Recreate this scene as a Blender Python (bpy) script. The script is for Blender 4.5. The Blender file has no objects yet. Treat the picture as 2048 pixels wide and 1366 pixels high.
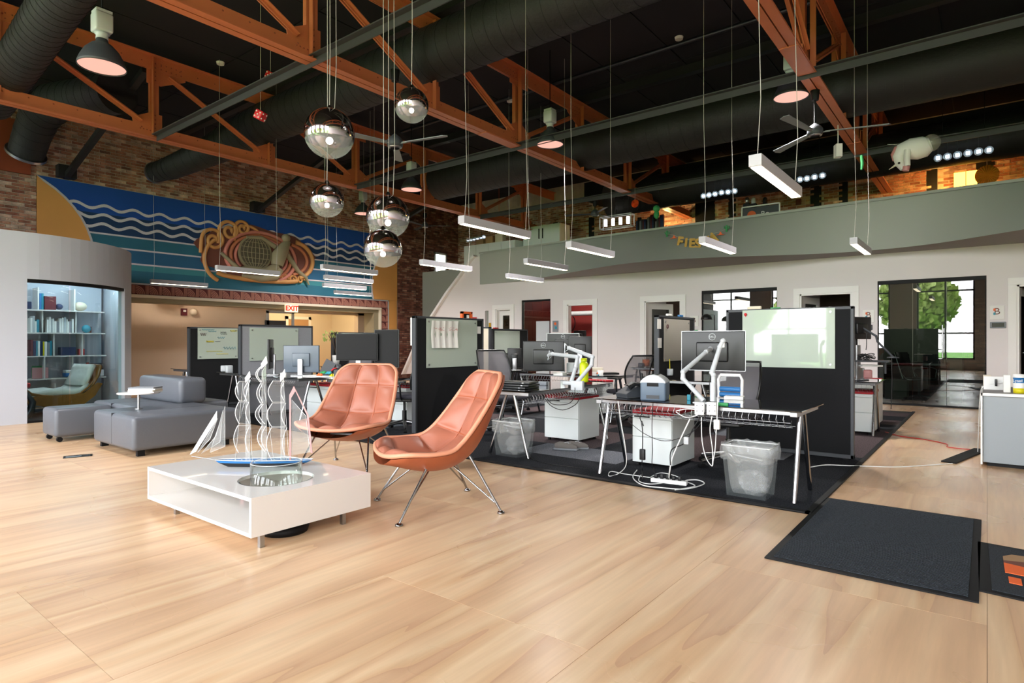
import bpy, bmesh, math, random
from mathutils import Vector, Matrix
random.seed(7)
S = bpy.context.scene
C = S.collection
PI = math.pi
sin, cos, rad = math.sin, math.cos, math.radians

# ------------------------------------------------------------------ camera, sky, exposure
CAM_H, TH, FPX = 1.2, rad(38.1), 1212.0
cd = bpy.data.cameras.new('camera'); cam = bpy.data.objects.new('camera', cd); C.objects.link(cam)
cam.location = (0, 0, CAM_H); cam.rotation_euler = (PI/2, 0, TH)
cd.sensor_width = 36; cd.lens = 36*FPX/2048; cd.clip_start = .05; cd.clip_end = 300
S.camera = cam
FW = Vector((-sin(TH), cos(TH), 0)); RT = Vector((cos(TH), sin(TH), 0))
def ray(px, py): return FW + RT*((px-1024)/FPX) + Vector((0, 0, (683-py)/FPX))
CO = Vector((0, 0, CAM_H))
def onZ(px, py, z=0.0): d = ray(px, py); return CO + d*((z-CAM_H)/d.z)     # a point of the place on a level plane
def onY(px, py, y): d = ray(px, py); return CO + d*(y/d.y)                 # ... on a plane of constant y
def onX(px, py, x): d = ray(px, py); return CO + d*(x/d.x)                 # ... on a plane of constant x

w = bpy.data.worlds.new('sky'); S.world = w; w.use_nodes = True
nt = w.node_tree; nt.nodes.clear()
o_ = nt.nodes.new('ShaderNodeOutputWorld'); bg = nt.nodes.new('ShaderNodeBackground'); bg.inputs[1].default_value = 16
tc = nt.nodes.new('ShaderNodeTexCoord'); sx = nt.nodes.new('ShaderNodeSeparateXYZ'); cr = nt.nodes.new('ShaderNodeValToRGB')
nt.links.new(tc.outputs['Generated'], sx.inputs[0]); nt.links.new(sx.outputs[2], cr.inputs[0]); nt.links.new(cr.outputs[0], bg.inputs[0]); nt.links.new(bg.outputs[0], o_.inputs[0])
cr.color_ramp.elements[0].position = 0.0; cr.color_ramp.elements[0].color = (.97, .97, .97, 1)
cr.color_ramp.elements[1].position = .8; cr.color_ramp.elements[1].color = (.80, .88, 1, 1)
S.view_settings.view_transform = 'Standard'; S.view_settings.look = 'None'; S.view_settings.gamma = 1
S.view_settings.exposure = 0.5; S.view_settings.use_curve_mapping = False
S.cycles.max_bounces = 9; S.cycles.diffuse_bounces = 5; S.cycles.glossy_bounces = 4; S.cycles.transmission_bounces = 7; S.cycles.transparent_max_bounces = 12
S.cycles.caustics_reflective = False; S.cycles.caustics_refractive = False; S.cycles.sample_clamp_indirect = 6; S.cycles.use_light_tree = True
S.cycles.use_denoising = True

# room extents
XL, XR, YF, YB, ZC = -15.2, 5.2, -4.4, 16.2, 6.15      # mural wall, right wall, window wall, back wall, ceiling
YO = 13.5                                              # office wall
FRONT_WIN = [(-14.6, -12.4), (-11.4, -9.4), (-8.4, -6.4), (-5.4, -3.4), (-2.4, -.4), (.6, 2.6), (3.3, 4.9)]  # leftmost opening is an unseen addition, letting more daylight onto the mural wall
WZ0, WZ1 = .45, 5.5
def portal(loc, rot, sx_, sy_):
    l = bpy.data.lights.new('window_portal', 'AREA'); l.shape = 'RECTANGLE'; l.size = sx_; l.size_y = sy_
    l.cycles.is_portal = True; l.energy = 0
    o = bpy.data.objects.new('window_portal', l); o.location = loc; o.rotation_euler = rot; C.objects.link(o)
for x0, x1 in FRONT_WIN: portal(((x0+x1)/2, YF-.02, (WZ0+WZ1)/2), (PI/2, 0, 0), x1-x0, WZ1-WZ0)
SIDE_WIN = []
for y0, y1 in SIDE_WIN: portal((XR+.02, (y0+y1)/2, (WZ0+WZ1)/2), (PI/2, 0, PI/2), y1-y0, WZ1-WZ0)

# ------------------------------------------------------------------ materials
def lin(h):
    h = h.lstrip('#'); v = [int(h[i:i+2], 16)/255 for i in (0, 2, 4)]
    return tuple((c/12.92 if c <= .04045 else ((c+.055)/1.055)**2.4) for c in v) + (1,)
MATS = {}
def mat(name, c='#808080', rough=.5, metal=0., emit=None, es=1., alpha=1., trans=0., coat=0., ior=1.45, noise=0., nscale=8., bump=0., bscale=60., spec=.5):
    if name in MATS: return MATS[name]
    m = bpy.data.materials.new(name); m.use_nodes = True; n = m.node_tree; b = n.nodes['Principled BSDF']
    col = lin(c); I = b.inputs
    I['Base Color'].default_value = col; I['Roughness'].default_value = rough; I['Metallic'].default_value = metal
    I['IOR'].default_value = ior; I['Transmission Weight'].default_value = trans; I['Alpha'].default_value = alpha
    I['Coat Weight'].default_value = coat; I['Specular IOR Level'].default_value = spec
    if emit: I['Emission Color'].default_value = lin(emit); I['Emission Strength'].default_value = es
    if noise:
        t = n.nodes.new('ShaderNodeTexCoord'); x = n.nodes.new('ShaderNodeTexNoise'); x.inputs['Scale'].default_value = nscale; x.inputs['Detail'].default_value = 5
        mx = n.nodes.new('ShaderNodeMix'); mx.data_type = 'RGBA'; mx.inputs[6].default_value = tuple(v*(1-noise) for v in col[:3])+(1,); mx.inputs[7].default_value = tuple(min(1, v*(1+noise)) for v in col[:3])+(1,)
        n.links.new(t.outputs['Object'], x.inputs['Vector']); n.links.new(x.outputs[0], mx.inputs[0]); n.links.new(mx.outputs[2], I['Base Color'])
    if bump:
        t = n.nodes.new('ShaderNodeTexCoord'); x = n.nodes.new('ShaderNodeTexNoise'); x.inputs['Scale'].default_value = bscale; x.inputs['Detail'].default_value = 3
        bp = n.nodes.new('ShaderNodeBump'); bp.inputs['Strength'].default_value = bump; bp.inputs['Distance'].default_value = .01
        n.links.new(t.outputs['Object'], x.inputs['Vector']); n.links.new(x.outputs[0], bp.inputs['Height']); n.links.new(bp.outputs[0], I['Normal'])
    MATS[name] = m; return m
def thin_glass(name, tint='#e8f4f0', refl=.1, rough=0.):
    """pane glass: mostly straight-through, with a fresnel reflection"""
    m = bpy.data.materials.new(name); m.use_nodes = True; n = m.node_tree; n.nodes.clear()
    o = n.nodes.new('ShaderNodeOutputMaterial'); mx = n.nodes.new('ShaderNodeMixShader'); t = n.nodes.new('ShaderNodeBsdfTransparent'); g = n.nodes.new('ShaderNodeBsdfGlossy')
    f = n.nodes.new('ShaderNodeFresnel'); f.inputs[0].default_value = 1.5; ad = n.nodes.new('ShaderNodeMath'); ad.operation = 'ADD'; ad.inputs[1].default_value = refl; ad.use_clamp = True
    t.inputs[0].default_value = lin(tint); g.inputs['Roughness'].default_value = rough
    gm = n.nodes.new('ShaderNodeNewGeometry'); ii = n.nodes.new('ShaderNodeMapRange'); ii.inputs[3].default_value = 1.5; ii.inputs[4].default_value = 1/1.5; n.links.new(gm.outputs['Backfacing'], ii.inputs[0]); n.links.new(ii.outputs[0], f.inputs[0])
    n.links.new(f.outputs[0], ad.inputs[0]); n.links.new(ad.outputs[0], mx.inputs[0]); n.links.new(t.outputs[0], mx.inputs[1]); n.links.new(g.outputs[0], mx.inputs[2]); n.links.new(mx.outputs[0], o.inputs[0])
    MATS[name] = m; return m
def milky(name, c, fac, rough=.3):
    """cloudy plastic film: part clear, part scattering"""
    m = bpy.data.materials.new(name); m.use_nodes = True; n = m.node_tree; n.nodes.clear(); N = n.nodes.new
    o = N('ShaderNodeOutputMaterial'); t = N('ShaderNodeBsdfTransparent'); d = N('ShaderNodeBsdfDiffuse'); tr = N('ShaderNodeBsdfTranslucent'); g = N('ShaderNodeBsdfGlossy'); a = N('ShaderNodeMixShader'); b = N('ShaderNodeMixShader'); e = N('ShaderNodeMixShader')
    d.inputs[0].default_value = tr.inputs[0].default_value = lin(c); g.inputs['Roughness'].default_value = rough; a.inputs[0].default_value = .5; b.inputs[0].default_value = .12; e.inputs[0].default_value = fac
    L = n.links.new; L(d.outputs[0], a.inputs[1]); L(tr.outputs[0], a.inputs[2]); L(a.outputs[0], b.inputs[1]); L(g.outputs[0], b.inputs[2]); L(t.outputs[0], e.inputs[1]); L(b.outputs[0], e.inputs[2]); L(e.outputs[0], o.inputs[0]); MATS[name] = m
def ramp_mat(name, stops, src, rough=.8, bump=0., gap=0., scale=8.):
    """colour by a random value per object ('obj') or per island ('isl'), with grain noise"""
    m = bpy.data.materials.new(name); m.use_nodes = True; n = m.node_tree; b = n.nodes['Principled BSDF']; b.inputs['Roughness'].default_value = rough
    if src == 'obj': r = n.nodes.new('ShaderNodeObjectInfo').outputs['Random']
    else: r = n.nodes.new('ShaderNodeNewGeometry').outputs['Random Per Island']
    cr = n.nodes.new('ShaderNodeValToRGB'); cr.color_ramp.interpolation = 'LINEAR'
    for i, (p, c) in enumerate(stops):
        e = cr.color_ramp.elements[i] if i < 2 else cr.color_ramp.elements.new(p)
        e.position = p; e.color = lin(c)
    g = n.nodes.new('ShaderNodeNewGeometry'); x = n.nodes.new('ShaderNodeTexNoise'); x.inputs['Scale'].default_value = scale; x.inputs['Detail'].default_value = 6
    n.links.new(g.outputs['Position'], x.inputs['Vector'])
    mr = n.nodes.new('ShaderNodeMapRange'); mr.inputs[1].default_value = .3; mr.inputs[2].default_value = .7; mr.inputs[3].default_value = .55; mr.inputs[4].default_value = 1.35
    mx = n.nodes.new('ShaderNodeVectorMath'); mx.operation = 'SCALE'
    n.links.new(r, cr.inputs[0]); n.links.new(x.outputs[0], mr.inputs[0]); n.links.new(cr.outputs[0], mx.inputs[0]); n.links.new(mr.outputs[0], mx.inputs['Scale']); n.links.new(mx.outputs[0], b.inputs['Base Color'])
    if bump:
        bp = n.nodes.new('ShaderNodeBump'); bp.inputs['Strength'].default_value = bump; bp.inputs['Distance'].default_value = .02
        x2 = n.nodes.new('ShaderNodeTexNoise'); x2.inputs['Scale'].default_value = 40; n.links.new(g.outputs['Position'], x2.inputs['Vector'])
        n.links.new(x2.outputs[0], bp.inputs['Height']); n.links.new(bp.outputs[0], b.inputs['Normal'])
    MATS[name] = m; return m

def plywood():
    m = bpy.data.materials.new('plywood'); m.use_nodes = True; n = m.node_tree; b = n.nodes['Principled BSDF']; L = n.links.new
    b.inputs['Roughness'].default_value = .27; b.inputs['Coat Weight'].default_value = .12; b.inputs['Coat Roughness'].default_value = .2
    g = n.nodes.new('ShaderNodeNewGeometry'); oi = n.nodes.new('ShaderNodeObjectInfo')
    of = n.nodes.new('ShaderNodeVectorMath'); of.operation = 'SCALE'; of.inputs[0].default_value = (37, 61, 13); L(oi.outputs['Random'], of.inputs['Scale'])
    ad = n.nodes.new('ShaderNodeVectorMath'); ad.operation = 'ADD'; L(g.outputs['Position'], ad.inputs[0]); L(of.outputs[0], ad.inputs[1])
    mp = n.nodes.new('ShaderNodeMapping'); mp.inputs['Scale'].default_value = (2.3, .21, 1); L(ad.outputs[0], mp.inputs[0])
    no = n.nodes.new('ShaderNodeTexNoise'); no.inputs['Scale'].default_value = .9; no.inputs['Detail'].default_value = 3.2; no.inputs['Roughness'].default_value = .48; no.inputs['Distortion'].default_value = .35; L(mp.outputs[0], no.inputs['Vector'])
    mu = n.nodes.new('ShaderNodeMath'); mu.operation = 'MULTIPLY'; mu.inputs[1].default_value = 6; L(no.outputs[0], mu.inputs[0])
    fr = n.nodes.new('ShaderNodeMath'); fr.operation = 'FRACT'; L(mu.outputs[0], fr.inputs[0])
    cr = n.nodes.new('ShaderNodeValToRGB'); L(fr.outputs[0], cr.inputs[0])
    for i, (p, c) in enumerate([(0, '#caa280'), (.06, '#d3ae8a'), (.35, '#deba94'), (.75, '#e6c8a2'), (.97, '#d9b48c')]):
        e = cr.color_ramp.elements[i] if i < 2 else cr.color_ramp.elements.new(p); e.position = p; e.color = lin(c)
    mp2 = n.nodes.new('ShaderNodeMapping'); mp2.inputs['Scale'].default_value = (26, 1.6, 1); L(ad.outputs[0], mp2.inputs[0])
    n2 = n.nodes.new('ShaderNodeTexNoise'); n2.inputs['Scale'].default_value = 1.6; n2.inputs['Detail'].default_value = 4; L(mp2.outputs[0], n2.inputs['Vector'])
    n3 = n.nodes.new('ShaderNodeTexNoise'); n3.inputs['Scale'].default_value = .8; n3.inputs['Detail'].default_value = 3; L(g.outputs['Position'], n3.inputs['Vector'])
    def mr(src, a, bb):
        q = n.nodes.new('ShaderNodeMapRange'); q.inputs[1].default_value = .3; q.inputs[2].default_value = .7; q.inputs[3].default_value = a; q.inputs[4].default_value = bb; L(src, q.inputs[0]); return q.outputs[0]
    ml = n.nodes.new('ShaderNodeMath'); ml.operation = 'MULTIPLY'; L(mr(n2.outputs[0], .93, 1.05), ml.inputs[0]); L(mr(n3.outputs[0], .9, 1.06), ml.inputs[1])
    sc = n.nodes.new('ShaderNodeVectorMath'); sc.operation = 'SCALE'; L(cr.outputs[0], sc.inputs[0]); L(ml.outputs[0], sc.inputs['Scale'])
    tn = n.nodes.new('ShaderNodeMix'); tn.data_type = 'RGBA'; tn.blend_type = 'MULTIPLY'; tn.inputs[0].default_value = 1; L(sc.outputs[0], tn.inputs[6]); tn.inputs[7].default_value = (.92, .88, .85, 1)
    L(tn.outputs[2], b.inputs['Base Color'])
    L(mr(n3.outputs[0], .24, .36), b.inputs['Roughness'])
    MATS['plywood'] = m; return m
plywood()
def ribbed():
    m = mat('mat_rib', '#23272d', .95); n = m.node_tree; b = n.nodes['Principled BSDF']; L = n.links.new
    g = n.nodes.new('ShaderNodeNewGeometry'); x = n.nodes.new('ShaderNodeTexNoise'); x.inputs['Scale'].default_value = 160; L(g.outputs['Position'], x.inputs['Vector'])
    cr = n.nodes.new('ShaderNodeValToRGB'); cr.color_ramp.elements[0].position = .35; cr.color_ramp.elements[0].color = lin('#0e1114'); cr.color_ramp.elements[1].position = .7; cr.color_ramp.elements[1].color = lin('#2e343b'); L(x.outputs[0], cr.inputs[0]); L(cr.outputs[0], b.inputs['Base Color'])
ribbed()
def carpet(name, stops):
    m = bpy.data.materials.new(name); m.use_nodes = True; n = m.node_tree; b = n.nodes['Principled BSDF']; L = n.links.new
    b.inputs['Roughness'].default_value = 1; b.inputs['Specular IOR Level'].default_value = .1
    g = n.nodes.new('ShaderNodeNewGeometry'); x = n.nodes.new('ShaderNodeTexNoise'); x.inputs['Scale'].default_value = 90; x.inputs['Detail'].default_value = 2; L(g.outputs['Position'], x.inputs['Vector'])
    cr = n.nodes.new('ShaderNodeValToRGB'); cr.color_ramp.elements[0].position = .35; cr.color_ramp.elements[0].color = lin(stops[0]); cr.color_ramp.elements[1].position = .68; cr.color_ramp.elements[1].color = lin(stops[1]); L(x.outputs[0], cr.inputs[0]); L(cr.outputs[0], b.inputs['Base Color'])
    bp = n.nodes.new('ShaderNodeBump'); bp.inputs['Strength'].default_value = .5; bp.inputs['Distance'].default_value = .01; L(x.outputs[0], bp.inputs['Height']); L(bp.outputs[0], b.inputs['Normal'])
    MATS[name] = m
carpet('carpet_dark', ('#17181b', '#36383d')); carpet('carpet_light', ('#50535a', '#85888f')); carpet('carpet_brown', ('#3a3234', '#64585a'))
BR = [(0, '#85503f'), (.3, '#a06c55'), (.6, '#b3846d'), (.85, '#cfb4a0'), (1, '#6d3f33')]
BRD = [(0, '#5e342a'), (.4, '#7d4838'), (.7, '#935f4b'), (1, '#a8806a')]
ramp_mat('brick_one', BR, 'obj', .9, .6, scale=5); ramp_mat('brick_many', BR, 'isl', .9, .6, scale=5)
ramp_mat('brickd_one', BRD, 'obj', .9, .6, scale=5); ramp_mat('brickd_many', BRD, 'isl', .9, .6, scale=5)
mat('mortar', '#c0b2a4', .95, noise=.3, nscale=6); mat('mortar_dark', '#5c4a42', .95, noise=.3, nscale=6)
mat('white_wall', '#dad4d4', .6, noise=.02, nscale=2); mat('white_wall2', '#bcc1cc', .6); mat('sage', '#9a9f96', .55); mat('soffit_grey', '#8a8684', .7)
mat('trim_white', '#e6e4e2', .4); mat('ceil_black', '#17151a', .9); mat('black_paint', '#1b1a1c', .55, noise=.2, nscale=4, bump=.2, bscale=30); mat('duct', '#201f20', .6, bump=.6, bscale=25)
mat('strut_grey', '#3b3a3c', .45)
mat('rust', '#bd6b45', .42, noise=.1, nscale=5); mat('rust_dark', '#8a4127', .45); mat('tan', '#b08a63', .7); mat('beige_wall', '#cfbca6', .7); mat('olive', '#8c8268', .55)
mat('chrome', '#a4a6aa', .12, 1.); mat('steel', '#a9abae', .3, 1.); mat('dark_metal', '#3c3e42', .35, .8); mat('black_plastic', '#141516', .35); mat('black_matte', '#0c0c0e', .6, spec=.3)
mat('dark_grey', '#3a3d42', .5); mat('mid_grey', '#7d8288', .5); mat('light_grey', '#b9bec2', .4); mat('white_gloss', '#dedad5', .22, coat=.4); mat('white_plastic', '#e8e8e6', .35)
mat('white_cab', '#d9dfdf', .4); mat('red_cushion', '#a81f2a', .7); mat('fabric_black', '#101114', .95, bump=.4, bscale=300, noise=.15, nscale=200); mat('fabric_grey', '#8c8e94', .95, noise=.2, nscale=150)
mat('glassboard', '#b2beb2', .04, coat=.25, spec=.5); mat('glassboard2', '#b9b4aa', .05, coat=1.)
mat('lamp_tube', '#ffffff', .5, emit='#fff4ee', es=2.5); mat('exit_red', '#c8200f', .4, emit='#e0280f', es=.6)
mat('black_glass', '#070809', .03, coat=1., spec=.8); mat('screen', '#0b0c0e', .12, coat=.5)
mat('orange_leather', '#a0604a', .42, noise=.08, nscale=6, bump=.08, bscale=200); mat('orange_shell', '#a85a38', .45, noise=.08, nscale=4); mat('orange_pipe', '#cc8a6c', .5)
mat('grey_vinyl', '#595d64', .36, noise=.05, nscale=3, bump=.08, bscale=60)
mat('cushion_white', '#d4d3cb', .5); mat('walnut', '#8a5a24', .35, noise=.35, nscale=7)
mat('mesh_grey', '#77757a', .8, alpha=.75); mat('seat_dark', '#2c2b33', .9); mat('mesh_black', '#232326', .8, alpha=.85)
mat('paper', '#e7e6e2', .7); mat('orange', '#e2632a', .6); mat('yellow', '#d6c81c', .4); mat('green', '#2f8a4d', .6); mat('red', '#c8242a', .4); mat('blue', '#2b6da8', .4); mat('navy', '#1c2f55', .4)
mat('teal', '#2a8aa0', .5); mat('gold', '#b38a1f', .5); mat('pink', '#c78a8a', .5); mat('terracotta', '#b5623a', .7); mat('maroon', '#5a1c26', .5); mat('cream', '#d8cdb8', .6)
mat('red_room', '#8c2f2c', .7, noise=.05); mat('cork', '#9b7a58', .9)
mat('lamp_white', '#ffffff', .5, emit='#ffeccb', es=7.5); mat('lamp_strip', '#ffffff', .5, emit='#f3fbff', es=26); mat('housing_grey', '#b4b2b8', .45); mat('cable_white', '#a8a49c', .6); mat('lamp_pink', '#7a5050', .5, emit='#ffb9a6', es=.75); mat('lamp_bulb', '#ffffff', .4, emit='#fff7e6', es=10)
mat('lamp_orange', '#ffb850', .6, emit='#ffae3e', es=5.5); mat('globe_glow', '#cfe6ff', .3, emit='#cfe2ff', es=3); mat('exit_glow', '#ffe0c0', .5, emit='#ffdcb4', es=.7)
mat('mirror_ball', '#cfc9d0', .07, 1.)
thin_glass('pane', '#e6f2ee', .03); thin_glass('pane_blue', '#d6eeee', .02); thin_glass('pane_dark', '#b4bcb6', .05); thin_glass('clear_glass', '#fafdfc', .0); milky('globe_clear', '#dfe8e0', .26, .05)
milky('bag', '#e4e8e8', .22, .2); milky('bin_plastic', '#b9c4c4', .13, .1); thin_glass('window_clear', '#f4faf8', .0)
mat('acrylic', '#f4fafc', .02, trans=1., ior=1.3)
milky('acrylic_sheet', '#eef4f6', .16, .05); mat('acrylic_edge', '#f2f4f4', .1, alpha=.75)
mat('grass', '#5a8a2a', .9, noise=.3, nscale=2); mat('leaf', '#a3b262', .7, noise=.4, nscale=3); mat('bark', '#4a3a2c', .9)

# ------------------------------------------------------------------ mesh building
ROOTM = {}
class MB:
    def __init__(s, M=None): s.v = []; s.f = []; s.sm = []; s.M = M
    def add(s, vs, fs, smooth=False, M=None):
        k = len(s.v); m = M
        if s.M is not None: m = s.M @ m if m is not None else s.M
        s.v += [tuple(m @ Vector(p)) for p in vs] if m is not None else [tuple(p) for p in vs]
        s.f += [tuple(i+k for i in f) for f in fs]; s.sm += [smooth]*len(fs); return s
    def bb(s, x0, x1, y0, y1, z0, z1, M=None):
        return s.add([(x0,y0,z0),(x1,y0,z0),(x1,y1,z0),(x0,y1,z0),(x0,y0,z1),(x1,y0,z1),(x1,y1,z1),(x0,y1,z1)],
                     [(0,3,2,1),(4,5,6,7),(0,1,5,4),(1,2,6,5),(2,3,7,6),(3,0,4,7)], M=M)
    def box(s, c, d, rz=0, M=None):
        m = Matrix.Translation(c) @ Matrix.Rotation(rz, 4, 'Z')
        if M is not None: m = m @ M
        return s.bb(-d[0]/2, d[0]/2, -d[1]/2, d[1]/2, -d[2]/2, d[2]/2, M=m)
    def rbox(s, c, d, r=.02, n=3, rz=0, M=None):
        """box with rounded edges (all)"""
        bm = bmesh.new(); bmesh.ops.create_cube(bm, size=1); bmesh.ops.scale(bm, vec=d, verts=bm.verts)
        bmesh.ops.bevel(bm, geom=bm.edges[:], offset=r, segments=n, affect='EDGES', profile=.5)
        m = Matrix.Translation(c) @ Matrix.Rotation(rz, 4, 'Z')
        if M is not None: m = m @ M
        bm.verts.index_update()
        s.add([v.co.copy() for v in bm.verts], [[v.index for v in f.verts] for f in bm.faces], True, m); bm.free(); return s
    def bar(s, a, b, w_, h_, up=(0,0,1)):
        a, b = Vector(a), Vector(b); d = b-a; L = d.length
        if L < 1e-6: return s
        y = d/L; u = Vector(up)
        if abs(y.dot(u)) > .99: u = Vector((1, 0, 0))
        x = y.cross(u).normalized(); z = x.cross(y)
        m = Matrix((x, y, z)).transposed().to_4x4(); m.translation = a
        return s.bb(-w_/2, w_/2, 0, L, -h_/2, h_/2, M=m)
    def tube(s, pts, r, n=8, caps=True, closed=False):
        P = [Vector(p) for p in pts]; N = len(P)
        if not isinstance(r, (list, tuple)): r = [r]*N
        T = []
        for i in range(N):
            if closed: t = P[(i+1) % N]-P[i-1]
            else: t = P[min(i+1, N-1)]-P[max(i-1, 0)]
            T.append(t.normalized() if t.length > 1e-9 else Vector((0, 0, 1)))
        u = T[0].orthogonal().normalized(); vs = []
        for i in range(N):
            u = (u - T[i]*u.dot(T[i]));  u = u.normalized() if u.length > 1e-6 else T[i].orthogonal().normalized()
            v = T[i].cross(u)
            for k in range(n):
                a = 2*PI*k/n; vs.append(P[i]+(u*cos(a)+v*sin(a))*r[i])
        fs = []
        for i in range(N if closed else N-1):
            j = (i+1) % N
            for k in range(n): fs.append((i*n+k, i*n+(k+1) % n, j*n+(k+1) % n, j*n+k))
        s.add(vs, fs, True)
        if caps and not closed: s.add([vs[k] for k in range(n)], [tuple(reversed(range(n)))]); s.add([vs[(N-1)*n+k] for k in range(n)], [tuple(range(n))])
        return s
    def cyl(s, a, b, r, r2=None, n=16, caps=True): return s.tube([a, b], [r, r if r2 is None else r2], n, caps)
    def lathe(s, prof, c=(0, 0, 0), n=24, M=None, smooth=True):
        vs = []; fs = []
        for r, z in prof:
            for k in range(n): a = 2*PI*k/n; vs.append((r*cos(a), r*sin(a), z))
        for i in range(len(prof)-1):
            for k in range(n): fs.append((i*n+k, i*n+(k+1) % n, (i+1)*n+(k+1) % n, (i+1)*n+k))
        m = Matrix.Translation(c)
        if M is not None: m = m @ M
        return s.add(vs, fs, smooth, m)
    def ball(s, c, r, n=20, m_=12, sc=(1, 1, 1), lo=-90, hi=90):
        pr = [(max(1e-4, r*cos(rad(lo+(hi-lo)*i/m_))), r*sin(rad(lo+(hi-lo)*i/m_))) for i in range(m_+1)]
        return s.lathe(pr, c, n, M=Matrix.Diagonal((sc[0], sc[1], sc[2], 1)))
    def prism(s, poly, d0, d1, M=None):
        """2-D polygon (x,z) pushed along y from d0 to d1"""
        n = len(poly); vs = [(x, d0, z) for x, z in poly]+[(x, d1, z) for x, z in poly]
        fs = [tuple(range(n)), tuple(range(2*n-1, n-1, -1))]+[(i, i+n, (i+1) % n+n, (i+1) % n) for i in range(n)]
        return s.add(vs, fs, M=M)
    def grid(s, rows, smooth=True, flip=False):
        R, K = len(rows), len(rows[0]); vs = [p for r in rows for p in r]; fs = []
        for i in range(R-1):
            for k in range(K-1):
                f = (i*K+k, i*K+k+1, (i+1)*K+k+1, (i+1)*K+k); fs.append(f[::-1] if flip else f)
        return s.add(vs, fs, smooth)
    def mesh(s, name):
        me = bpy.data.meshes.new(name); me.from_pydata(s.v, [], s.f); me.polygons.foreach_set('use_smooth', s.sm); me.update(); return me
    def build(s, name, m, parent=None, world=True, bevel=0, thick=0, label=None):
        if parent is not None and world and parent.name in ROOTM:
            inv = ROOTM[parent.name].inverted(); s.v = [tuple(inv @ Vector(p)) for p in s.v]
        me = s.mesh(name); me.materials.append(MATS[m]); o = bpy.data.objects.new(name, me); C.objects.link(o)
        if parent is not None:
            o.parent = parent
            if parent.name in ROOTM: ROOTM[o.name] = ROOTM[parent.name]
        if thick: md = o.modifiers.new('s', 'SOLIDIFY'); md.thickness = thick; md.offset = 0
        if bevel: md = o.modifiers.new('b', 'BEVEL'); md.width = bevel; md.segments = 2; md.limit_method = 'ANGLE'; md.angle_limit = rad(40)
        if label: o['label'] = label
        return o
def tag(o, label, cat, group=None, kind=None):
    o['label'] = label; o['category'] = cat
    if group: o['group'] = group
    if kind: o['kind'] = kind
    return o
def thing(name, label, cat, loc=(0, 0, 0), rz=0, group=None, kind=None):
    o = bpy.data.objects.new(name, None); C.objects.link(o); o.empty_display_size = .1
    o.location = loc; o.rotation_euler = (0, 0, rz); tag(o, label, cat, group, kind)
    ROOTM[o.name] = Matrix.Translation(loc) @ Matrix.Rotation(rz, 4, 'Z'); return o
def dup(root, loc, rz, label, group=None):
    def cp(o, par):
        c = o.copy(); C.objects.link(c)
        if par is not None: c.parent = par
        for ch in list(o.children): cp(ch, c)
        return c
    r = cp(root, None); r.location = loc; r.rotation_euler = (0, 0, rz); r['label'] = label
    if group: r['group'] = group
    ROOTM[r.name] = Matrix.Translation(loc) @ Matrix.Rotation(rz, 4, 'Z'); return r
def text(body, size, M, m, parent, name='lettering', ext=.002, align='CENTER', bold=0):
    cu = bpy.data.curves.new(name, 'FONT'); cu.body = body; cu.size = size; cu.extrude = ext; cu.align_x = align; cu.align_y = 'CENTER'; cu.resolution_u = 3; cu.offset = bold
    o = bpy.data.objects.new(name, cu); dg = bpy.context.evaluated_depsgraph_get
    C.objects.link(o); me = bpy.data.meshes.new_from_object(o.evaluated_get(dg())); bpy.data.objects.remove(o)
    o = bpy.data.objects.new(name, me); C.objects.link(o); me.materials.clear(); me.materials.append(MATS[m])
    if parent is not None:
        if parent.name in ROOTM: M = ROOTM[parent.name].inverted() @ M
        o.parent = parent
    me.transform(M); return o
def face(loc, rz=0, tilt=0):
    """matrix whose x is along the writing, z up, writing facing -y turned by rz"""
    return Matrix.Translation(loc) @ Matrix.Rotation(rz, 4, 'Z') @ Matrix.Rotation(PI/2-tilt, 4, 'X')

# ================================================================== THE SETTING
def struct(name, bm, m, label, cat='wall', **k):
    o = bm.build(name, m, **k); tag(o, label, cat, kind='structure'); return o
# ---- floor: plywood sheets on a sub-floor
fl = struct('floor', MB().bb(-19.6, XR+.3, YF-.2, YB+.3, -.3, -.012), 'black_matte', 'floor of pale varnished plywood sheets', 'floor')
sheet = MB().bb(.0008, 1.2192, .0008, 2.4392, -.0118, 0).mesh('plywood_sheet'); sheet.materials.append(MATS['plywood'])
i = 0
x = -17.08-2.44
while x < XR:
    y = 2.04-2.44*3 + (0 if i % 2 == 0 else 0)
    while y < YB:
        o = bpy.data.objects.new('plywood_sheet', sheet); C.objects.link(o); o.parent = fl; o.location = (x, y-(1.22 if i % 2 else 0), 0)
        y += 2.44
    x += 1.22; i += 1
# ---- ceiling: black panels
ce = struct('ceiling', MB().bb(XL-.3, XR+.3, YF-.2, YB+.3, ZC+.02, ZC+.3), 'black_matte', 'black painted panelled roof deck high above the office', 'ceiling')
pan = MB().bb(.012, 1.208, .012, 2.428, 0, .02).mesh('panel'); pan.materials.append(MATS['ceil_black'])
x = XL
while x < XR:
    y = YF
    while y < YB:
        o = bpy.data.objects.new('panel', pan); C.objects.link(o); o.parent = ce; o.location = (x, y, ZC+random.uniform(-.004, .004)); y += 2.44
    x += 1.22

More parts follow.
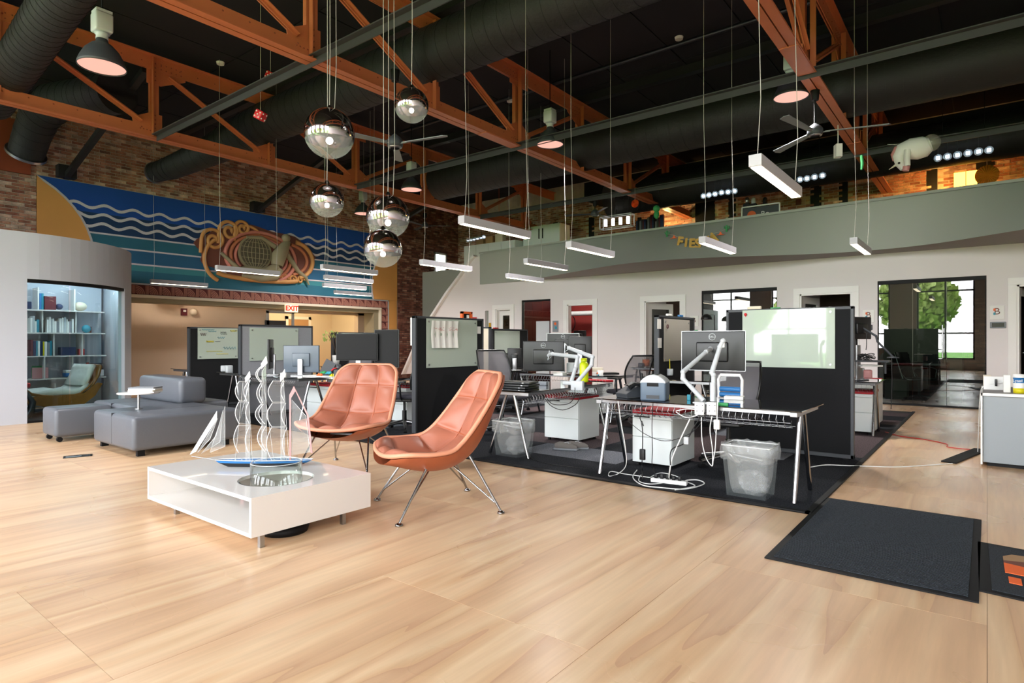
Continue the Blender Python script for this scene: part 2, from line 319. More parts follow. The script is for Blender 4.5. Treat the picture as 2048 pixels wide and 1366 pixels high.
# ---- brick faces
def bricks(parent, P, U, W_, rects, n_parts, near, m1, m2, holes=()):
    """P origin, U unit vector along, W_ outward normal; rects (u0,u1,z0,z1)"""
    U = Vector(U); W_ = Vector(W_); bl, bh, g = .19, .05, .015; L = []
    for (u0, u1, z0, z1) in rects:
        k = 0; z = z0
        while z+bh < z1:
            u = u0+(-(bl+g)/2 if k % 2 else 0)
            while u < u1:
                a, b = max(u, u0), min(u+bl, u1)
                if b-a > .03 and not any(h[0] < (a+b)/2 < h[1] and h[2] < z+bh/2 < h[3] for h in holes): L.append((a, b, z))
                u += bl+g
            z += bh+g; k += 1
    full = [q for q in L if abs(q[1]-q[0]-bl) < 1e-4]
    full.sort(key=lambda q: (Vector(P)+U*(q[0]+q[1])/2+Vector((0, 0, q[2]))-Vector(near)).length)
    one = set(full[:n_parts])
    M0 = Matrix(((U.x, W_.x, 0, 0), (U.y, W_.y, 0, 0), (0, 0, 1, 0), (0, 0, 0, 1)))
    me = MB().bb(0, bl, -.02, .018, 0, bh, M=M0).mesh('brick'); me.materials.append(MATS[m1])
    mb = MB()
    for q in L:
        pr = random.uniform(-.006, .008)
        if q in one:
            o = bpy.data.objects.new('brick', me); C.objects.link(o); o.parent = parent
            o.location = Vector(P)+U*q[0]+Vector((0, 0, q[2]))+W_*pr
        else:
            mm = M0.copy(); mm.translation = Vector(P)
            mb.bb(q[0], q[1], -.02, .018+pr, q[2], q[2]+bh, M=mm)
    o = mb.build('brick_courses', m2, parent); o['kind'] = 'stuff'
# mural wall (left wall of the hall), plane x = XL ; proscenium opening y 4.15..12.55, z 0..2.22
OY0, OY1, OZ = 4.15, 12.6, 2.2
wl = MB(); wl.bb(XL-.3, XL, YF, OY0, 0, ZC).bb(XL-.3, XL, OY1, 15.0, 0, ZC).bb(XL-.3, XL, 15.0, 15.55, 0, 3.6).bb(XL-.3, XL, 15.0, 15.55, 4.3, ZC).bb(XL-.3, XL, 15.55, YB, 0, ZC).bb(XL-.3, XL, OY0, OY1, OZ, ZC)
wl = struct('wall_left', wl, 'mortar', 'old exposed brick wall above and beside the painted mural')
bricks(wl, (XL, 0, 0), (0, 1, 0), (1, 0, 0), [(2.0, 3.72, 2.8, ZC), (3.72, 13.3, 4.6, ZC)], 290, (XL, 4, 5), 'brick_one', 'brick_many')
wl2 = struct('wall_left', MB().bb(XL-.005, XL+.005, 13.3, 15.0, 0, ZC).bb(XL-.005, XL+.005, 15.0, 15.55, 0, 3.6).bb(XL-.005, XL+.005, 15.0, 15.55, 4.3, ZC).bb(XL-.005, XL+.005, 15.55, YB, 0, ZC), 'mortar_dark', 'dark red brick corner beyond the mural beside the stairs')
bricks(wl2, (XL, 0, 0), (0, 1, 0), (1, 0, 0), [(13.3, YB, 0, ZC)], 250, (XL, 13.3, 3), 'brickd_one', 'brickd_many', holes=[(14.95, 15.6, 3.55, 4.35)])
# small high window in the brick corner
wn = thing('window_1', 'small white framed window high in the dark brick corner', 'window', (XL, 15.27, 3.6), kind='structure')
MB().bb(XL-.1, XL+.03, 14.98, 15.04, 3.58, 4.32).bb(XL-.1, XL+.03, 15.51, 15.57, 3.58, 4.32).bb(XL-.1, XL+.03, 14.98, 15.57, 4.26, 4.32).bb(XL-.1, XL+.03, 14.98, 15.57, 3.58, 3.64).bb(XL-.08, XL, 14.98, 15.57, 3.93, 3.96).build('frame', 'trim_white', wn)
MB().bb(XL-.06, XL-.055, 15.04, 15.51, 3.64, 4.26).build('pane', 'window_clear', wn)
# back brick wall, plane y = YB, with arched recesses
wb = struct('wall_back', MB().bb(XL-.3, XR+.3, YB, YB+.3, 0, ZC), 'mortar', 'exposed brick wall at the back of the mezzanine')
AR = sorted((onY(a, 683, YB).x, onY(b, 683, YB).x) for a, b in ((1106, 1116), (1178, 1189), (1391, 1430), (1457, 1472), (1621, 1643), (1678, 1696), (1853, 1875), (1952, 1990)))
bricks(wb, (0, YB, 0), (1, 0, 0), (0, -1, 0), [(XL, XR, 2.95, 5.6)], 290, (-.5, YB, 4), 'brick_one', 'brick_many', holes=[(a, b, 0, 5.0) for a, b in AR])
for a, b in AR:
    q = MB().bb(a, b, YB-.02, YB+.01, 2.9, 5.0).lathe([(.001, 0), ((b-a)/2, 0)], ((a+b)/2, YB-.012, 5.0), 16, M=Matrix.Rotation(PI/2, 4, 'X')).build('recess', 'black_matte', wb)
# window wall and right wall
def win_wall(name, label, horiz, pos, lo, hi, wins, t):
    mb = MB()
    def bx(u0, u1, z0, z1):
        if horiz: mb.bb(u0, u1, min(pos, pos+t), max(pos, pos+t), z0, z1)
        else: mb.bb(min(pos, pos+t), max(pos, pos+t), u0, u1, z0, z1)
    bx(lo, hi, 0, WZ0); bx(lo, hi, WZ1, ZC); e = lo
    for a, b in wins: bx(e, a, WZ0, WZ1); e = b
    bx(e, hi, WZ0, WZ1)
    return struct(name, mb, 'white_wall', label)
win_wall('wall_front', 'white wall of tall windows behind the camera', True, YF, XL-.3, XR+.3, FRONT_WIN, -.3)
win_wall('wall_right', 'plain white side wall near the entrance, outside the picture', False, XR, YF-.3, YB+.3, SIDE_WIN, .3)
def tall_window(k, a, b, horiz, pos):
    def P(u, d, z): return (u, pos-d, z) if horiz else (pos+d, u, z)
    c = P((a+b)/2, .1, WZ0)
    t = thing('window_%d' % k, 'tall gridded window behind the camera, dark frame', 'window', c, kind='structure'); mb = MB()
    for u in (a+.03, b-.03, (a+b)/2): mb.bar(P(u, .1, WZ0), P(u, .1, WZ1), .06, .06)
    for z in (WZ0+.03, WZ1-.03, WZ0+1.1, WZ0+2.9): mb.bar(P(a, .1, z), P(b, .1, z), .06, .06)
    mb.build('frame', 'dark_grey', t)
for k, (a, b) in enumerate(FRONT_WIN): tall_window(k+2, a, b, True, YF)
for k, (a, b) in enumerate(SIDE_WIN): tall_window(k+8, a, b, False, XR)
# outdoors: lawn and trees beyond the windows
struct('ground', MB().bb(-80, 80, -90, YF-.31, -.6, -.5).bb(XR+.31, 80, YF-.3, 60, -.6, -.5), 'grass', 'green lawn outside the windows', 'ground')
me_leaf = None
def tree(x, y, h, r, label):
    t = thing('leafy_tree', label, 'tree', (x, y, -.5), group='trees outside the windows')
    MB().tube([(x, y, -.5), (x+.1, y, h*.4), (x-.1, y+.2, h*.75)], [.25, .18, .06], 8).build('trunk', 'bark', t)
    mb = MB()
    for _ in range(2200):
        d = Vector((random.gauss(0, 1), random.gauss(0, 1), random.gauss(0, .8))).normalized()*r*random.uniform(.35, 1)**.6
        c = Vector((x, y, h*.68))+d; a = Vector((random.gauss(0, 1), random.gauss(0, 1), random.gauss(0, 1))).normalized()*.24; b = a.orthogonal().normalized()*.2
        mb.add([c-a, c+b, c+a, c-b], [(0, 1, 2, 3)])
    mb.build('foliage', 'leaf', t)['kind'] = 'stuff'
for x, y, h, r in [(-18, -17, 5, 1.9), (-9.5, -16, 4.6, 1.8), (-3.4, -17, 5.4, 2.1), (1.6, -15.5, 4.8, 1.9), (6.5, -16.5, 5.2, 2), (17, -6, 6, 2.4)]:
    tn_ = len([q for q in bpy.data.objects if q.name.startswith('leafy_tree')]); tree(x, y, h, r, 'leafy green tree on the lawn outside, %s from the mural side, seen only in reflections' % ['first', 'second', 'third', 'fourth', 'fifth', 'sixth', 'seventh', 'eighth'][tn_])

# ---- recess behind the proscenium
XRB = -16.2
struct('wall_recess', MB().bb(XRB-.2, XRB, 2, 9.35, 0, 2.6).bb(XRB-.2, XRB, 10.1, 15, 2.05, 2.6).bb(XRB-.2, XRB, 9.35, 10.1, 2.05, 2.6).bb(XRB-.2, XRB, 12.5, 15, 0, 2.6), 'beige_wall', 'beige rear wall inside the wide stage opening')
struct('ceiling_recess', MB().bb(XRB-3.5, XL-.3, 2, 15, 2.6, 2.7), 'beige_wall', 'low beige ceiling of the stage recess', 'ceiling')
struct('wall_recess_end', MB().bb(XRB, XL-.3, 2.8, 2.9, 0, 2.6).bb(XRB-3, XL-.3, 13.6, 13.8, 0, 2.6).bb(XRB-3.2, XRB-3, 9, 14, 0, 2.6).bb(XRB-3.2, XRB-.2, 9.0, 9.1, 0, 2.6), 'cream', 'cream end walls of the lit corridor behind the stage opening')
# doors seen in the corridor
d = thing('door_1', 'grey door standing open in the stage recess under the EXIT sign', 'door', (XRB, 9.5, 0), kind='structure')
MB().bb(XRB-.75, XRB-.2, 9.34, 9.39, 0, 2.0).build('door_leaf', 'mid_grey', d); MB().bb(XRB, XRB+.03, 9.28, 9.36, 0, 2.08).bb(XRB, XRB+.03, 10.08, 10.16, 0, 2.08).bb(XRB, XRB+.03, 9.28, 10.16, 2.02, 2.1).build('frame', 'light_grey', d)
d = thing('door_2', 'tan door in a white frame at the end of the bright corridor', 'door', (XRB-2.98, 12.2, 0), kind='structure')
MB().bb(XRB-3.0, XRB-2.96, 11.8, 12.6, 0, 1.98).build('door_leaf', 'tan', d); MB().bb(XRB-3, XRB-2.94, 11.7, 11.8, 0, 2.08).bb(XRB-3, XRB-2.94, 12.6, 12.7, 0, 2.08).bb(XRB-3, XRB-2.94, 11.7, 12.7, 1.98, 2.08).build('frame', 'trim_white', d)
struct('baseboard_recess', MB().bb(XRB, XRB+.02, 2.9, 9.3, 0, .1), 'black_matte', 'black baseboard along the beige recess wall', 'baseboard')
ll = bpy.data.lights.new('corridor_lamp', 'POINT'); ll.energy = 75; ll.color = (1, .82, .5); ll.shadow_soft_size = .15; o = bpy.data.objects.new('corridor_lamp', ll); o.location = (XRB-1.4, 11.6, 2.4); C.objects.link(o)
ll = bpy.data.lights.new('recess_lamp', 'POINT'); ll.energy = 150; ll.color = (1, .84, .66); ll.shadow_soft_size = .12; o = bpy.data.objects.new('recess_lamp', ll); o.location = (XRB+.75, 6.7, 2.35); C.objects.link(o)
# proscenium frame
pf = thing('trim_1', 'olive grey moulded frame around the wide stage opening', 'frame', (XL, 8.4, 0), kind='structure')
MB().bb(XL-.3, XL+.06, OY0, OY1, OZ, OZ+.07).bb(XL-.3, XL+.06, OY1-.07, OY1, 0, OZ).build('moulding', 'cream', pf, bevel=.01)
MB().bb(XL-.5, XL-.02, OY0, OY1-.07, OZ-.1, OZ).bb(XL-.5, XL-.02, OY1-.25, OY1-.07, 0, OZ-.1).build('reveal', 'olive', pf)
# fan-patterned border tiles around the opening
bd = thing('trim_2', 'border of pink and maroon fan tiles along the stage opening', 'border', (XL, 8.4, OZ), kind='structure')
def fan_tile(mb1, mb2, T):
    for k, r in enumerate((.19, .155, .12, .085, .05)):
        n = 8; a = [(r*cos(PI/2*i/n), r*sin(PI/2*i/n)) for i in range(n+1)]; r2 = r-.02; b = [(r2*cos(PI/2*i/n), r2*sin(PI/2*i/n)) for i in range(n, -1, -1)]
        mb1.prism(a+b, 0, .012, M=T)
    for x_ in (.205, .23, .255): mb1.bb(x_, x_+.014, 0, .012, 0, .2, M=T)
mat('fan_pink', '#b27a6a', .7); mat('fan_maroon', '#5e2a27', .7)
tl = MB(); tl.bb(XL, XL+.025, 0, .278, 0, .215); tile_me = tl.mesh('tile'); tile_me.materials.append(MATS['fan_maroon'])
TM = Matrix(((0, 1, 0, XL+.024), (1, 0, 0, 0), (0, 0, 1, .008), (0, 0, 0, 1)))
rb = MB(); fan_tile(rb, None, TM); rib_me = rb.mesh('fan_relief'); rib_me.materials.append(MATS['fan_pink'])
yy = OY0-.02
spots = []
while yy < OY1+.2: spots.append((yy, OZ+.075)); yy += .282
zz = OZ-.15
while zz > 0: spots.append((OY1+.003, zz)); zz -= .222
for y_, z_ in spots:
    o = bpy.data.objects.new('tile', tile_me); C.objects.link(o); o.parent = bd; o.location = (-XL, y_-8.4, z_-OZ)
    q = bpy.data.objects.new('fan_relief', rib_me); C.objects.link(q); q.parent = o
MB().bb(XL, XL+.03, OY1+.285, OY1+.32, 0, OZ+.33).bb(XL, XL+.03, OY0, OY1+.32, OZ+.295, OZ+.325).build('edging', 'light_grey', bd)

# ---- the mural
mat('mural_sky', '#0f4796', .6, noise=.15, nscale=1); mat('mural_navy', '#10345a', .6); mat('mural_sea', '#256276', .6, noise=.15, nscale=2); mat('mural_teal', '#387e86', .6, noise=.12, nscale=2); mat('mural_blue', '#235a7c', .6, noise=.1, nscale=2)
mat('mural_line', '#c2c0c6', .6); mat('mural_tan', '#cf9550', .6, noise=.08, nscale=2); mat('m_rust', '#b06a48', .6); mat('m_pink', '#bf7666', .6); mat('m_brown', '#6d4034', .6); mat('m_olive', '#8f8568', .6); mat('m_olive2', '#5c5644', .6); mat('m_ochre', '#c08a50', .6); mat('m_dark', '#33211d', .6)
MY0, MY1, MZ1 = 3.72, 13.25, 4.58
mu = thing('mural', 'large painted mural of blue waves and gold suns over the stage opening', 'mural', (XL, 8.4, OZ))
MUM = Matrix(((0, 1, 0, XL), (1, 0, 0, 0), (0, 0, 1, 0), (0, 0, 0, 1)))   # (u, depth, z) -> world
def mu_poly(poly, name, m, d0, d1, par=mu, label=None):
    return MB(MUM).prism(poly, d0, d1).build(name, m, par, label=label)
MZ0 = OZ+.33
mu_poly([(MY0, 3.98), (MY1, 3.98), (MY1, MZ1), (MY0, MZ1)], 'sky_panel', 'mural_sky', .0, .03)
mu_poly([(MY0, 3.55), (MY1, 3.55), (MY1, 3.98), (MY0, 3.98)], 'wave_panel', 'mural_navy', .0, .03)
for i, (a, b, m_) in enumerate([(3.27, 3.55, 'mural_sea'), (2.95, 3.27, 'mural_blue'), (2.8, 2.95, 'mural_teal'), (MZ0, 2.8, 'mural_sea')]):
    mu_poly([(MY0, a), (MY1, a), (MY1, b), (MY0, b)], 'water_panel', m_, .0, .03)
MB(MUM).bb(MY0, OY0, 0, .03, 0, MZ0).build('side_panel', 'mural_tan', mu); MB(MUM).bb(OY1+.33, MY1, 0, .03, 0, MZ0).build('side_panel', 'mural_tan', mu)
for z_ in (3.55, 3.27, 2.95): MB(MUM).bb(MY0+.3, MY1-.3, .03, .038, z_-.018, z_+.018).build('line', 'mural_line', mu)
for z_ in (4.12, 3.92, 3.72):
    rows = [[], []]; n = 160
    for i in range(n+1):
        u = MY0+.3+(MY1-MY0-.6)*i/n; zc_ = z_+.045*sin((u-4.8)*2*PI/.56+(4.12-z_)*1.2)
        rows[0].append((u, .04, zc_-.032)); rows[1].append((u, .04, zc_+.032))
    MB(MUM).grid(rows, False).build('wave_line', 'mural_line', mu)
def disc(cy, cz, r, n=48, a0=0, a1=360): return [(cy+r*cos(rad(a0+(a1-a0)*i/n)), cz+r*sin(rad(a0+(a1-a0)*i/n))) for i in range(n+1)]
for sgn, cy in ((1, 2.95), (-1, 14.0)):
    for r, m_, dd in ((1.8, 'mural_line', .042), (1.755, 'mural_tan', .048)):
        pts = [(max(MY0, min(MY1, p[0])), max(MZ0, min(MZ1, p[1]))) for p in disc(cy, 2.95, r)]
        q = []
        for p in pts:
            if not q or (abs(p[0]-q[-1][0])+abs(p[1]-q[-1][1])) > 1e-4: q.append(p)
        mu_poly(q, 'sun_disc', m_, .0, dd)
# medallion, built as stacked reliefs
md = MB(MUM).prism([(8.5+1.62*cos(a*PI/24)*(1+.06*sin(a*PI/24*9)), 3.5+.72*sin(a*PI/24)*(1+.07*cos(a*PI/24*7))) for a in range(48)], .03, .06).build('medallion', 'm_brown', mu, label='brown cloud medallion with a figure leaning on a large globe')
def mtube(pts, r, m_, name, d=.07):
    MB(MUM).tube([(u, d, z) for u, z in pts], r, 8).build(name, m_, md)
def arc(cy, cz, rx, rz_, a0, a1, n=24): return [(cy+rx*cos(rad(a0+(a1-a0)*i/n)), cz+rz_*sin(rad(a0+(a1-a0)*i/n))) for i in range(n+1)]
def spiral(cy, cz, r, turns, a0, sgn=1, n=40): return [(cy+r*(1-.85*i/n)*cos(rad(a0)+sgn*turns*2*PI*i/n), cz+r*(1-.85*i/n)*sin(rad(a0)+sgn*turns*2*PI*i/n)) for i in range(n+1)]
for cy, cz, r in ((7.28, 3.72, .3), (7.68, 4.0, .27), (8.02, 4.12, .2)): mtube([(cy-r-.02, cz-.35)]+spiral(cy, cz, r, 1.6, 180, -1), .045, 'm_ochre', 'cloud_scroll')
mtube(arc(7.55, 3.25, .5, .55, 120, 250), .05, 'm_ochre', 'cloud_scroll'); mtube(arc(8.15, 3.95, .35, .25, 20, 150), .04, 'm_ochre', 'cloud_scroll')
mtube(arc(9.5, 3.46, .58, .5, -75, 85), .06, 'm_ochre', 'cloud_scroll'); mtube(arc(9.3, 3.46, .6, .42, -75, 80), .045, 'm_rust', 'cloud_scroll')
for cy in (9.2, 9.45, 9.7): mtube(spiral(cy, 2.92, .12, 1.2, 0), .03, 'm_ochre', 'cloud_scroll')
mtube(arc(8.55, 2.95, 1.2, .14, 190, 330), .06, 'm_ochre', 'cloud_scroll')
for rx, rz_, m_, w_ in ((.98, .66, 'm_pink', .05), (.84, .57, 'm_rust', .045), (.72, .5, 'm_pink', .04)): mtube(arc(8.55, 3.42, rx, rz_, -60, 215, 36), w_, m_, 'ring')
MB(MUM).prism(disc(8.35, 3.52, .46, 36), .05, .11).build('globe_rim', 'm_olive', md); MB(MUM).prism(disc(8.35, 3.52, .41, 36), .05, .125).build('globe_face', 'm_olive2', md)
for k in range(-3, 4): mtube(arc(8.35, 3.52, max(.02, abs(k)*.11), .4, 90, 270) if k < 0 else arc(8.35, 3.52, k*.11, .4, -90, 90), .007, 'm_olive', 'globe_line', .128)
for k in (-.27, -.14, 0, .14, .27): mtube([(8.35-math.sqrt(.16-k*k), 3.52+k), (8.35+math.sqrt(.16-k*k), 3.52+k)], .007, 'm_olive', 'globe_line', .128)
MB(MUM).tube([(9.3, .1, 3.95), (9.15, .12, 3.75), (9.0, .13, 3.5), (8.95, .12, 3.25)], [.07, .16, .2, .16], 12).tube([(8.95, .12, 3.2), (8.6, .12, 3.05), (8.15, .12, 3.08), (7.9, .11, 3.05), (7.45, .1, 3.42)], [.13, .1, .1, .07, .04], 10).tube([(9.0, .12, 3.15), (8.9, .13, 2.95), (8.5, .12, 2.85), (8.0, .1, 2.9)], [.14, .12, .09, .04], 10)\
  .tube([(9.15, .12, 3.7), (9.45, .11, 3.35), (9.6, .11, 3.15), (9.85, .1, 3.0), (9.95, .1, 2.8)], [.08, .07, .06, .05, .02], 10).ball((9.22, .12, 4.02), .12, 14, 8).tube([(8.9, .12, 3.75), (8.5, .12, 3.95), (8.1, .11, 3.9)], [.07, .05, .04], 8).build('figure', 'm_olive', md)

# ---- office wall with openings (plane y = YO)
# (x0, x1, ztop, kind, zbottom)
def X(px): d_ = ray(px, 683); return YO*d_.x/d_.y
OPN = [(X(970), X(977), 2.1, 'slit'), (X(992), X(1022), 2.13, 'door_glass'), (X(1043), X(1101), 2.35, 'red_window'), (X(1135), X(1187), 2.17, 'red_door'), (X(1290), X(1362), 2.17, 'door_open'),
       (X(1403), X(1554), 2.35, 'window'), (X(1600), X(1704), 2.17, 'door_wide'), (X(1755), X(1973), 2.36, 'window_big'), (X(2034), X(2100), 2.17, 'door_right')]
WT = .14
SP = [(-15.15, 0.0), (-14.5, 1.05), (-13.7, 2.02), (-13.1, 2.66), (-12.5, 3.2), (-12.1, 3.62), (-11.95, 3.72), (-11.7, 3.72)]
ow = MB(); e = -11.7
ow.prism([(-15.15, 0), (-11.7, 0)]+[(a, b) for a, b in reversed(SP[1:])], YO, YO+WT)
for (a, b, zt, k_) in OPN:
    ow.bb(e, a, YO, YO+WT, 0, 3.0); ow.bb(a, b, YO, YO+WT, zt, 3.0); e = b
ow.bb(e, XR, YO, YO+WT, 0, 3.0)
struct('wall_office', ow, 'white_wall', 'white wall of offices under the mezzanine')
tr = MB()
for (a, b), (c, d2) in zip(SP[:-2], SP[1:-1]): tr.bar((a, YO-.01, b+.02), (c, YO-.01, d2+.02), .2, .07, up=(0, 0, 1))
struct('trim_3', tr, 'trim_white', 'pale handrail cap on the sloping stair wall', 'rail')
struct('wall_stair', MB().bb(XL+.02, -10.9, 14.4, 14.5, 0, 3.56), 'sage', 'grey green wall beside the stairs, in the brick corner')
# mezzanine slab and parapet
struct('mezzanine', MB().bb(-11.7, XR, 13.64, YB, 2.9, 3.0).bb(XL, -11.7, 14.5, YB, 2.9, 3.0), 'black_matte', 'mezzanine floor slab over the offices', 'floor')
TOPC = [(-11.75, 13.45), (-9, 13.25), (-7, 13.1), (-4, 12.98), (-2, 12.88), (0, 12.72), (2, 12.7), (XR, 12.6)]
BOTC = [(-11.75, 13.45), (-11, 13.5), (-10, 13.38), (-9, 12.95), (-8, 12.5), (-7.2, 12.15), (-6.25, 11.8), (-5.5, 11.72), (-4.9, 11.82), (-4, 12.12), (-3.2, 12.5), (-2.5, 12.8), (-1.8, 12.9), (-1.2, 12.85), (-.6, 12.65), (0, 12.2), (.5, 11.8), (2, 11.2), (XR, 11)]
def itp(Cv, x_):
    for (a, b), (c, d_) in zip(Cv[:-1], Cv[1:]):
        if a <= x_ <= c: t_ = (x_-a)/(c-a); return b+(d_-b)*t_
    return Cv[-1][1] if x_ > Cv[-1][0] else Cv[0][1]
def sm(Cv, x_): return sum(itp(Cv, x_+q)*w_ for q, w_ in ((-.5, 1), (-.25, 2), (0, 3), (.25, 2), (.5, 1)))/9
xs = [-11.75+i*(XR+11.75)/110 for i in range(111)]
ZP0, ZP1 = 2.88, 3.77
g1 = MB().grid([[(x_, sm(BOTC, x_)+(sm(TOPC, x_)-sm(BOTC, x_))*t_, ZP0+(ZP1-ZP0)*t_) for x_ in xs] for t_ in (0, .25, .5, .75, 1)])
g1.add([(-11.75, 13.45, ZP0), (-11.75, 13.45, ZP1), (-11.75, 13.7, ZP1), (-11.75, 13.7, ZP0)], [(0, 1, 2, 3)])
pp = struct('parapet', g1, 'sage', 'grey green curved parapet of the mezzanine', 'parapet')
MB().grid([[(x_, sm(TOPC, x_)-.03, ZP1-.0) for x_ in xs], [(x_, sm(TOPC, x_)-.03, ZP1+.05) for x_ in xs], [(x_, sm(TOPC, x_)+.16, ZP1+.05) for x_ in xs], [(x_, sm(TOPC, x_)+.16, ZP0) for x_ in xs]], False).build('cap', 'sage', pp)
struct('soffit', MB().grid([[(x_, sm(BOTC, x_), ZP0) for x_ in xs], [(x_, YO+.02, ZP0) for x_ in xs]], False), 'soffit_grey', 'grey wavy underside of the mezzanine edge', 'soffit')
# rooms behind the office wall
rooms = MB().bb(XL, XR, YB-.06, YB-.02, 0, 2.9)
struct('wall_office_back', rooms, 'mortar_dark', 'rear wall of the glass fronted offices')
for k, xx in enumerate((X(1030), X(1240), X(1390), X(1580), X(1725), X(2010))):
    struct('wall_office_side', MB().bb(xx-.05, xx+.05, YO+WT, YB-.06, 0, 2.88), 'white_wall', ['partition wall between two of the offices behind the white wall', 'partition wall beside the red walled office'][k == 1], 'wall')
struct('ceiling_office', MB().bb(-11.75, XR, YO+WT, YB-.06, 2.7, 2.76), 'dark_grey', 'dark low ceiling inside the offices', 'ceiling')
struct('carpet_office', MB().bb(XL, XR, YO+WT+.02, YB-.1, .0, .008), 'carpet_dark', 'dark carpet inside the offices', 'carpet')
struct('wall_red', MB().bb(X(1030)+.06, X(1240)-.06, YB-.12, YB-.07, 0, 2.7).bb(X(1030)+.052, X(1030)+.06, YO+WT, YB-.1, 0, 2.7).bb(X(1240)-.06, X(1240)-.052, YO+WT, YB-.1, 0, 2.7), 'red_room', 'deep red walls of the office behind the open doorway')
struct('wall_sage_room', MB().bb(X(1725)+.06, X(1893), YB-.12, YB-.07, .75, 2.7), 'sage', 'pale green lining of the office with the steel chair')
bw = struct('wall_brick_low', MB().bb(X(1725)+.05, X(2010)-.05, YB-.09, YB-.065, 0, 2.7), 'mortar_dark', 'brown brick lower wall inside the big glass office')
bricks(bw, (0, YB-.09, 0), (1, 0, 0), (0, -1, 0), [(X(1725)+.1, X(2010)-.1, .02, .75), (X(1900), X(2010)-.1, .75, 2.1)], 120, (-1, YB, .5), 'brickd_one', 'brickd_many')
for x_, e_ in ((X(1150), 22), (X(1085), 34), (X(1330), 8), (X(1480), 6), (X(1850), 16), (X(1005), 10)):  # added point lights without fixtures, brightening the rooms behind the glass
    ll = bpy.data.lights.new('office_fill_light', 'POINT'); ll.energy = e_; ll.color = (1, .93, .82); ll.shadow_soft_size = .1; o = bpy.data.objects.new('office_fill_light', ll); o.location = (x_, 14.7, 2.6); C.objects.link(o)
# door frames, leaves and glazing
def casing(k, a, b, zt, label):
    t = thing('door_%d' % k, label, 'door', ((a+b)/2, YO, 0), kind='structure')
    MB().bb(a-.12, a-.005, YO-.03, YO+.02, 0, zt).bb(b+.005, b+.12, YO-.03, YO+.02, 0, zt).bb(a-.12, b+.12, YO-.032, YO+.02, zt+.001, zt+.12)\
        .bb(a-.005, a+.03, YO-.012, YO+WT, 0, zt).bb(b-.03, b+.005, YO-.012, YO+WT, 0, zt-.031).bb(a, b, YO-.012, YO+WT, zt-.03, zt).build('frame', 'trim_white', t)
    return t
def leaf(t, a, zt, ang, wd, glass=True):
    M = Matrix.Translation((a, YO+WT-.02, 0)) @ Matrix.Rotation(ang, 4, 'Z')
    q = MB(M).bb(0, .12, 0, .045, .02, zt-.04).bb(wd-.12, wd, 0, .045, .02, zt-.04).bb(.12, wd-.12, 0, .045, zt-.18, zt-.04).bb(.12, wd-.12, 0, .045, .02, .3).build('door_leaf', 'trim_white', t)
    MB(M).bb(.12, wd-.12, .018, .026, .3, zt-.18).build('pane', 'pane_dark', q)
    MB(M).cyl((wd-.06, -.03, 1.0), (wd-.06, .08, 1.0), .015, n=8).bar((wd-.06, -.04, 1.0), (wd-.17, -.04, 1.0), .015, .02).build('handle', 'steel', q)
a, b, zt, _ = OPN[1]; t = casing(3, a, b, zt, 'closed white office door with a glass panel, near the stairs'); leaf(t, a+.03, zt, 0, b-a-.06)
a, b, zt, _ = OPN[3]; t = casing(4, a, b, zt, 'open doorway into the red walled office')
a, b, zt, _ = OPN[4]; t = casing(5, a, b, zt, 'white doorway with its glazed door standing open, above the printer'); leaf(t, a+.03, zt, rad(70), .85)
a, b, zt, _ = OPN[6]; t = casing(6, a, b, zt, 'wide white doorway behind the big black partition'); leaf(t, a+.03, zt, rad(80), .85)
a, b, zt, _ = OPN[8]; t = casing(7, a, b, zt, 'white doorway at the edge beyond the grey counter'); leaf(t, a+.03, zt, rad(75), .8)
a, b, zt, _ = OPN[0]; struct('trim_4', MB().bb(a, b, YO+.1, YO+.13, 0, zt), 'sage', 'narrow grey slot beside the stair wall', 'recess')
def glazed(k, a, b, zt, label, panes, gm='pane_dark', head=.07):
    t = thing('window_%d' % k, label, 'window', ((a+b)/2, YO, 0), kind='structure')
    MB().bb(a, b, YO+.02, YO+.09, zt-head, zt).bb(a, b, YO+.02, YO+.09, 0, .03).bb(a, a+.015, YO+.03, YO+.08, 0, zt).bb(b-.015, b, YO+.03, YO+.08, 0, zt).build('frame', 'black_matte', t)
    for i in range(len(panes)-1):
        MB().bb(panes[i]+.004, panes[i+1]-.004, YO+.05, YO+.06, .03, zt-head).build('pane', gm, t)
    return t
a, b, zt, _ = OPN[2]; glazed(11, a, b, zt, 'tall glass panel showing the red room, hung with pictures', [a+.015, a+(b-a)*.35, a+(b-a)*.7, b-.015], head=.05)
a, b, zt, _ = OPN[5]; glazed(12, a, b, zt, 'office window reflecting trees, behind the front monitor', [a+.015, a+(b-a)*.42, b-.015])
a, b, zt, _ = OPN[7]; tb = glazed(13, a, b, zt, 'large frameless glass office front with a steel armchair behind it', [a+.015, X(1825), X(1893), b-.015])
MB().cyl((X(1893)-.06, YO+.02, .9), (X(1893)-.06, YO+.02, 1.5), .012, n=8).build('pull_handle', 'chrome', tb)

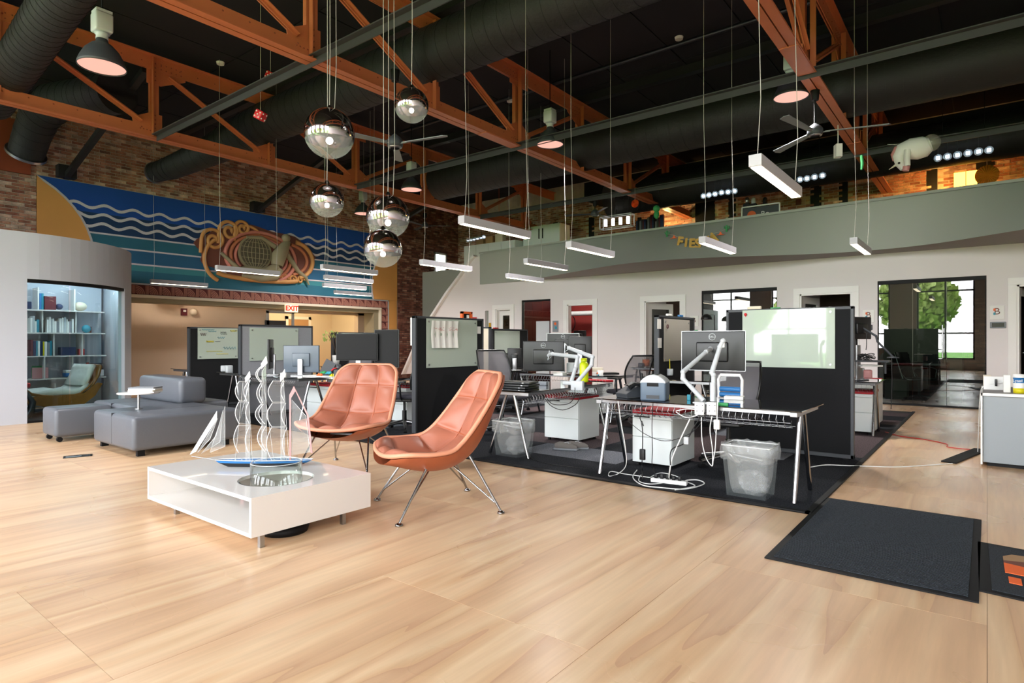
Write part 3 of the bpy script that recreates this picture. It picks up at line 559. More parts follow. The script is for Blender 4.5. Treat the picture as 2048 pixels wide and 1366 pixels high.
# ---- curved glass room on the left
CR = thing('wall_curved', 'white rounded room with a curved glass front and bookshelves inside', 'wall', (-12.2, 2.5, 0), kind='structure')
ccx, ccy, R0 = -13.0, 2.6, 1.95
def cp_(a, r=R0): return (ccx+r*cos(a), ccy+r*sin(a))
ZT, ZG = 2.8, 2.12
A1 = rad(52)
def arcwall(mb, a0, a1, z0, z1, r0=R0-.1, r1=R0, n=24):
    ring = []
    for i in range(n+1):
        a = a0+(a1-a0)*i/n; p, q = cp_(a, r0), cp_(a, r1); ring.append([(p[0], p[1], z0), (q[0], q[1], z0), (q[0], q[1], z1), (p[0], p[1], z1), (p[0], p[1], z0)])
    mb.grid(ring, False); mb.add([ring[0][k] for k in range(4)], [(0, 1, 2, 3)]); mb.add([ring[-1][k] for k in range(4)], [(3, 2, 1, 0)])
mb = MB(); mb.bb(-11.15, -11.05, YF, ccy, 0, ZT); arcwall(mb, 0, rad(100), ZG, ZT); arcwall(mb, A1, rad(100), 0, ZG, n=12); mb.bb(XL, -13.2, ccy+R0-.1, ccy+R0, 0, ZT); mb.bb(XL, -11.1, YF, ccy, ZT-.1, ZT-.02); mb.add([(XL, ccy, ZT-.05), (XL, ccy+R0-.05, ZT-.05), (ccx, ccy+R0-.05, ZT-.05)]+[(*cp_(rad(90-9*k), R0-.05), ZT-.05) for k in range(1, 11)], [tuple(range(13))])
mb.bb(XL+.1, XL+.15, -1, 4.5, 0, ZT-.1); mb.bb(XL, -11.1, -.6, -.5, 0, ZT-.1)
mb.build('room_shell', 'white_wall2', CR)
mb = MB(); arcwall(mb, 0, A1, ZG-.05, ZG, R0-.09, R0-.01); arcwall(mb, 0, A1, 0, .03, R0-.09, R0-.01); mb.build('track', 'black_matte', CR)
for k, (a0, a1) in enumerate(((0, .3), (.3, .6), (.6, A1/1.0))):
    mb = MB(); mb.grid([[(*cp_(a0+.004+(a1-a0-.008)*i/10, R0-.05), z_) for i in range(11)] for z_ in (.03, ZG-.05)]); mb.build('pane', 'pane_blue', CR)
struct('ceiling_curved', MB().bb(XL, -11.2, -.5, 4.4, 2.32, 2.36), 'white_wall2', 'ceiling inside the curved glass room', 'ceiling') if False else None

# ================================================================== ROOF STEEL
ZB, ZTT = 4.6, 5.97
VY = [4.3-2.07*3+2.07*i for i in range(0, 10)]          # -1.91 ... 16.7
VY = [v for v in VY if v < YB-.5]
TR_LBL = ['rust orange steel roof truss nearest the mural wall', 'rust orange steel roof truss crossing over the chrome globes', 'rust orange steel roof truss at the far side, beside the high ceiling fan']
def rivet(mb, x, y, z, s): mb.add([(x, y-.014, z), (x, y, z-.014), (x, y+.014, z), (x, y, z+.014), (x+s*.012, y, z)], [(0, 1, 4), (1, 2, 4), (2, 3, 4), (3, 0, 4)])
for ti, xt in enumerate((-11.0, -6.47, -1.8)):
    t = thing('roof_truss', TR_LBL[ti], 'truss', (xt, 8.4, ZB), group=None)
    y0, y1 = YF, YB
    def chord(zc, up, h=.2, wd=.11):
        mb = MB(); s = 1 if up else -1
        for sx_ in (-1, 1):
            a, b = sorted((xt+sx_*.008, xt+sx_*.02)); mb.bb(a, b, y0, y1, min(zc, zc+s*h), max(zc, zc+s*h))
            a, b = sorted((xt+sx_*.008, xt+sx_*wd)); mb.bb(a, b, y0, y1, zc-.006, zc+.006)
        return mb
    chord(ZB, True).build('bottom_chord', 'rust', t); chord(ZTT, False, .22).build('top_chord', 'rust', t)
    rv = MB()
    for k, y in enumerate(VY):
        mb = MB()
        for s in (-1, 1):
            a, b = sorted((xt+s*.03, xt+s*.042)); mb.bb(a, b, y-.055, y+.055, ZB+.02, ZTT-.03)
            a, b = sorted((xt+s*.042, xt+s*.1)); mb.bb(a, b, y-.055, y-.043, ZB+.02, ZTT-.03)
        mb.build('vertical', 'rust', t)
        g = .24
        fl_ = y < 8.3
        pl = [(y-.3, ZB+.05), (y+.12, ZB+.05), (y+.12, ZB+.42), (y-.08, ZB+.42), (y-.34, ZB+.28)] if y < 8.3 else ([(y-.34, ZB+.05), (y+.34, ZB+.05), (y+.34, ZB+.28), (y+.1, ZB+.42), (y-.1, ZB+.42), (y-.34, ZB+.28)] if y < 8.6 else [(y-.12, ZB+.05), (y+.3, ZB+.05), (y+.34, ZB+.28), (y+.08, ZB+.42), (y-.12, ZB+.42)])
        MM = Matrix(((0, 1, 0, xt), (1, 0, 0, 0), (0, 0, 1, 0), (0, 0, 0, 1)))
        MB(MM).prism(pl, -.006, .006).build('gusset', 'rust', t)
        pt = [(y-.12, ZTT-.05), (y+.5, ZTT-.05), (y+.5, ZTT-.26), (y+.1, ZTT-.46), (y-.12, ZTT-.46)] if y < 8.3 else ([(y-.25, ZTT-.05), (y+.25, ZTT-.05), (y+.25, ZTT-.3), (y-.25, ZTT-.3)] if y < 8.6 else [(y-.5, ZTT-.05), (y+.12, ZTT-.05), (y+.12, ZTT-.46), (y-.1, ZTT-.46), (y-.5, ZTT-.26)])
        MB(MM).prism(pt, -.006, .006).build('gusset', 'rust', t)
        for zz in (.1, .17, .24, .31, .38): rivet(rv, xt+.043, y, ZB+zz, 1); rivet(rv, xt+.043, y, ZTT-zz-.02, 1)
        for j in range(5): rivet(rv, xt+.022, y+(.1+.08*j)*(1 if y < 8.3 else -1), ZTT-.1, 1); rivet(rv, xt+.022, y+(.1+.08*j)*(1 if y < 8.3 else -1), ZTT-.18, 1); rivet(rv, xt+.022, y-.05*j-.02, ZB+.12, 1)
        if k+1 < len(VY):
            yn = VY[k+1]
            if y < 8.2: p, q = (y+.22, ZTT-.27), (yn-.2, ZB+.25)
            else: p, q = (y+.2, ZB+.25), (yn-.22, ZTT-.27)
            mb = MB()
            for s in (-1, 1):
                mb.bar((xt+s*.02, p[0], p[1]), (xt+s*.02, q[0], q[1]), .012, .075, up=(0, 0, 1)); mb.bar((xt+s*.045, p[0], p[1]), (xt+s*.045, q[0], q[1]), .05, .012, up=(0, 0, 1))
            mb.build('diagonal', 'rust', t)
    yy = y0+.1
    while yy < y1:
        rivet(rv, xt+.022, yy, ZB+.15, 1); rivet(rv, xt+.022, yy, ZTT-.12, 1); yy += .3
    for ys in (7.9, 12.2): MB().bb(xt-.1, xt+.1, ys-.45, ys+.45, ZB-.016, ZB-.006).build('splice_plate', 'rust', t)
    o = rv.build('rivets', 'rust_dark', t); o['kind'] = 'stuff'
# black lateral struts and wall braces
for y, nm in ((4.3, 'dark grey steel strut crossing between the trusses nearest the camera'), (8.38, 'dark grey steel strut crossing above the middle of the office'), (12.5, 'dark steel strut crossing near the mezzanine')):
    o = MB().bb(-10.9, XR-.1, y-.08, y+.08, ZB+.03, ZB+.045).bb(-10.9, XR-.1, y-.006, y+.006, ZB-.06, ZB+.03).build('cross_strut', 'strut_grey'); tag(o, nm, 'strut')
for y, nm in ((4.2, 'black brace sloping down to the brick wall above the left end of the mural'), (8.4, 'black brace sloping down to the brick wall above the middle of the mural'), (12.5, 'black brace sloping down to the brick wall at the right end of the mural')):
    t = thing('wall_brace', nm, 'brace', (XL+.1, y, 4.7))
    MB().bar((XL+.1, y, 4.62), (-11.1, y, 5.75), .1, .1).build('bar', 'black_paint', t); MB().bb(XL+.02, XL+.22, y-.16, y+.16, 4.6, 4.85).build('bracket', 'black_paint', t)
for i, y in enumerate((2.23, 6.36, 10.5, 14.6)):
    o = MB().bb(XL+.05, XR-.1, y-.07, y+.07, ZTT+.02, ZC-.01).build('roof_joist', 'black_paint'); tag(o, 'black roof joist under the deck, number %s from the window wall' % ['one', 'two', 'three', 'four'][i], 'joist')
# ducts: ribbed round ductwork
def duct(name, label, pts, r, rings=.22, flange=None, rr=None):
    t = thing(name, label, 'duct', pts[0]); P = [Vector(p) for p in pts]
    mb = MB(); rr = rr or [r]*len(P); mb.tube(P, rr, 28, True); mb.build('duct_body', 'duct', t); mb = MB()
    for a, b, ra, rb_ in zip(P[:-1], P[1:], rr[:-1], rr[1:]):
        L = (b-a).length; d_ = (b-a)/L; k = 0.0
        while k < L: mb.tube([a+d_*k, a+d_*(k+.014)], ra+(rb_-ra)*k/L+.004, 28, True); k += rings
    mb.build('duct_seams', 'duct', t)['kind'] = 'stuff'
    if flange: MB().tube([flange, Vector(flange)+(P[-1]-P[-2]).normalized()*.05], rr[-1]*1.15, 28).build('flange', 'steel', t)
    return t
duct('air_duct', 'big black round duct running through the trusses behind the chrome globes', [(XR-.2, 6.3, 5.42), (-10.9, 6.3, 5.42), (-11.8, 6.25, 5.36), (-12.6, 6.1, 5.2), onX(345, 335, -13.6), onX(312, 345, -14.3)], .38, flange=onX(312, 345, -14.3), rr=[.38, .38, .36, .3, .24, .2])
duct('air_duct', 'black round duct elbowing down to the brick above the tan sun', [onX(235, 185, -11.6), onX(165, 198, -12.6), onX(110, 205, -13.4), onX(82, 228, -13.9), onX(66, 265, -14.3), onX(53, 305, -14.6)], .34, flange=onX(53, 305, -14.6), rr=[.34, .34, .33, .32, .3, .29])
duct('air_duct', 'large black duct dropping at the top left corner of the hall', [CO+ray(190, -95)*6.7, CO+ray(120, 0)*7.3, CO+ray(55, 100)*8.2, CO+ray(-15, 205)*9.4], .27, rings=.14)
duct('air_duct', 'long black round duct high above the desks', [(XR-.2, 10.6, 5.1), (-10.6, 10.6, 5.1)], .42)
duct('air_duct', 'black ribbed duct above the mezzanine edge', [(XR-.2, 14.2, 4.95), (-6.2, 14.2, 4.95), (-7.0, 14.1, 4.9), (-7.5, 13.5, 4.75)], .42, rings=.14)
o = MB().tube([(XR-.1, 7.2, 5.85), (-8, 7.2, 5.85)], .03, 8).build('sprinkler_pipe', 'dark_metal'); tag(o, 'thin dark sprinkler pipe running under the roof deck', 'pipe')
o = MB().tube([(XR-.1, 9.4, 6.02), (-10.6, 9.4, 6.02)], .035, 8).build('conduit', 'dark_metal'); tag(o, 'dark conduit under the roof deck above the middle desks', 'pipe')
o = MB().bb(-9, XR-.2, 14.8, 15.8, 5.2, 5.7).build('duct_box', 'black_matte'); tag(o, 'rectangular black duct against the back brick wall', 'duct')
o = MB().tube([(-10.9+0, -.1, 0), (-10.9, -.1, ZC)], .12, 20).build('column', 'black_paint') if False else None
# black column and rust panel at the far left
p = onX(8, 683, -13.6); o = MB().bb(-13.8, -13.5, 2.2, 2.5, 2.8, ZC-.05).build('steel_column', 'black_paint'); tag(o, 'black column rising above the curved white room at the left edge', 'column')
o = MB().bb(XL+.01, XL+.07, 2.75, 3.62, 4.55, 5.6).build('wall_plate', 'rust_dark'); tag(o, 'rust red plate on the brick behind the duct elbow', 'panel')

# ================================================================== CEILING LAMPS
def pendant_proto():
    t = thing('linear_pendant', '', 'lamp', (0, 0, 0), 0, 'white linear pendant lamps')
    MB().bb(-.045, .045, 0, 1.2, .0, .085).build('housing', 'housing_grey', t, bevel=.003)
    MB().bb(-.036, .036, .02, 1.18, -.004, .0).build('diffuser', 'lamp_white', t)
    for y in (.06, 1.14): MB().tube([(0, y, .085), (.02, y+.01, .5), (0, y, 1.6), (0, y, ZC-2.45)], .0032, 5).build('cable', 'cable_white', t)
    return t
PEND = [(1510, 332, 'big nearest white linear lamp hanging at upper right beside the ceiling fan'), (922, 447, 'long white linear lamp in front of the white mezzanine cabinets'), (1137, 495, 'white linear lamp over the left end of the curved parapet'),
        (1404, 486, 'white linear lamp hanging in front of the FIESTA garland'), (1707, 488, 'white linear lamp at right above the big office glass'), (1051, 527, 'white linear lamp below the parapet, second lowest of that row'),
        (1014, 555, 'lowest white linear lamp in the row by the parapet end'), (842, 529, 'white linear lamp in front of the small brick wall window'), (432, 540, 'white linear lamp crossing the bottom of the mural medallion'),
        (301, 566, 'white linear lamp nearest the curved glass room, over the fan tile border'), (643, 538, 'topmost of the four stacked linear lamps before the mural'), (649, 558, 'second of the four stacked linear lamps before the mural'),
        (646, 573, 'third of the four stacked linear lamps before the mural'), (669, 587, 'lowest of the four stacked linear lamps before the mural')]
pp0 = pendant_proto(); first = True
for px, py, lb in PEND:
    P = onZ(px, py, 2.45)
    if first: pp0.location = P; pp0['label'] = lb; first = False
    else: dup(pp0, P, 0, lb)
def highbay(s=1.0):
    t = thing('high_bay_lamp', '', 'lamp', (0, 0, 0), 0, 'high bay lamps')
    MB().lathe([(.225, 0), (.222, .03), (.2, .09), (.16, .17), (.1, .235), (.06, .26), (.05, .3)], n=32).build('shade', 'dark_grey', t, thick=.006)
    MB().lathe([(.22, .012), (.001, .012)], n=32).build('lens', 'lamp_pink', t)
    MB().lathe([(.001, .32), (.06, .3), (.055, .34), (.075, .36), (.001, .37)], n=16).build('neck', 'light_grey', t)
    MB().rbox((0, 0, .47), (.17, .17, .2), .02).bb(-.075, .075, -.075, .075, .57, .6).build('ballast', 'light_grey', t)
    return t
HB = [(204, 135, 6.5, 'high bay lamp at the upper left under the big duct'), (1582, 195, 8.4, 'high bay lamp beside the riveted truss at upper right'), (1100, 290, 10.3, 'high bay lamp hanging in front of the middle truss'), (823, 380, 13.2, 'high bay lamp to the right of the upper chrome globe'), (726, 428, 16.2, 'small far high bay lamp near the mural top')]
hb0 = highbay()
for i, (px, py, Z, lb) in enumerate(HB):
    P = CO+ray(px, py)*Z
    if i == 0: hb0.location = P; hb0['label'] = lb; q = hb0; ROOTM[q.name] = Matrix.Translation(P)
    else: q = dup(hb0, P, 0, lb)
    MB().cyl(P+Vector((0, 0, .6)), (P.x, P.y, ZC), .008, n=6).build('rod', 'black_matte', q)
for px, py, Z, e in [(204, 135, 6.5, 330), (1582, 195, 8.4, 620), (1100, 290, 10.3, 680), (823, 380, 13.2, 700), (726, 428, 16.2, 620)]:
    l_ = bpy.data.lights.new('high_bay_light', 'SPOT'); l_.energy = e; l_.spot_size = rad(130); l_.spot_blend = .6; l_.color = (1, .95, .92); l_.shadow_soft_size = .2
    o = bpy.data.objects.new('high_bay_light', l_); o.location = CO+ray(px, py)*Z+Vector((0, 0, -.02)); C.objects.link(o)
# chrome globes
def globe(px, py, rpx, Z, lb):
    c = CO+ray(px, py)*Z; r = rpx/FPX*Z*.985
    t = thing('globe_pendant', lb, 'lamp', c, 0, 'chrome topped glass globe pendants')
    MB().ball(c, r, 48, 20, lo=-17, hi=90).build('chrome_top', 'mirror_ball', t); MB().ball(c, r*.998, 48, 20, lo=-90, hi=-17).build('glass_bottom', 'globe_clear', t)
    MB().ball(c+Vector((0, 0, -r*.3)), r*.14, 16, 10).build('bulb', 'lamp_bulb', t)
    MB().cyl(c+Vector((0, 0, r*.98)), c+Vector((0, 0, r+.03)), .03, .012).build('cap', 'chrome', t)
    MB().tube([c+Vector((0, 0, r)), c+Vector((.01, 0, r+.5)), (c.x, c.y, ZC)], .0035, 6).build('cable', 'cable_white', t)
    if rpx > 40: MB().tube([c+Vector((.05, .02, r)), c+Vector((.06, .03, r+.4)), (c.x+.05, c.y+.02, ZC)], .003, 6).build('cable', 'cable_white', t)
globe(659, 267, 50, 5.5, 'largest chrome globe, highest of the left pair'); globe(823, 211, 34.5, 5.4, 'small chrome globe hanging highest at the right'); globe(654, 401, 34, 5.7, 'small chrome globe hanging under the largest one')
globe(776, 433, 43.5, 5.75, 'medium chrome globe just above and behind the lowest one'); globe(766, 497, 38.5, 5.35, 'lowest chrome globe of the cluster')
# ceiling fans
def fan(px, py, Z, a0, lb, top, L=.72):
    c = CO+ray(px, py)*Z; t = thing('ceiling_fan', lb, 'fan', c, 0)
    MB().lathe([(.001, -.04), (.09, -.04), (.1, -.01), (.1, .04), (.07, .08), (.02, .12), (.001, .14)], c, 24).build('motor', 'dark_grey', t); MB().lathe([(.06, -.055), (.085, -.045), (.085, -.035)], c, 24).build('ring', 'steel', t)
    for k in range(3):
        a = rad(a0+120*k); M = Matrix.Translation(c) @ Matrix.Rotation(a, 4, 'Z') @ Matrix.Rotation(rad(10), 4, 'X')
        MB(M).prism([(.1, 0), (.1, .001)], 0, 0) if False else None
        bl = MB(M); bl.add([(.12, -.035, 0), (L, -.06, 0), (L+.03, 0, 0), (L, .06, 0), (.12, .035, 0), (.12, -.035, .008), (L, -.06, .008), (L+.03, 0, .008), (L, .06, .008), (.12, .035, .008)], [(4, 3, 2, 1, 0), (5, 6, 7, 8, 9), (0, 1, 6, 5), (1, 2, 7, 6), (2, 3, 8, 7), (3, 4, 9, 8), (4, 0, 5, 9)]); bl.bb(.05, .18, -.02, .02, -.008, .0)
        bl.build('blade', 'mid_grey' if Z < 9 else 'dark_grey', t)
    MB().cyl(c+Vector((0, 0, .12)), (c.x, c.y, top), .014, n=8).build('rod', 'black_matte', t); MB().cyl((c.x, c.y, top-.14), (c.x, c.y, top), .045, .06, n=12).build('canopy', 'black_matte', t)
fan(1630, 265, 8.2, 18, 'three bladed ceiling fan hanging from the right hand truss', 4.6, .86); fan(790, 288, 7.6, 15, 'dark ceiling fan behind the chrome globes', 4.6); fan(1190, 428, 14.6, 80, 'ceiling fan before the mezzanine brick wall', 4.6); fan(850, 452, 17.5, 40, 'far small ceiling fan in the dark brick corner', 4.9)
# smoke detector discs with wires, hanging dice, pod lights
for px, py, lb in ((441, 128, 'small white ceiling disc above the mural with a wire below'), (1358, 78, 'small white ceiling disc over the middle of the office'), (1020, 203, 'small white ceiling disc beside the middle truss'), (1455, 272, 'small white ceiling disc behind the big linear lamp')):
    P = onZ(px, py, ZC-.03); P = CO+(P-CO)*1.0; o = MB().cyl((P.x, P.y, ZC), (P.x, P.y, ZC-.04), .07, .06, n=20).build('ceiling_disc', 'white_plastic'); tag(o, lb, 'detector', 'small ceiling discs')
def die(px, py, Z, lb, top):
    c = CO+ray(px, py)*Z; t = thing('toy_die', lb, 'toy', c, .4, 'hanging red dice'); M = Matrix.Rotation(.5, 4, 'Y')
    b = MB(Matrix.Translation(c) @ Matrix.Rotation(.4, 4, 'Z') @ M); b.rbox((0, 0, 0), (.13, .13, .13), .02).build('cube', 'red', t)
    b = MB(Matrix.Translation(c) @ Matrix.Rotation(.4, 4, 'Z') @ M)
    for u in (-.035, .035):
        for v in (-.035, .035): b.ball((u, -.062, v), .013, 8, 4); b.ball((.062, u, v), .013, 8, 4); b.ball((-.062, u, v), .013, 8, 4)
    b.ball((0, -.062, 0), .013, 8, 4); b.build('dots', 'white_plastic', t); MB().cyl(c+Vector((0, 0, .06)), (c.x, c.y, top), .003, n=5).build('string', 'cream', t)
die(521, 231, 8.6, 'red spotted toy die hanging low on a white string', ZC); die(541, 153, 9.6, 'red spotted toy die hanging up by the duct', ZC)
q = CO+ray(1676, 302)*9.5; o = MB().box(q, (.09, .12, .2), .5).cyl(q, (q.x, q.y, 5.2), .008, n=6).build('camera_pod', 'white_plastic'); tag(o, 'small white box hung from the dark duct to the right of the ceiling fan', 'device')

# ================================================================== FLOOR COVERINGS
CX0, CX1, CY0, CY1 = -13.2, -1.0, 4.58, 12.3
rg = struct('carpet', MB().bb(CX0, CX1, CY0, CY1, 0, .004), 'black_matte', 'dark carpet tile area under all the desks', 'carpet')
T_ = .61; tm = {}
for k in ('carpet_dark', 'carpet_light', 'carpet_brown'):
    me = MB().bb(.001, T_-.001, .001, T_-.001, .004, .011).mesh('carpet_tile'); me.materials.append(MATS[k]); tm[k] = me
nx, ny = 20, 12
for i in range(nx):
    for j in range(ny):
        k = 'carpet_dark'; r = random.random()
        if j > 1 and r < .34: k = 'carpet_brown'
        if (i, j) in ((3, 1), (4, 1), (1, 3), (7, 2), (9, 1), (16, 4)) or (j > 3 and r > .93): k = 'carpet_light'
        o = bpy.data.objects.new('carpet_tile', tm[k]); C.objects.link(o); o.parent = rg; o.location = (CX1-(i+1)*T_, CY0+.05+j*T_, 0)
MB().bb(CX0, CX1+.03, CY0, CY0+.05, 0, .014).bb(CX1, CX1+.04, CY0, CY1, 0, .014).build('edge_strip', 'black_matte', rg)
# entrance mats
m1 = thing('door_mat', 'large plain charcoal ribbed mat on the plywood at right', 'mat', (-.5, 4.3, 0), rad(-1.5))
bm_ = MB().bb(-.97, -.03, 3.5, 5.13, 0, .008).build('backing', 'black_matte', m1)
mb = MB(); y = 3.54
while y < 5.09:
    mb.bb(-.93, -.07, y, y+.011, .008, .0135); y += .019
mb.build('ribs', 'mat_rib', m1)['kind'] = 'stuff'
mt = onZ(1955, 1085); mw = .6
m2 = thing('logo_mat', 'dark mat with an orange and brown rounded emblem, cut by the picture edge', 'mat', (.3, 4.2, 0))
PA, PB, PC = onZ(1955, 1085), onZ(1958, 1183), onZ(2048, 1102)
ux = (PC-PA).normalized(); uy = (PB-PA); L2 = uy.length; uy = uy.normalized(); MM = Matrix((ux, -uy, Vector((0, 0, 1)))).transposed().to_4x4(); MM.translation = PA
MB(MM).bb(0, .95, -L2, 0, 0, .008).build('backing', 'black_matte', m2); mb = MB(MM)
MB(MM).bb(.05, .9, -L2+.04, -.04, .008, .012).build('pile', 'mat_rib', m2)
def flatp(pts, z0, z1, M): 
    n = len(pts); return MB(M).add([(a, b, z0) for a, b in pts]+[(a, b, z1) for a, b in pts], [tuple(range(n-1, -1, -1)), tuple(range(n, 2*n))]+[(i, (i+1) % n, (i+1) % n+n, i+n) for i in range(n)])
h = L2
flatp([(.11, -.36*h), (.11, -.27*h), (.15, -.2*h), (.22, -.18*h), (.5, -.18*h), (.58, -.22*h), (.62, -.36*h)], .012, .014, MM).build('emblem_top', 'cork', m2)
flatp([(.11, -.42*h), (.11, -.36*h), (.2, -.32*h), (.4, -.31*h), (.62, -.36*h), (.62, -.46*h), (.3, -.47*h)], .012, .0145, MM).build('emblem_middle', 'm_brown', m2)
flatp([(.11, -.6*h), (.11, -.41*h), (.3, -.45*h), (.62, -.45*h), (.6, -.6*h)], .012, .015, MM).build('emblem_base', 'orange', m2)
mb = MB(MM)
for k, x_ in enumerate((.12, .19, .26, .34, .42, .49)):
    mb.bb(x_, x_+.05, -.78*h, -.67*h, .012, .015)
mb.build('lettering', 'orange', m2)
# floor outlet cover
A, B, D = onZ(127, 913), onZ(185, 908), onZ(140, 920)
fo = thing('floor_outlet', 'black framed floor outlet cover left of the grey ottoman', 'outlet', A); u = (B-A).normalized(); v = Vector((-u.y, u.x, 0)); M = Matrix((u, v, Vector((0, 0, 1)))).transposed().to_4x4(); M.translation = A
L = (B-A).length
MB(M).bb(0, L, -.14, -.12, 0, .004).bb(0, L, -.02, 0, 0, .004).bb(0, .02, -.14, 0, 0, .004).bb(L-.02, L, -.14, 0, 0, .004).bb(L*.62, L*.9, -.09, -.05, 0, .004).build('frame', 'black_matte', fo); MB(M).bb(.02, L-.02, -.12, -.02, 0, .002).build('lid', 'steel', fo)

# ================================================================== COFFEE TABLE
ct = thing('coffee_table', 'low white box coffee table with open shelf and round glass hole', 'table', (-4.01, 2.22, 0))
x0, x1, y0, y1, z0, z1 = -4.72, -3.30, 1.80, 2.65, .078, .306; w_ = .022
hc, hr = (-3.66, 2.17), .235
# top with round hole
n = 48; ring = [(hc[0]+hr*cos(2*PI*i/n), hc[1]+hr*sin(2*PI*i/n)) for i in range(n)]
def out(a):
    dx, dy = cos(a), sin(a); ts = []
    if dx > 1e-9: ts.append((x1-hc[0])/dx)
    if dx < -1e-9: ts.append((x0-hc[0])/dx)
    if dy > 1e-9: ts.append((y1-hc[1])/dy)
    if dy < -1e-9: ts.append((y0-hc[1])/dy)
    t_ = min(ts); return (hc[0]+dx*t_, hc[1]+dy*t_)
angs = sorted([2*PI*i/n for i in range(n)]+[math.atan2(cy-hc[1], cx-hc[0]) % (2*PI) for cx in (x0, x1) for cy in (y0, y1)])
mb = MB(); N = len(angs)
inn = [(hc[0]+hr*cos(a), hc[1]+hr*sin(a)) for a in angs]; oo = [out(a) for a in angs]
vs = [(*p, z1) for p in inn]+[(*p, z1) for p in oo]+[(*p, z1-w_) for p in inn]+[(*p, z1-w_) for p in oo]; fs = []
for i in range(N):
    j = (i+1) % N; fs += [(i, i+N, j+N, j), (i+2*N, j+2*N, j+3*N, i+3*N), (i, j, j+2*N, i+2*N), (i+N, i+3*N, j+3*N, j+N)]
mb.add(vs, fs); mb.build('tabletop', 'white_gloss', ct)
MB().bb(x0, x1, y0, y1, z0, z0+w_).build('bottom_panel', 'white_gloss', ct)
for a, b in ((x0, x0+w_), (x1-w_, x1)): MB().bb(a, b, y0, y1, z0+w_, z1-w_).build('side_panel', 'white_gloss', ct)
MB().bb(x0+w_, x1-w_, y1-w_, y1, z0+w_, z1-w_).build('back_panel', 'white_gloss', ct)
for a in (x0+.28, x1-.035):
    for b in (y0+.08, y1-.2): MB().bb(a-.014, a+.014, b-.014, b+.014, 0, z0).build('leg', 'steel', ct)
MB().lathe([(.16, .31), (.165, .31), (.165, z0+w_+.001), (.16, z0+w_+.001)], (hc[0], hc[1], 0), 48).build('glass_cylinder', 'clear_glass', ct) if False else None
MB().lathe([(hr, z1-.001), (hr-.012, z1-.001), (hr-.012, z1-.012)], (*hc, 0), 48).build('rim', 'clear_glass', ct)
o = thing('glass_cylinder', 'clear glass cylinder standing in the round hole of the coffee table', 'vase', (*hc, z0+w_))
MB().lathe([(.155, z0+w_+.002), (.16, z0+w_+.002), (.16, .415), (.155, .415), (.155, z0+w_+.006)], (*hc, 0), 56).build('wall', 'clear_glass', o); MB().lathe([(.16, .413), (.157, .417), (.154, .413)], (*hc, 0), 56).build('rim', 'acrylic_edge', o)
o = MB().lathe([(.001, .001), (.14, .001), (.15, .03), (.13, .055), (.001, .055)], (-3.5, 2.13, 0), 40).build('floor_puck', 'black_matte'); tag(o, 'round black woven base on the floor under the coffee table', 'base')
pf_ = onZ(415, 992, .1)
o = thing('small_box', 'tiny maroon patterned box inside the coffee table shelf', 'box', (-4.12, 2.2, z0+w_)); MB().rbox((-4.12, 2.2, z0+w_+.027), (.05, .04, .05), .004, rz=.3).build('body', 'maroon', o); MB().box((-4.12, 2.179, z0+w_+.027), (.03, .002, .03), .3).build('label', 'pink', o)
o = MB().bar((-4.16, 2.18, z0+w_+.01), (-4.42, 2.3, z0+w_+.09), .03, .012).build('ruler', 'dark_metal'); tag(o, 'dark metal bar leaning inside the coffee table shelf', 'bar')
# ---- crystal tall ship
sa, sb = onZ(430, 935, z1), onZ(622, 934, z1)
sh = thing('glass_ship', 'clear acrylic model tall ship with blue hull edge on the coffee table', 'model ship', ((sa+sb)/2).to_tuple())
U = (sb-sa).normalized(); V = Vector((-U.y, U.x, 0)); LS = (sb-sa).length
SM = Matrix((U, V, Vector((0, 0, 1)))).transposed().to_4x4(); SM.translation = sa+V*.03
hull = []
for z_, a, b, wd in ((.0, .12, .84, .02), (.03, .03, .95, .048), (.046, .0, 1.0, .055)):
    row = []
    for i in range(13):
        t_ = i/12; u_ = (a+(b-a)*t_)*LS; hw = wd*math.sin(PI*min(1, t_*.85+.08))**.7; row.append((u_, -hw, z_+.0))
    for i in range(12, -1, -1):
        t_ = i/12; u_ = (a+(b-a)*t_)*LS; hw = wd*math.sin(PI*min(1, t_*.85+.08))**.7; row.append((u_, hw, z_))
    row.append(row[0]); hull.append(row)
h_ = MB(SM).grid(hull[:2]); h_.build('lower_hull', 'dark_metal', sh)
MB(SM).grid(hull[1:]).build('upper_hull', 'blue', sh)
dk = MB(SM); dk.add(hull[2][:-1], [tuple(range(len(hull[2])-1))]); dk.build('deck', 'acrylic_sheet', sh)
mb = MB(SM); rim = [Vector(p)+Vector((0, 0, .004)) for p in hull[2][:-1]]; mb.tube(rim, .003, 5, closed=True); mb.build('rail', 'acrylic_edge', sh)
MB(SM).tube([(.02, 0, .045), (-.18, 0, .075)], .003, 6).build('bowsprit', 'steel', sh)
def loc(px, py, off=0.0):
    """point on the ship's centre plane"""
    d = ray(px, py); nrm = V; O = SM.translation+V*off; t_ = (O-CO).dot(nrm)/d.dot(nrm); return CO+d*t_
def sheet(pxs, m_, name, th=.003, off=0.0):
    P = [loc(*q, off) for q in pxs]; n = len(P); vs = [p-V*th/2 for p in P]+[p+V*th/2 for p in P]
    MB().add(vs, [tuple(range(n)), tuple(range(2*n-1, n-1, -1))]).build(name, m_, sh)
    MB().tube(P, .0016, 4, closed=True).build('edge', 'acrylic_edge', sh)
for px0, px1, top, tip in ((493, 500, 742, 766), (525, 534, 712, 738), (563, 570, 738, 764)):
    sheet([(px0-1, 925), (px0-1, tip+6), (px1-2, tip-8), (px1, 925)], 'acrylic_sheet', 'mast'); sheet([(px0-3, tip-10), ((px0+px1)/2+3, top), (px1+1, tip-12), (px0-2, tip)], 'acrylic_edge', 'pennant')
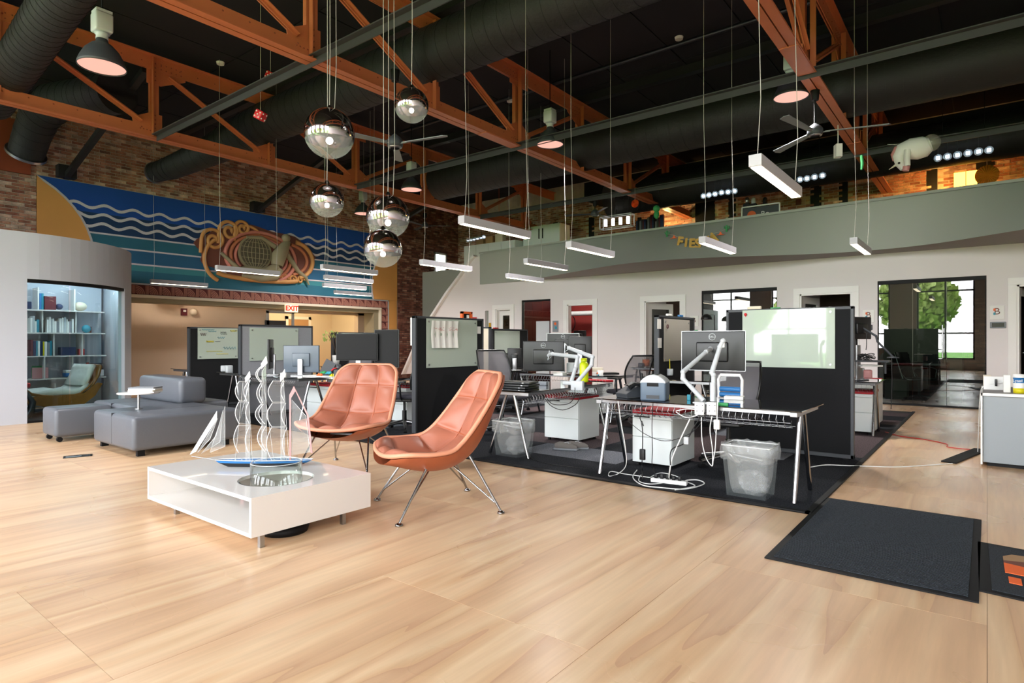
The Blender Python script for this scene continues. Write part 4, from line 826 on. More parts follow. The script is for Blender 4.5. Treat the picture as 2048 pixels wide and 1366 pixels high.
def sail(a, b, bulge, name='sail'):
    """a=(x0,x1,ytop), b=(x0,x1,ybot) bowed acrylic sheet"""
    rows = []
    for i in range(9):
        t_ = i/8; py = a[2]+(b[2]-a[2])*t_; bl = sin(PI*t_)*bulge; L_ = loc(a[0]+(b[0]-a[0])*t_-bl, py, -.035); R_ = loc(a[1]+(b[1]-a[1])*t_-bl*.9, py, .045)
        rows.append([L_+(R_-L_)*(k/4) for k in range(5)])
    MB().grid(rows).build(name, 'acrylic_sheet', sh)
    MB().tube([r[0] for r in rows], .003, 5).tube([r[-1] for r in rows], .003, 5).tube(rows[0], .002, 5).tube(rows[-1], .002, 5).build('sail_edge', 'acrylic_edge', sh)
sail((478, 496, 763), (479, 494, 802), 8); sail((478, 498, 804), (479, 499, 848), 8); sail((476, 500, 851), (477, 497, 905), 9)
sail((522, 524, 733), (521, 524, 764), 10); sail((522, 526, 766), (521, 526, 806), 8); sail((523, 527, 808), (522, 530, 848), 12); sail((524, 532, 852), (530, 534, 903), 12)
sail((546, 570, 762), (545, 570, 804), 9); sail((545, 572, 806), (543, 572, 853), 10); sail((543, 574, 855), (543, 574, 920), 10)
sheet([(434, 822), (380, 909), (392, 903), (434, 838)], 'paper', 'jib', .006)
sheet([(434, 840), (436, 836), (420, 878), (395, 905)], 'acrylic_sheet', 'jib'); sheet([(450, 812), (450, 893), (420, 905), (428, 880)], 'acrylic_sheet', 'jib'); sheet([(446, 820), (440, 884), (402, 908), (432, 872)], 'acrylic_sheet', 'jib')
sheet([(588, 772), (579, 790), (579, 925), (582, 925), (582, 796), (591, 782), (614, 830), (622, 906), (625, 906), (617, 830)], 'pink', 'spanker_frame', .006)
sheet([(584, 800), (612, 832), (620, 904), (584, 911)], 'acrylic_sheet', 'spanker')
mb = MB(SM)
for t_ in (.2, .36, .52, .68, .84): mb.lathe([(.001, .05), (.006, .05), (.006, .03), (.012, .028), (.012, .02)], (LS*t_, 0, .028), 10)
for t_ in (.26, .44, .6, .76): mb.ball((LS*t_, .0, .05), .012, 10, 6)
mb.build('fittings', 'clear_glass', sh)
MB().tube([loc(470, 925), loc(486, 765)], .0012, 4).tube([loc(548, 925), loc(524, 740)], .0012, 4).tube([loc(505, 925), loc(496, 760)], .0012, 4).tube([loc(577, 910), loc(567, 760)], .0012, 4).build('rigging', 'acrylic_edge', sh)

# ================================================================== LOUNGE CHAIRS
def lounge(name, label, loc_, rz):
    """local frame: faces -y"""
    t = thing(name, label, 'armchair', (0, 0, 0), 0)
    #        y,    z,   half width, wing(dy,dz) at the edge
    ST = [(.43, .965, .22, (-.02, 0)), (.41, .90, .31, (-.05, 0)), (.35, .75, .345, (-.09, .0)), (.285, .59, .365, (-.13, .02)), (.19, .44, .38, (-.13, .07)), (.04, .355, .40, (-.06, .11)), (-.14, .35, .41, (-.02, .105)), (-.33, .40, .385, (.03, .06)), (-.42, .42, .27, (.03, .02))]
    def st(s):
        i = min(int(s), len(ST)-2); f = s-i; a, b = ST[i], ST[i+1]
        # smooth (catmull-rom) interpolation
        p0 = ST[max(i-1, 0)]; p3 = ST[min(i+2, len(ST)-1)]
        def cr(k0, k1, k2, k3): return .5*((2*k1)+(-k0+k2)*f+(2*k0-5*k1+4*k2-k3)*f*f+(-k0+3*k1-3*k2+k3)*f**3)
        g = lambda j: cr(p0[j], a[j], b[j], p3[j]); w2 = (cr(p0[3][0], a[3][0], b[3][0], p3[3][0]), cr(p0[3][1], a[3][1], b[3][1], p3[3][1]))
        return g(0), g(1), a[2]+(b[2]-a[2])*f, w2
    NS = len(ST)-1
    def surf(u, s):
        y, z, hw, wg = st(s); e = abs(u)**2.2; return Vector((u*hw, y+wg[0]*e, z+wg[1]*e))
    def nrm(u, s):
        e = .02; a = surf(min(1, u+e), s)-surf(max(-1, u-e), s); s0, s1 = max(0, s-e), min(NS-1e-6, s+e); b = surf(u, s1)-surf(u, s0); n_ = a.cross(b).normalized(); return n_
    # cushion: quilted pads 3 x 5
    rows_b = [0, 1.9, 3.6, 5.1, 6.6, NS-1e-4]; cu = [-1, -.36, .36, 1]
    ss = []
    for a, b in zip(rows_b[:-1], rows_b[1:]):
        for k in range(12): ss.append((a+(b-a)*k/12, k/12))
    ss.append((rows_b[-1], 1.0)); us = []
    for a, b in zip(cu[:-1], cu[1:]):
        for k in range(12): us.append((a+(b-a)*k/12, k/12))
    us.append((1, 1.0))
    grid = []
    for s, fs_ in ss:
        row = []
        for u, fu in us:
            bump = (max(0, sin(PI*fs_))**.55)*(max(0, sin(PI*fu))**.55); n_ = nrm(u, s)
            if n_.z < 0 and s > 4: n_ = -n_
            if n_.y > 0 and s <= 4: n_ = -n_
            row.append(surf(u, s)+n_*(.004+.05*bump))
        grid.append(row)
    MB().grid(grid).build('cushion', 'orange_leather', t)
    back = []
    for i in range(33):
        s = (NS-1e-4)*i/32; row = []
        for k in range(17):
            u = -1+2*k/16; n_ = nrm(u, s)
            if n_.z < 0 and s > 4: n_ = -n_
            if n_.y > 0 and s <= 4: n_ = -n_
            row.append(surf(u*1.015, s)-n_*(.02+.045*(1-abs(u)**3)))
        back.append(row)
    MB().grid(back).build('shell', 'orange_shell', t)
    sm_ = MB()
    for u in (-.36, .36): sm_.tube([surf(u, (NS-1e-4)*i/40)+Vector((0, -.006 if i < 20 else 0, .006)) for i in range(41)], .0035, 5)
    for s in rows_b[1:-1]: sm_.tube([surf(-1+k/10, s)+Vector((0, -.006 if s < 4 else 0, .006)) for k in range(21)], .0035, 5)
    sm_.build('seam', 'orange_shell', t)
    edge = [surf(-1, (NS-1e-4)*i/30) for i in range(31)]+[surf(-1+2*k/12, NS-1e-4) for k in range(1, 12)]+[surf(1, (NS-1e-4)*(30-i)/30) for i in range(31)]+[surf(1-2*k/12, 0) for k in range(1, 12)]
    MB().tube(edge, .017, 8, closed=True).build('piping', 'orange_pipe', t)
    for sx_ in (-1, 1):
        for (fy, ty, tz) in ((-.36, -.14, .36), (.36, .16, .40)):
            foot = (sx_*.35, fy, .012); top = (sx_*.26, ty, tz)
            l_ = MB().tube([foot, top], .009, 8).build('leg', 'chrome', t); MB().lathe([(.001, 0), (.026, 0), (.026, .01), (.014, .018), (.001, .02)], (foot[0], foot[1], 0), 16).build('glide', 'chrome', l_)
        MB().tube([(sx_*.33, -.325, .075), (sx_*.1, -.05, .345)], .006, 8).build('brace', 'chrome', t); MB().tube([(sx_*.33, .32, .075), (sx_*.1, .05, .345)], .006, 8).build('brace', 'chrome', t)
    MB().bb(-.15, .15, -.1, .1, .335, .35).build('mount', 'steel', t)
    t.location = loc_; t.rotation_euler = (0, 0, rz); return t
c1 = lounge('lounge_chair', 'quilted orange leather lounge chair facing the camera, behind the model ship', (-4.72, 3.55, 0), rad(25))
c2 = lounge('lounge_chair', 'quilted orange leather lounge chair in side view, nearest the desks', (-3.15, 3.13, 0), rad(-28))

# ================================================================== GREY SEATING
def block(name, label, x0, x1, y0, y1, z0, z1, seams=(), r=.045, group='grey vinyl seating blocks'):
    t = thing(name, label, 'sofa', ((x0+x1)/2, (y0+y1)/2, 0), 0, None)
    MB().rbox(((x0+x1)/2, (y0+y1)/2, (z0+z1)/2), (x1-x0, y1-y0, z1-z0), r, 4).build('cushion', 'grey_vinyl', t)
    for a in seams: MB().bb(a-.003, a+.003, y0-.001, y1, z0+.03, z1+.001).build('seam', 'dark_grey', t)
    return t
b1 = block('sofa_block', 'large grey vinyl seat block nearest the coffee table', -8.06, -6.92, 2.5, 3.64, .06, .42, (-7.5,))
for a, b in ((-8.0, 2.6), (-6.99, 2.6), (-8.0, 3.5), (-6.99, 3.5)): MB().bb(a-.02, a+.03, b-.04, b+.03, 0, .06).build('foot', 'black_matte', b1)
b2 = block('sofa_block', 'grey vinyl seat block carrying the backrest, beside the glass room', -9.45, -8.09, 2.93, 4.1, .06, .41, (-8.8,))
b2b = MB().rbox((-8.66, 3.6, .57), (1.3, .34, .33), .06, 4).build('backrest', 'grey_vinyl', b2)
for a, b in ((-9.3, 3.0), (-8.2, 3.0), (-9.3, 3.95), (-8.2, 3.95)): MB().bb(a-.02, a+.03, b-.04, b+.03, 0, .06).build('foot', 'black_matte', b2)
b3 = block('ottoman', 'small grey vinyl ottoman on casters, leftmost of the seating', -9.16, -8.66, 2.3, 2.9, .06, .40)
for a, b in ((-8.72, 2.36), (-9.1, 2.36), (-8.72, 2.84), (-9.1, 2.84)): MB().cyl((a-.02, b, .03), (a+.02, b, .03), .03, n=14).bb(a-.01, a+.01, b-.01, b+.01, .03, .07).build('caster', 'black_matte', b3)
MB().bb(-9.1, -8.72, 2.4, 2.8, .05, .065).build('frame', 'steel', b3)
tb_ = thing('tablet_table', 'round white side table on a steel post rising from the grey seat', 'table', (-7.72, 2.85, .42))
MB().lathe([(.001, .598), (.215, .598), (.218, .604), (.215, .612), (.001, .612)], (-7.72, 2.85, 0), 40).build('tabletop', 'white_gloss', tb_); MB().cyl((-7.72, 2.85, .42), (-7.72, 2.85, .6), .014, n=14).build('post', 'steel', tb_); MB().cyl((-7.72, 2.85, .42), (-7.72, 2.85, .428), .04, n=18).build('base', 'steel', tb_)
for k, (dz, m_, rz_, lb) in enumerate(((.612, 'paper', .1, 'bottom white magazine on the round side table'), (.628, 'cream', .02, 'second magazine on the round side table'), (.644, 'paper', .18, 'third magazine on the round side table'), (.66, 'mid_grey', .08, 'topmost grey covered magazine on the round side table'))):
    o = MB().box((-7.66, 2.9, dz+.008), (.28, .21, .0155), rad(38)+rz_).build('magazine', m_); tag(o, lb, 'magazine', 'magazines on the round side table')
# white bucket with a label
P = onZ(405, 824, 0); P = Vector((-9.6, 4.4, 0)); P = onX(405, 800, -9.3); P.z = 0
bk = thing('bucket', 'white plastic bucket with a red and yellow label by the dark partition', 'bucket', P)
MB().rbox((P.x, P.y, .15), (.26, .26, .3), .03, rz=.4).build('body', 'white_plastic', bk); MB().rbox((P.x, P.y, .31), (.28, .28, .03), .01, rz=.4).build('lid', 'white_plastic', bk)
nn = Vector((cos(.4-PI/2), sin(.4-PI/2), 0)); lm = Matrix.Translation((P.x, P.y, .15)) @ Matrix.Rotation(.4, 4, 'Z')
MB(lm).bb(-.02, .12, -.133, -.131, -.1, .1).build('label', 'red', bk); MB(lm).bb(.03, .1, -.135, -.133, -.06, .03).build('label_print', 'yellow', bk); MB().tube([lm @ Vector((-.14, 0, .1)), lm @ Vector((-.17, -.04, 0)), lm @ Vector((-.15, -.1, -.1))], .004, 6).build('handle', 'white_plastic', bk)

# ================================================================== OFFICE FURNITURE KIT (all local frames, then placed)
def partition(label, axis, pos, a, b, h, face_m='fabric_black', side=1):
    """cubicle panel; axis 'x': plane x=pos spanning y a..b ; axis 'y': plane y=pos spanning x a..b"""
    c = (pos, (a+b)/2, 0) if axis == 'x' else ((a+b)/2, pos, 0)
    t = thing('cubicle_partition', label, 'partition', c, 0)
    def bx(mb, u0, u1, d0, d1, z0, z1): return mb.bb(pos+d0, pos+d1, u0, u1, z0, z1) if axis == 'x' else mb.bb(u0, u1, pos+d0, pos+d1, z0, z1)
    bx(MB(), a+.03, b-.03, -.03, .03, .06, h-.03).build('fabric_panel', face_m, t)
    mb = MB(); bx(mb, a, a+.03, -.035, .035, .02, h); bx(mb, b-.03, b, -.035, .035, .02, h); bx(mb, a, b, -.035, .035, h-.03, h); bx(mb, a, b, -.035, .035, .02, .06); mb.build('frame', 'dark_grey', t, bevel=.004)
    mb = MB(); bx(mb, a+.05, a+.1, -.03, .03, 0, .02); bx(mb, b-.1, b-.05, -.03, .03, 0, .02); mb.build('foot', 'black_matte', t)
    return t
def board(label, axis, pos, a, b, z0, z1, m_='glassboard', s=1):
    c = (pos, (a+b)/2, z0) if axis == 'x' else ((a+b)/2, pos, z0)
    t = thing('glass_board', label, 'whiteboard', c, 0)
    def bx(mb, u0, u1, d0, d1, za, zb_): 
        d0, d1 = sorted((d0*s, d1*s)); return mb.bb(pos+d0, pos+d1, u0, u1, za, zb_) if axis == 'x' else mb.bb(u0, u1, pos+d0, pos+d1, za, zb_)
    bx(MB(), a, b, .036, .042, z0, z1).build('glass_sheet', m_, t)
    for u in (a+.04, b-.04):
        for z in (z0+.04, z1-.04):
            p = (pos+s*.03, u, z) if axis == 'x' else (u, pos+s*.03, z); q = (pos+s*.05, u, z) if axis == 'x' else (u, pos+s*.05, z)
            MB().cyl(p, q, .011, n=12).build('standoff', 'steel', t)
    return t
PM = partition('black fabric partition behind the front orange chair', 'x', -5.64, 5.2, 6.5, 1.52)
q0, q1 = onX(853, 700, -5.6), onX(954, 700, -5.6)
board('frosted glass board with taped tracing paper, on the middle black partition', 'x', -5.64, q0.y, q1.y, 1.2-(736-683)/FPX*7.7, 1.2+(683-637)/FPX*7.75)
PR = partition('tall black fabric partition nearest the entrance mats', 'y', 6.91, -2.32, -1.05, 1.555)
p0, p1 = onY(1485, 620, 6.87), onY(1670, 736, 6.87)
board('large pale green glass board on the tall black partition by the mats', 'y', 6.91, p0.x, p1.x, 1.2-(737-683)/FPX*6.2, 1.2+(683-619)/FPX*6.5, s=-1)
P2 = partition('grey faced partition behind the model ship masts', 'x', -9.25, 4.85, 6.15, 1.47, 'fabric_grey')
board('plain glass board on the grey faced partition', 'x', -9.25, onX(500, 700, -9.2).y, onX(597, 700, -9.2).y, 1.2-(722-683)/FPX*9.6, 1.2+(683-656)/FPX*9.9)
P1 = partition('black partition farthest left, with a scribbled board', 'x', -11.2, 4.93, 6.3, 1.46)
wb_ = board('glass board covered in coloured handwriting, leftmost', 'x', -11.2, onX(396, 700, -11.15).y, onX(476, 700, -11.15).y, 1.2-(718-683)/FPX*11, 1.2+(683-656)/FPX*11)
P4 = partition('black partition between the front monitor and the open white door', 'x', -3.45, 7.5, 8.75, 1.55)
board('smoky glass board on the partition by the open white door', 'x', -3.45, onX(1328, 683, -3.41).y, onX(1379, 683, -3.41).y, 1.2-(722-683)/FPX*8.3, 1.2+(683-638)/FPX*8.3, 'glassboard2')
P5 = partition('far black partition with a board, right of the middle one', 'x', -8.2, 9.75, 11.0, 1.47)
board('glass board on the far black partition', 'x', -8.2, onX(990, 683, -8.15).y, onX(1040, 683, -8.15).y, .95, 1.43)
partition('short tan faced panel peeking out beside the middle black partition', 'y', 9.55, -8.5, -8.05, 1.5, 'cream')
P7 = partition('low black partition behind the potted twigs', 'x', -11.0, 7.8, 9.2, 1.4)
board('white topped board on the low black partition', 'x', -11.0, 8.0, 9.1, .95, 1.38)

def desk(label, cx, cy, w_, rz, tray=True, group=None):
    t = thing('trestle_desk', label, 'desk', (cx, cy, 0), rz)
    def B_(n, m_, mb, par=t, **k): return mb.build(n, m_, par, world=False, **k)
    B_('tabletop', 'black_glass', MB().bb(-w_/2, w_/2, -.375, .375, .682, .692), bevel=.003)
    for sx_ in (-1, 1):
        xx = sx_*(w_/2-.06)
        B_('end_rail', 'steel', MB().bb(xx-.025, xx+.025, -.36, .34, .645, .68), bevel=.003)
        for ft, tp in ((-.34, -.16), (.17, -.06)):
            lg = B_('leg', 'chrome', MB().tube([(xx, ft, .01), (xx, ft+(tp-ft)*.3, .2), (xx, tp, .65)], [.017, .017, .02], 14)); B_('foot', 'black_matte', MB().cyl((xx, ft, 0), (xx, ft, .012), .02, n=12), lg)
    B_('rail', 'steel', MB().bb(-w_/2+.06, w_/2-.06, -.345, -.32, .655, .68).bb(-w_/2+.06, w_/2-.06, .3, .32, .655, .68))
    if tray:
        mb = MB(); x_ = -w_/2+.12; 
        for yy, zz in ((-.36, .6), (-.3, .56), (-.22, .56)): mb.tube([(-w_/2+.08, yy, zz), (w_/2-.08, yy, zz)], .0025, 5)
        while x_ < w_/2-.1:
            mb.tube([(x_, -.33, .67), (x_, -.37, .62), (x_+.012, -.33, .56), (x_+.02, -.22, .555), (x_+.02, -.2, .6)], .002, 4); x_ += .05
        B_('cable_tray', 'steel', mb)
    return t
D1 = desk('front black glass trestle desk with the label printer', -1.93, 5.12, 1.75, 0)
D2 = desk('black glass desk end-on behind the front orange chair, stacked with laptops', -4.0, 5.75, 1.75, PI/2)
D3 = desk('black glass desk behind the model ship with the big monitor back', -8.3, 5.12, 1.7, 0)
D4 = desk('black glass desk end-on with colourful clutter, behind the rear orange chair', -6.75, 5.8, 1.75, PI/2)
D5 = desk('black glass desk beyond the tall partition, near the office glass', -1.82, 9.12, 1.5, 0)
D6 = desk('black glass desk end-on behind the front monitor', -3.05, 8.45, 1.7, PI/2, False)
D7 = desk('black glass desk in the middle row with the white mug', -5.15, 8.2, 1.75, 0)
D8 = desk('far black glass desk with potted plant by the open white door', -4.7, 11.25, 1.75, 0, False)
D9 = desk('black glass desk end-on between the two left partitions', -9.72, 5.75, 1.7, PI/2, False)
D10 = desk('farthest left black glass desk against the scribbled partition', -11.7, 5.85, 1.7, PI/2, False)
D12 = desk('far left black glass desk holding the potted twigs', -10.1, 7.8, 1.6, 0, False)
D11 = desk('far black glass desk behind the middle black partition', -7.3, 8.6, 1.6, PI/2, False)

def pedestal(label, x0, x1, y0, y1, h=.55, rz=0):
    cx, cy = (x0+x1)/2, (y0+y1)/2; t = thing('drawer_pedestal', label, 'cabinet', (cx, cy, 0), rz); w_, d = (x1-x0)/2, (y1-y0)/2
    MB().bb(-w_, w_, -d+.018, d, .045, h-.03).build('body', 'white_cab', t, world=False, bevel=.004)
    for za, zb_ in ((.05, .29), (.295, h-.075), (h-.07, h-.032)):
        q = MB().bb(-w_+.002, w_-.002, -d, -d+.016, za, zb_).build('drawer', 'white_cab', t, world=False, bevel=.003)
    MB().bb(-w_+.02, -.02, -d-.004, -d, h-.062, h-.05).build('handle', 'black_matte', q, world=False)
    MB().rbox((0, 0, h-.012), (2*w_, 2*d, .036), .008).build('seat_pad', 'red_cushion', t, world=False)
    for a in (-1, 1):
        for b in (-1, 1): MB().cyl((a*(w_-.04)-.012, b*(d-.05), .02), (a*(w_-.04)+.012, b*(d-.05), .02), .02, n=12).bb(a*(w_-.04)-.008, a*(w_-.04)+.008, b*(d-.05)-.008, b*(d-.05)+.008, .02, .05).build('caster', 'black_matte', t, world=False)
    return t
pedestal('white pedestal with red pad under the front desk, draped in cables', -2.69, -2.29, 5.31, 5.86, .54, 0)
pedestal('white pedestal with red pad beside the grey shoe', -4.22, -3.74, 6.02, 6.5, .55, 0)
pedestal('white drawer pedestal with red pad beyond the tall black partition', -1.62, -1.14, 8.84, 9.4, .56, 0)
pedestal('white pedestal with red pad under the desk behind the model ship', -8.1, -7.55, 5.3, 5.9, .57, 0)
pedestal('white pedestal with red pad in the middle row below the white mug', -5.35, -4.85, 8.3, 8.9, .56, 0)
pedestal('white pedestal at far left behind the grey sofa', -11.75, -11.35, 5.6, 6.1, .56, 0)
pedestal('white pedestal behind the rear orange chair', -7.0, -6.55, 5.9, 6.4, .56, 0)
pedestal('second white pedestal just behind the one beyond the tall partition', -1.75, -1.2, 9.75, 10.3, .66, 0)

def task_chair(label, x, y, rz, seat=.47, back='mesh_grey', arms=True, head=False, bh=.98):
    """faces -y in its own frame"""
    t = thing('office_chair', label, 'chair', (x, y, 0), rz, None)
    def B_(n, m_, mb, par=t, **k): return mb.build(n, m_, par, world=False, **k)
    B_('seat', 'seat_dark', MB().rbox((0, -.02, seat), (.48, .46, .06), .028, 3))
    B_('seat_pan', 'black_plastic', MB().rbox((0, 0, seat-.05), (.3, .3, .05), .015))
    B_('gas_lift', 'black_plastic', MB().cyl((0, 0, .11), (0, 0, seat-.2), .03, n=16).cyl((0, 0, seat-.2), (0, 0, seat-.07), .018, n=12))
    for k in range(5):
        a = rad(72*k+20); d = Vector((cos(a), sin(a), 0)); q = B_('base_arm', 'steel', MB().tube([d*.03+Vector((0, 0, .12)), d*.18+Vector((0, 0, .095)), d*.3+Vector((0, 0, .075))], [.026, .02, .014], 10))
        e = d*.3; B_('caster', 'black_matte', MB().cyl((e.x-d.y*.022, e.y+d.x*.022, .028), (e.x+d.y*.022, e.y-d.x*.022, .028), .028, n=14).tube([(e.x, e.y, .05), (e.x, e.y, .08)], .01, 8), q)
    # back: curved mesh sheet in a frame
    z0, z1 = seat+.1, bh; rows = []
    for i in range(9):
        f = i/8; z = z0+(z1-z0)*f; yb = .2+.06*sin(PI*f*.9)*-1+.16*f; hw = .2+.035*sin(PI*f)+.01*f; rows.append([(u*hw, yb-.045*(u*u), z) for u in (-1, -.6, -.2, .2, .6, 1)])
    B_('backrest', back, MB().grid(rows))
    edge = [r[0] for r in rows]+rows[-1][1:-1]+[r[-1] for r in reversed(rows)]+list(reversed(rows[0][1:-1]))
    B_('back_frame', 'black_plastic', MB().tube(edge, .012, 7, closed=True)); B_('spine', 'black_plastic', MB().tube([(0, .05, seat-.04), (0, .24, seat), (0, .27, seat+.15), (0, .25, seat+.28)], [.022, .02, .018, .014], 8))
    if head:
        B_('headrest', 'mesh_black', MB().rbox((0, .34, bh+.12), (.3, .06, .16), .03)); B_('head_frame', 'steel', MB().tube([(-.16, .37, bh-.25), (-.17, .4, bh), (-.16, .36, bh+.2), (0, .35, bh+.22), (.16, .36, bh+.2), (.17, .4, bh), (.16, .37, bh-.25)], .01, 7))
    if arms:
        for s in (-1, 1):
            q = B_('armrest', 'black_plastic', MB().rbox((s*.27, -.02, seat+.2), (.07, .25, .025), .01)); B_('arm_post', 'dark_metal', MB().tube([(s*.2, .03, seat-.04), (s*.28, .04, seat), (s*.27, .02, seat+.19)], .013, 8), q)
    return t
task_chair('grey mesh chair tucked behind the front desk', -1.95, 5.85, 0, bh=1.0, arms=False)
task_chair('grey mesh chair with a tilted back, behind the laptop desk', -4.95, 6.1, rad(70), bh=1.08)
task_chair('black mesh chair to the left of the label printer, back turned to the white wall', -4.1, 8.0, rad(-110), bh=1.0)
task_chair('tall grey mesh chair with a headrest, left of the middle partition', -6.2, 5.55, rad(-60), bh=.95, head=True, back='mesh_black')
task_chair('dark office chair in front of the beige doorway behind the plush clutter', -9.2, 7.05, rad(30), bh=.95)
task_chair('dark office chair behind the glass board with tracing paper', -6.45, 8.2, rad(100), bh=1.0)

def lcd(label, name='monitor', w_=.55, h_=.34, rot=0, c=(0, 0, 1.1), rz=0, stand=True, desk_z=.692, logo=True, silver=False, back_m='black_plastic', standm='steel', m_front='screen'):
    """screen faces +y locally, back faces -y"""
    t = thing(name, label, 'monitor', (c[0], c[1], c[2]), rz); 
    def B_(n, m_, mb, par=t, **k): return mb.build(n, m_, par, world=False, **k)
    B_('back_shell', back_m, MB().rbox((0, 0, 0), (w_, .03, h_), .008).rbox((0, -.025, -.01), (w_*.5, .03, h_*.5), .012))
    B_('bezel', 'steel' if silver else 'black_plastic', MB().bb(-w_/2-.004, w_/2+.004, -.006, .012, h_/2-.004, h_/2+.004).bb(-w_/2-.004, w_/2+.004, -.006, .012, -h_/2-.004, -h_/2+.004).bb(-w_/2-.004, -w_/2+.004, -.006, .012, -h_/2, h_/2).bb(w_/2-.004, w_/2+.004, -.006, .012, -h_/2, h_/2))
    B_('screen', m_front, MB().bb(-w_/2+.012, w_/2-.012, .0155, .017, -h_/2+.014, h_/2-.014))
    if logo:
        q = B_('logo_ring', 'light_grey', MB().lathe([(.027, 0), (.031, 0), (.031, .003), (.027, .003)], (0, -.017, h_/2-.05), 28, M=Matrix.Rotation(PI/2, 4, 'X')))
        tt = text('DELL', .022, Matrix.Translation((0, -.018, h_/2-.05)) @ Matrix.Rotation(PI/2, 4, 'X'), 'light_grey', None, ext=.001); tt.parent = t
    if stand:
        zb_ = desk_z-c[2]; B_('stand', standm, MB().rbox((0, -.055, (zb_+.0)/2-.0), (.075, .03, -zb_), .006).rbox((0, -.04, zb_+.008), (.24, .18, .014), .005))
    return t
mc = onY(1425.5, 701.5, 5.4)
lcd('silver edged monitor seen from behind on the front desk', c=tuple(mc), w_=.56, h_=.35, rz=rad(4), stand=False, silver=True)
mc2 = onX(1090, 714, -4.3)
lcd('dark monitor back on arms above the laptop stack', c=tuple(onY(1087, 712, 6.1)), w_=.5, h_=.36, rz=rad(28), stand=False)
lcd('monitor back with slate sheen behind the model ship', c=tuple(onY(603, 718, 5.2)), w_=.53, h_=.40, rz=rad(38), logo=False, back_m='slate_dark' if mat('slate_dark', '#58636f', .3) else '')
lcd('large black monitor screen left of the high-backed chair', c=tuple(onX(714, 694, -6.95)), w_=.60, h_=.37, rz=rad(210), stand=True, logo=False, back_m='black_matte', m_front='black_matte')
lcd('tall black monitor screen right beside the high-backed chair', c=tuple(onX(774, 697, -6.6)), w_=.36, h_=.52, rz=rad(205), stand=True, logo=False, back_m='black_matte', m_front='black_matte')
lcd('silver rimmed far monitor back, behind the one on arms', c=tuple(onY(1126, 686, 8.0)), w_=.5, h_=.3, rz=rad(30), silver=True, logo=True, desk_z=.7)
lcd('plain black far monitor in front of the red doorway', c=tuple(onY(1160, 700, 8.1)), w_=.36, h_=.42, rz=rad(30), logo=False, desk_z=.7)
lcd('portrait dark monitor left of the one on arms', c=tuple(onY(1029, 716, 8.4)), w_=.24, h_=.34, rz=rad(40), logo=False)
lcd('narrow edge-on monitor in front of the plain glass board', c=tuple(onY(541, 708, 4.98)), w_=.5, h_=.44, rz=rad(143), logo=False)
lcd('grey blue monitor edge at the left partition', c=tuple(onY(471, 699, 5.9)), w_=.2, h_=.38, rz=rad(40), logo=False, back_m='mid_grey')
lcd('small monitor on an arm beyond the tall black partition', c=tuple(onY(1720, 656, 9.0)), w_=.4, h_=.28, rz=rad(62), stand=False, logo=False, m_front='dark_grey')
lcd('dark monitor half hidden by the tall black partition', c=tuple(onY(1708, 690, 9.1)), w_=.1, h_=.4, rz=rad(62), logo=False)
lcd('dark monitor in the red room', c=tuple(onY(1160, 672, 14.6)), w_=.4, h_=.3, rz=0, logo=False, desk_z=.9)

# ---- monitor arms on the front desk
def arm(label, pts, base, m_='light_grey', r=.018):
    t = thing('monitor_support', label, 'monitor arm', tuple(base))
    for i, (a, b) in enumerate(zip(pts[:-1], pts[1:])):
        MB().tube([a, b], [r*1.15, r], 12).build('arm_segment', m_, t); MB().ball(b, r*1.25, 12, 8).build('joint', m_, t)
    return t
yA = 4.84
K = lambda px, py, y=yA: onY(px, py, y)
base = K(1412, 812, 4.76)
a1 = arm('white monitor arm bent to the left, holding the front monitor', [K(1408, 802), K(1366, 757, 4.9), K(1366, 744, 4.9), K(1412, 704, 5.2), K(1421, 698, 5.36)], base)
a2 = arm('white monitor arm standing upright with an empty end', [K(1427, 802), K(1427, 750), K(1424, 745), K(1440, 694, 4.95), K(1446, 682, 4.95)], base)
MB().tube([K(1426, 802, 4.82), K(1426, 765, 4.82)], .024, 14).build('post', 'light_grey', a2); MB().rbox(K(1447, 688, 4.95), (.02, .015, .06), .006).build('mount_end', 'white_plastic', a2)
cb = thing('desk_clamp', 'white two-part arm clamp on the front edge of the front desk', 'bracket', tuple(base))
for px in (1400, 1424): MB().rbox(K(px, 817, 4.73), (.075, .04, .1), .004).build('plate', 'white_plastic', cb)
MB().rbox(K(1412, 806, 4.78), (.19, .08, .012), .003).build('top_plate', 'light_grey', cb)
for px in (1394, 1405, 1419, 1430):
    for py in (811, 822): q = K(px, py, 4.71); MB().cyl(q, q+Vector((0, -.004, 0)), .004, n=8).build('screw', 'dark_metal', cb)
vm = K(1421, 697, 5.37); MB().box((vm.x, vm.y, vm.z), (.11, .008, .11)).build('mount_plate', 'black_plastic', a1)
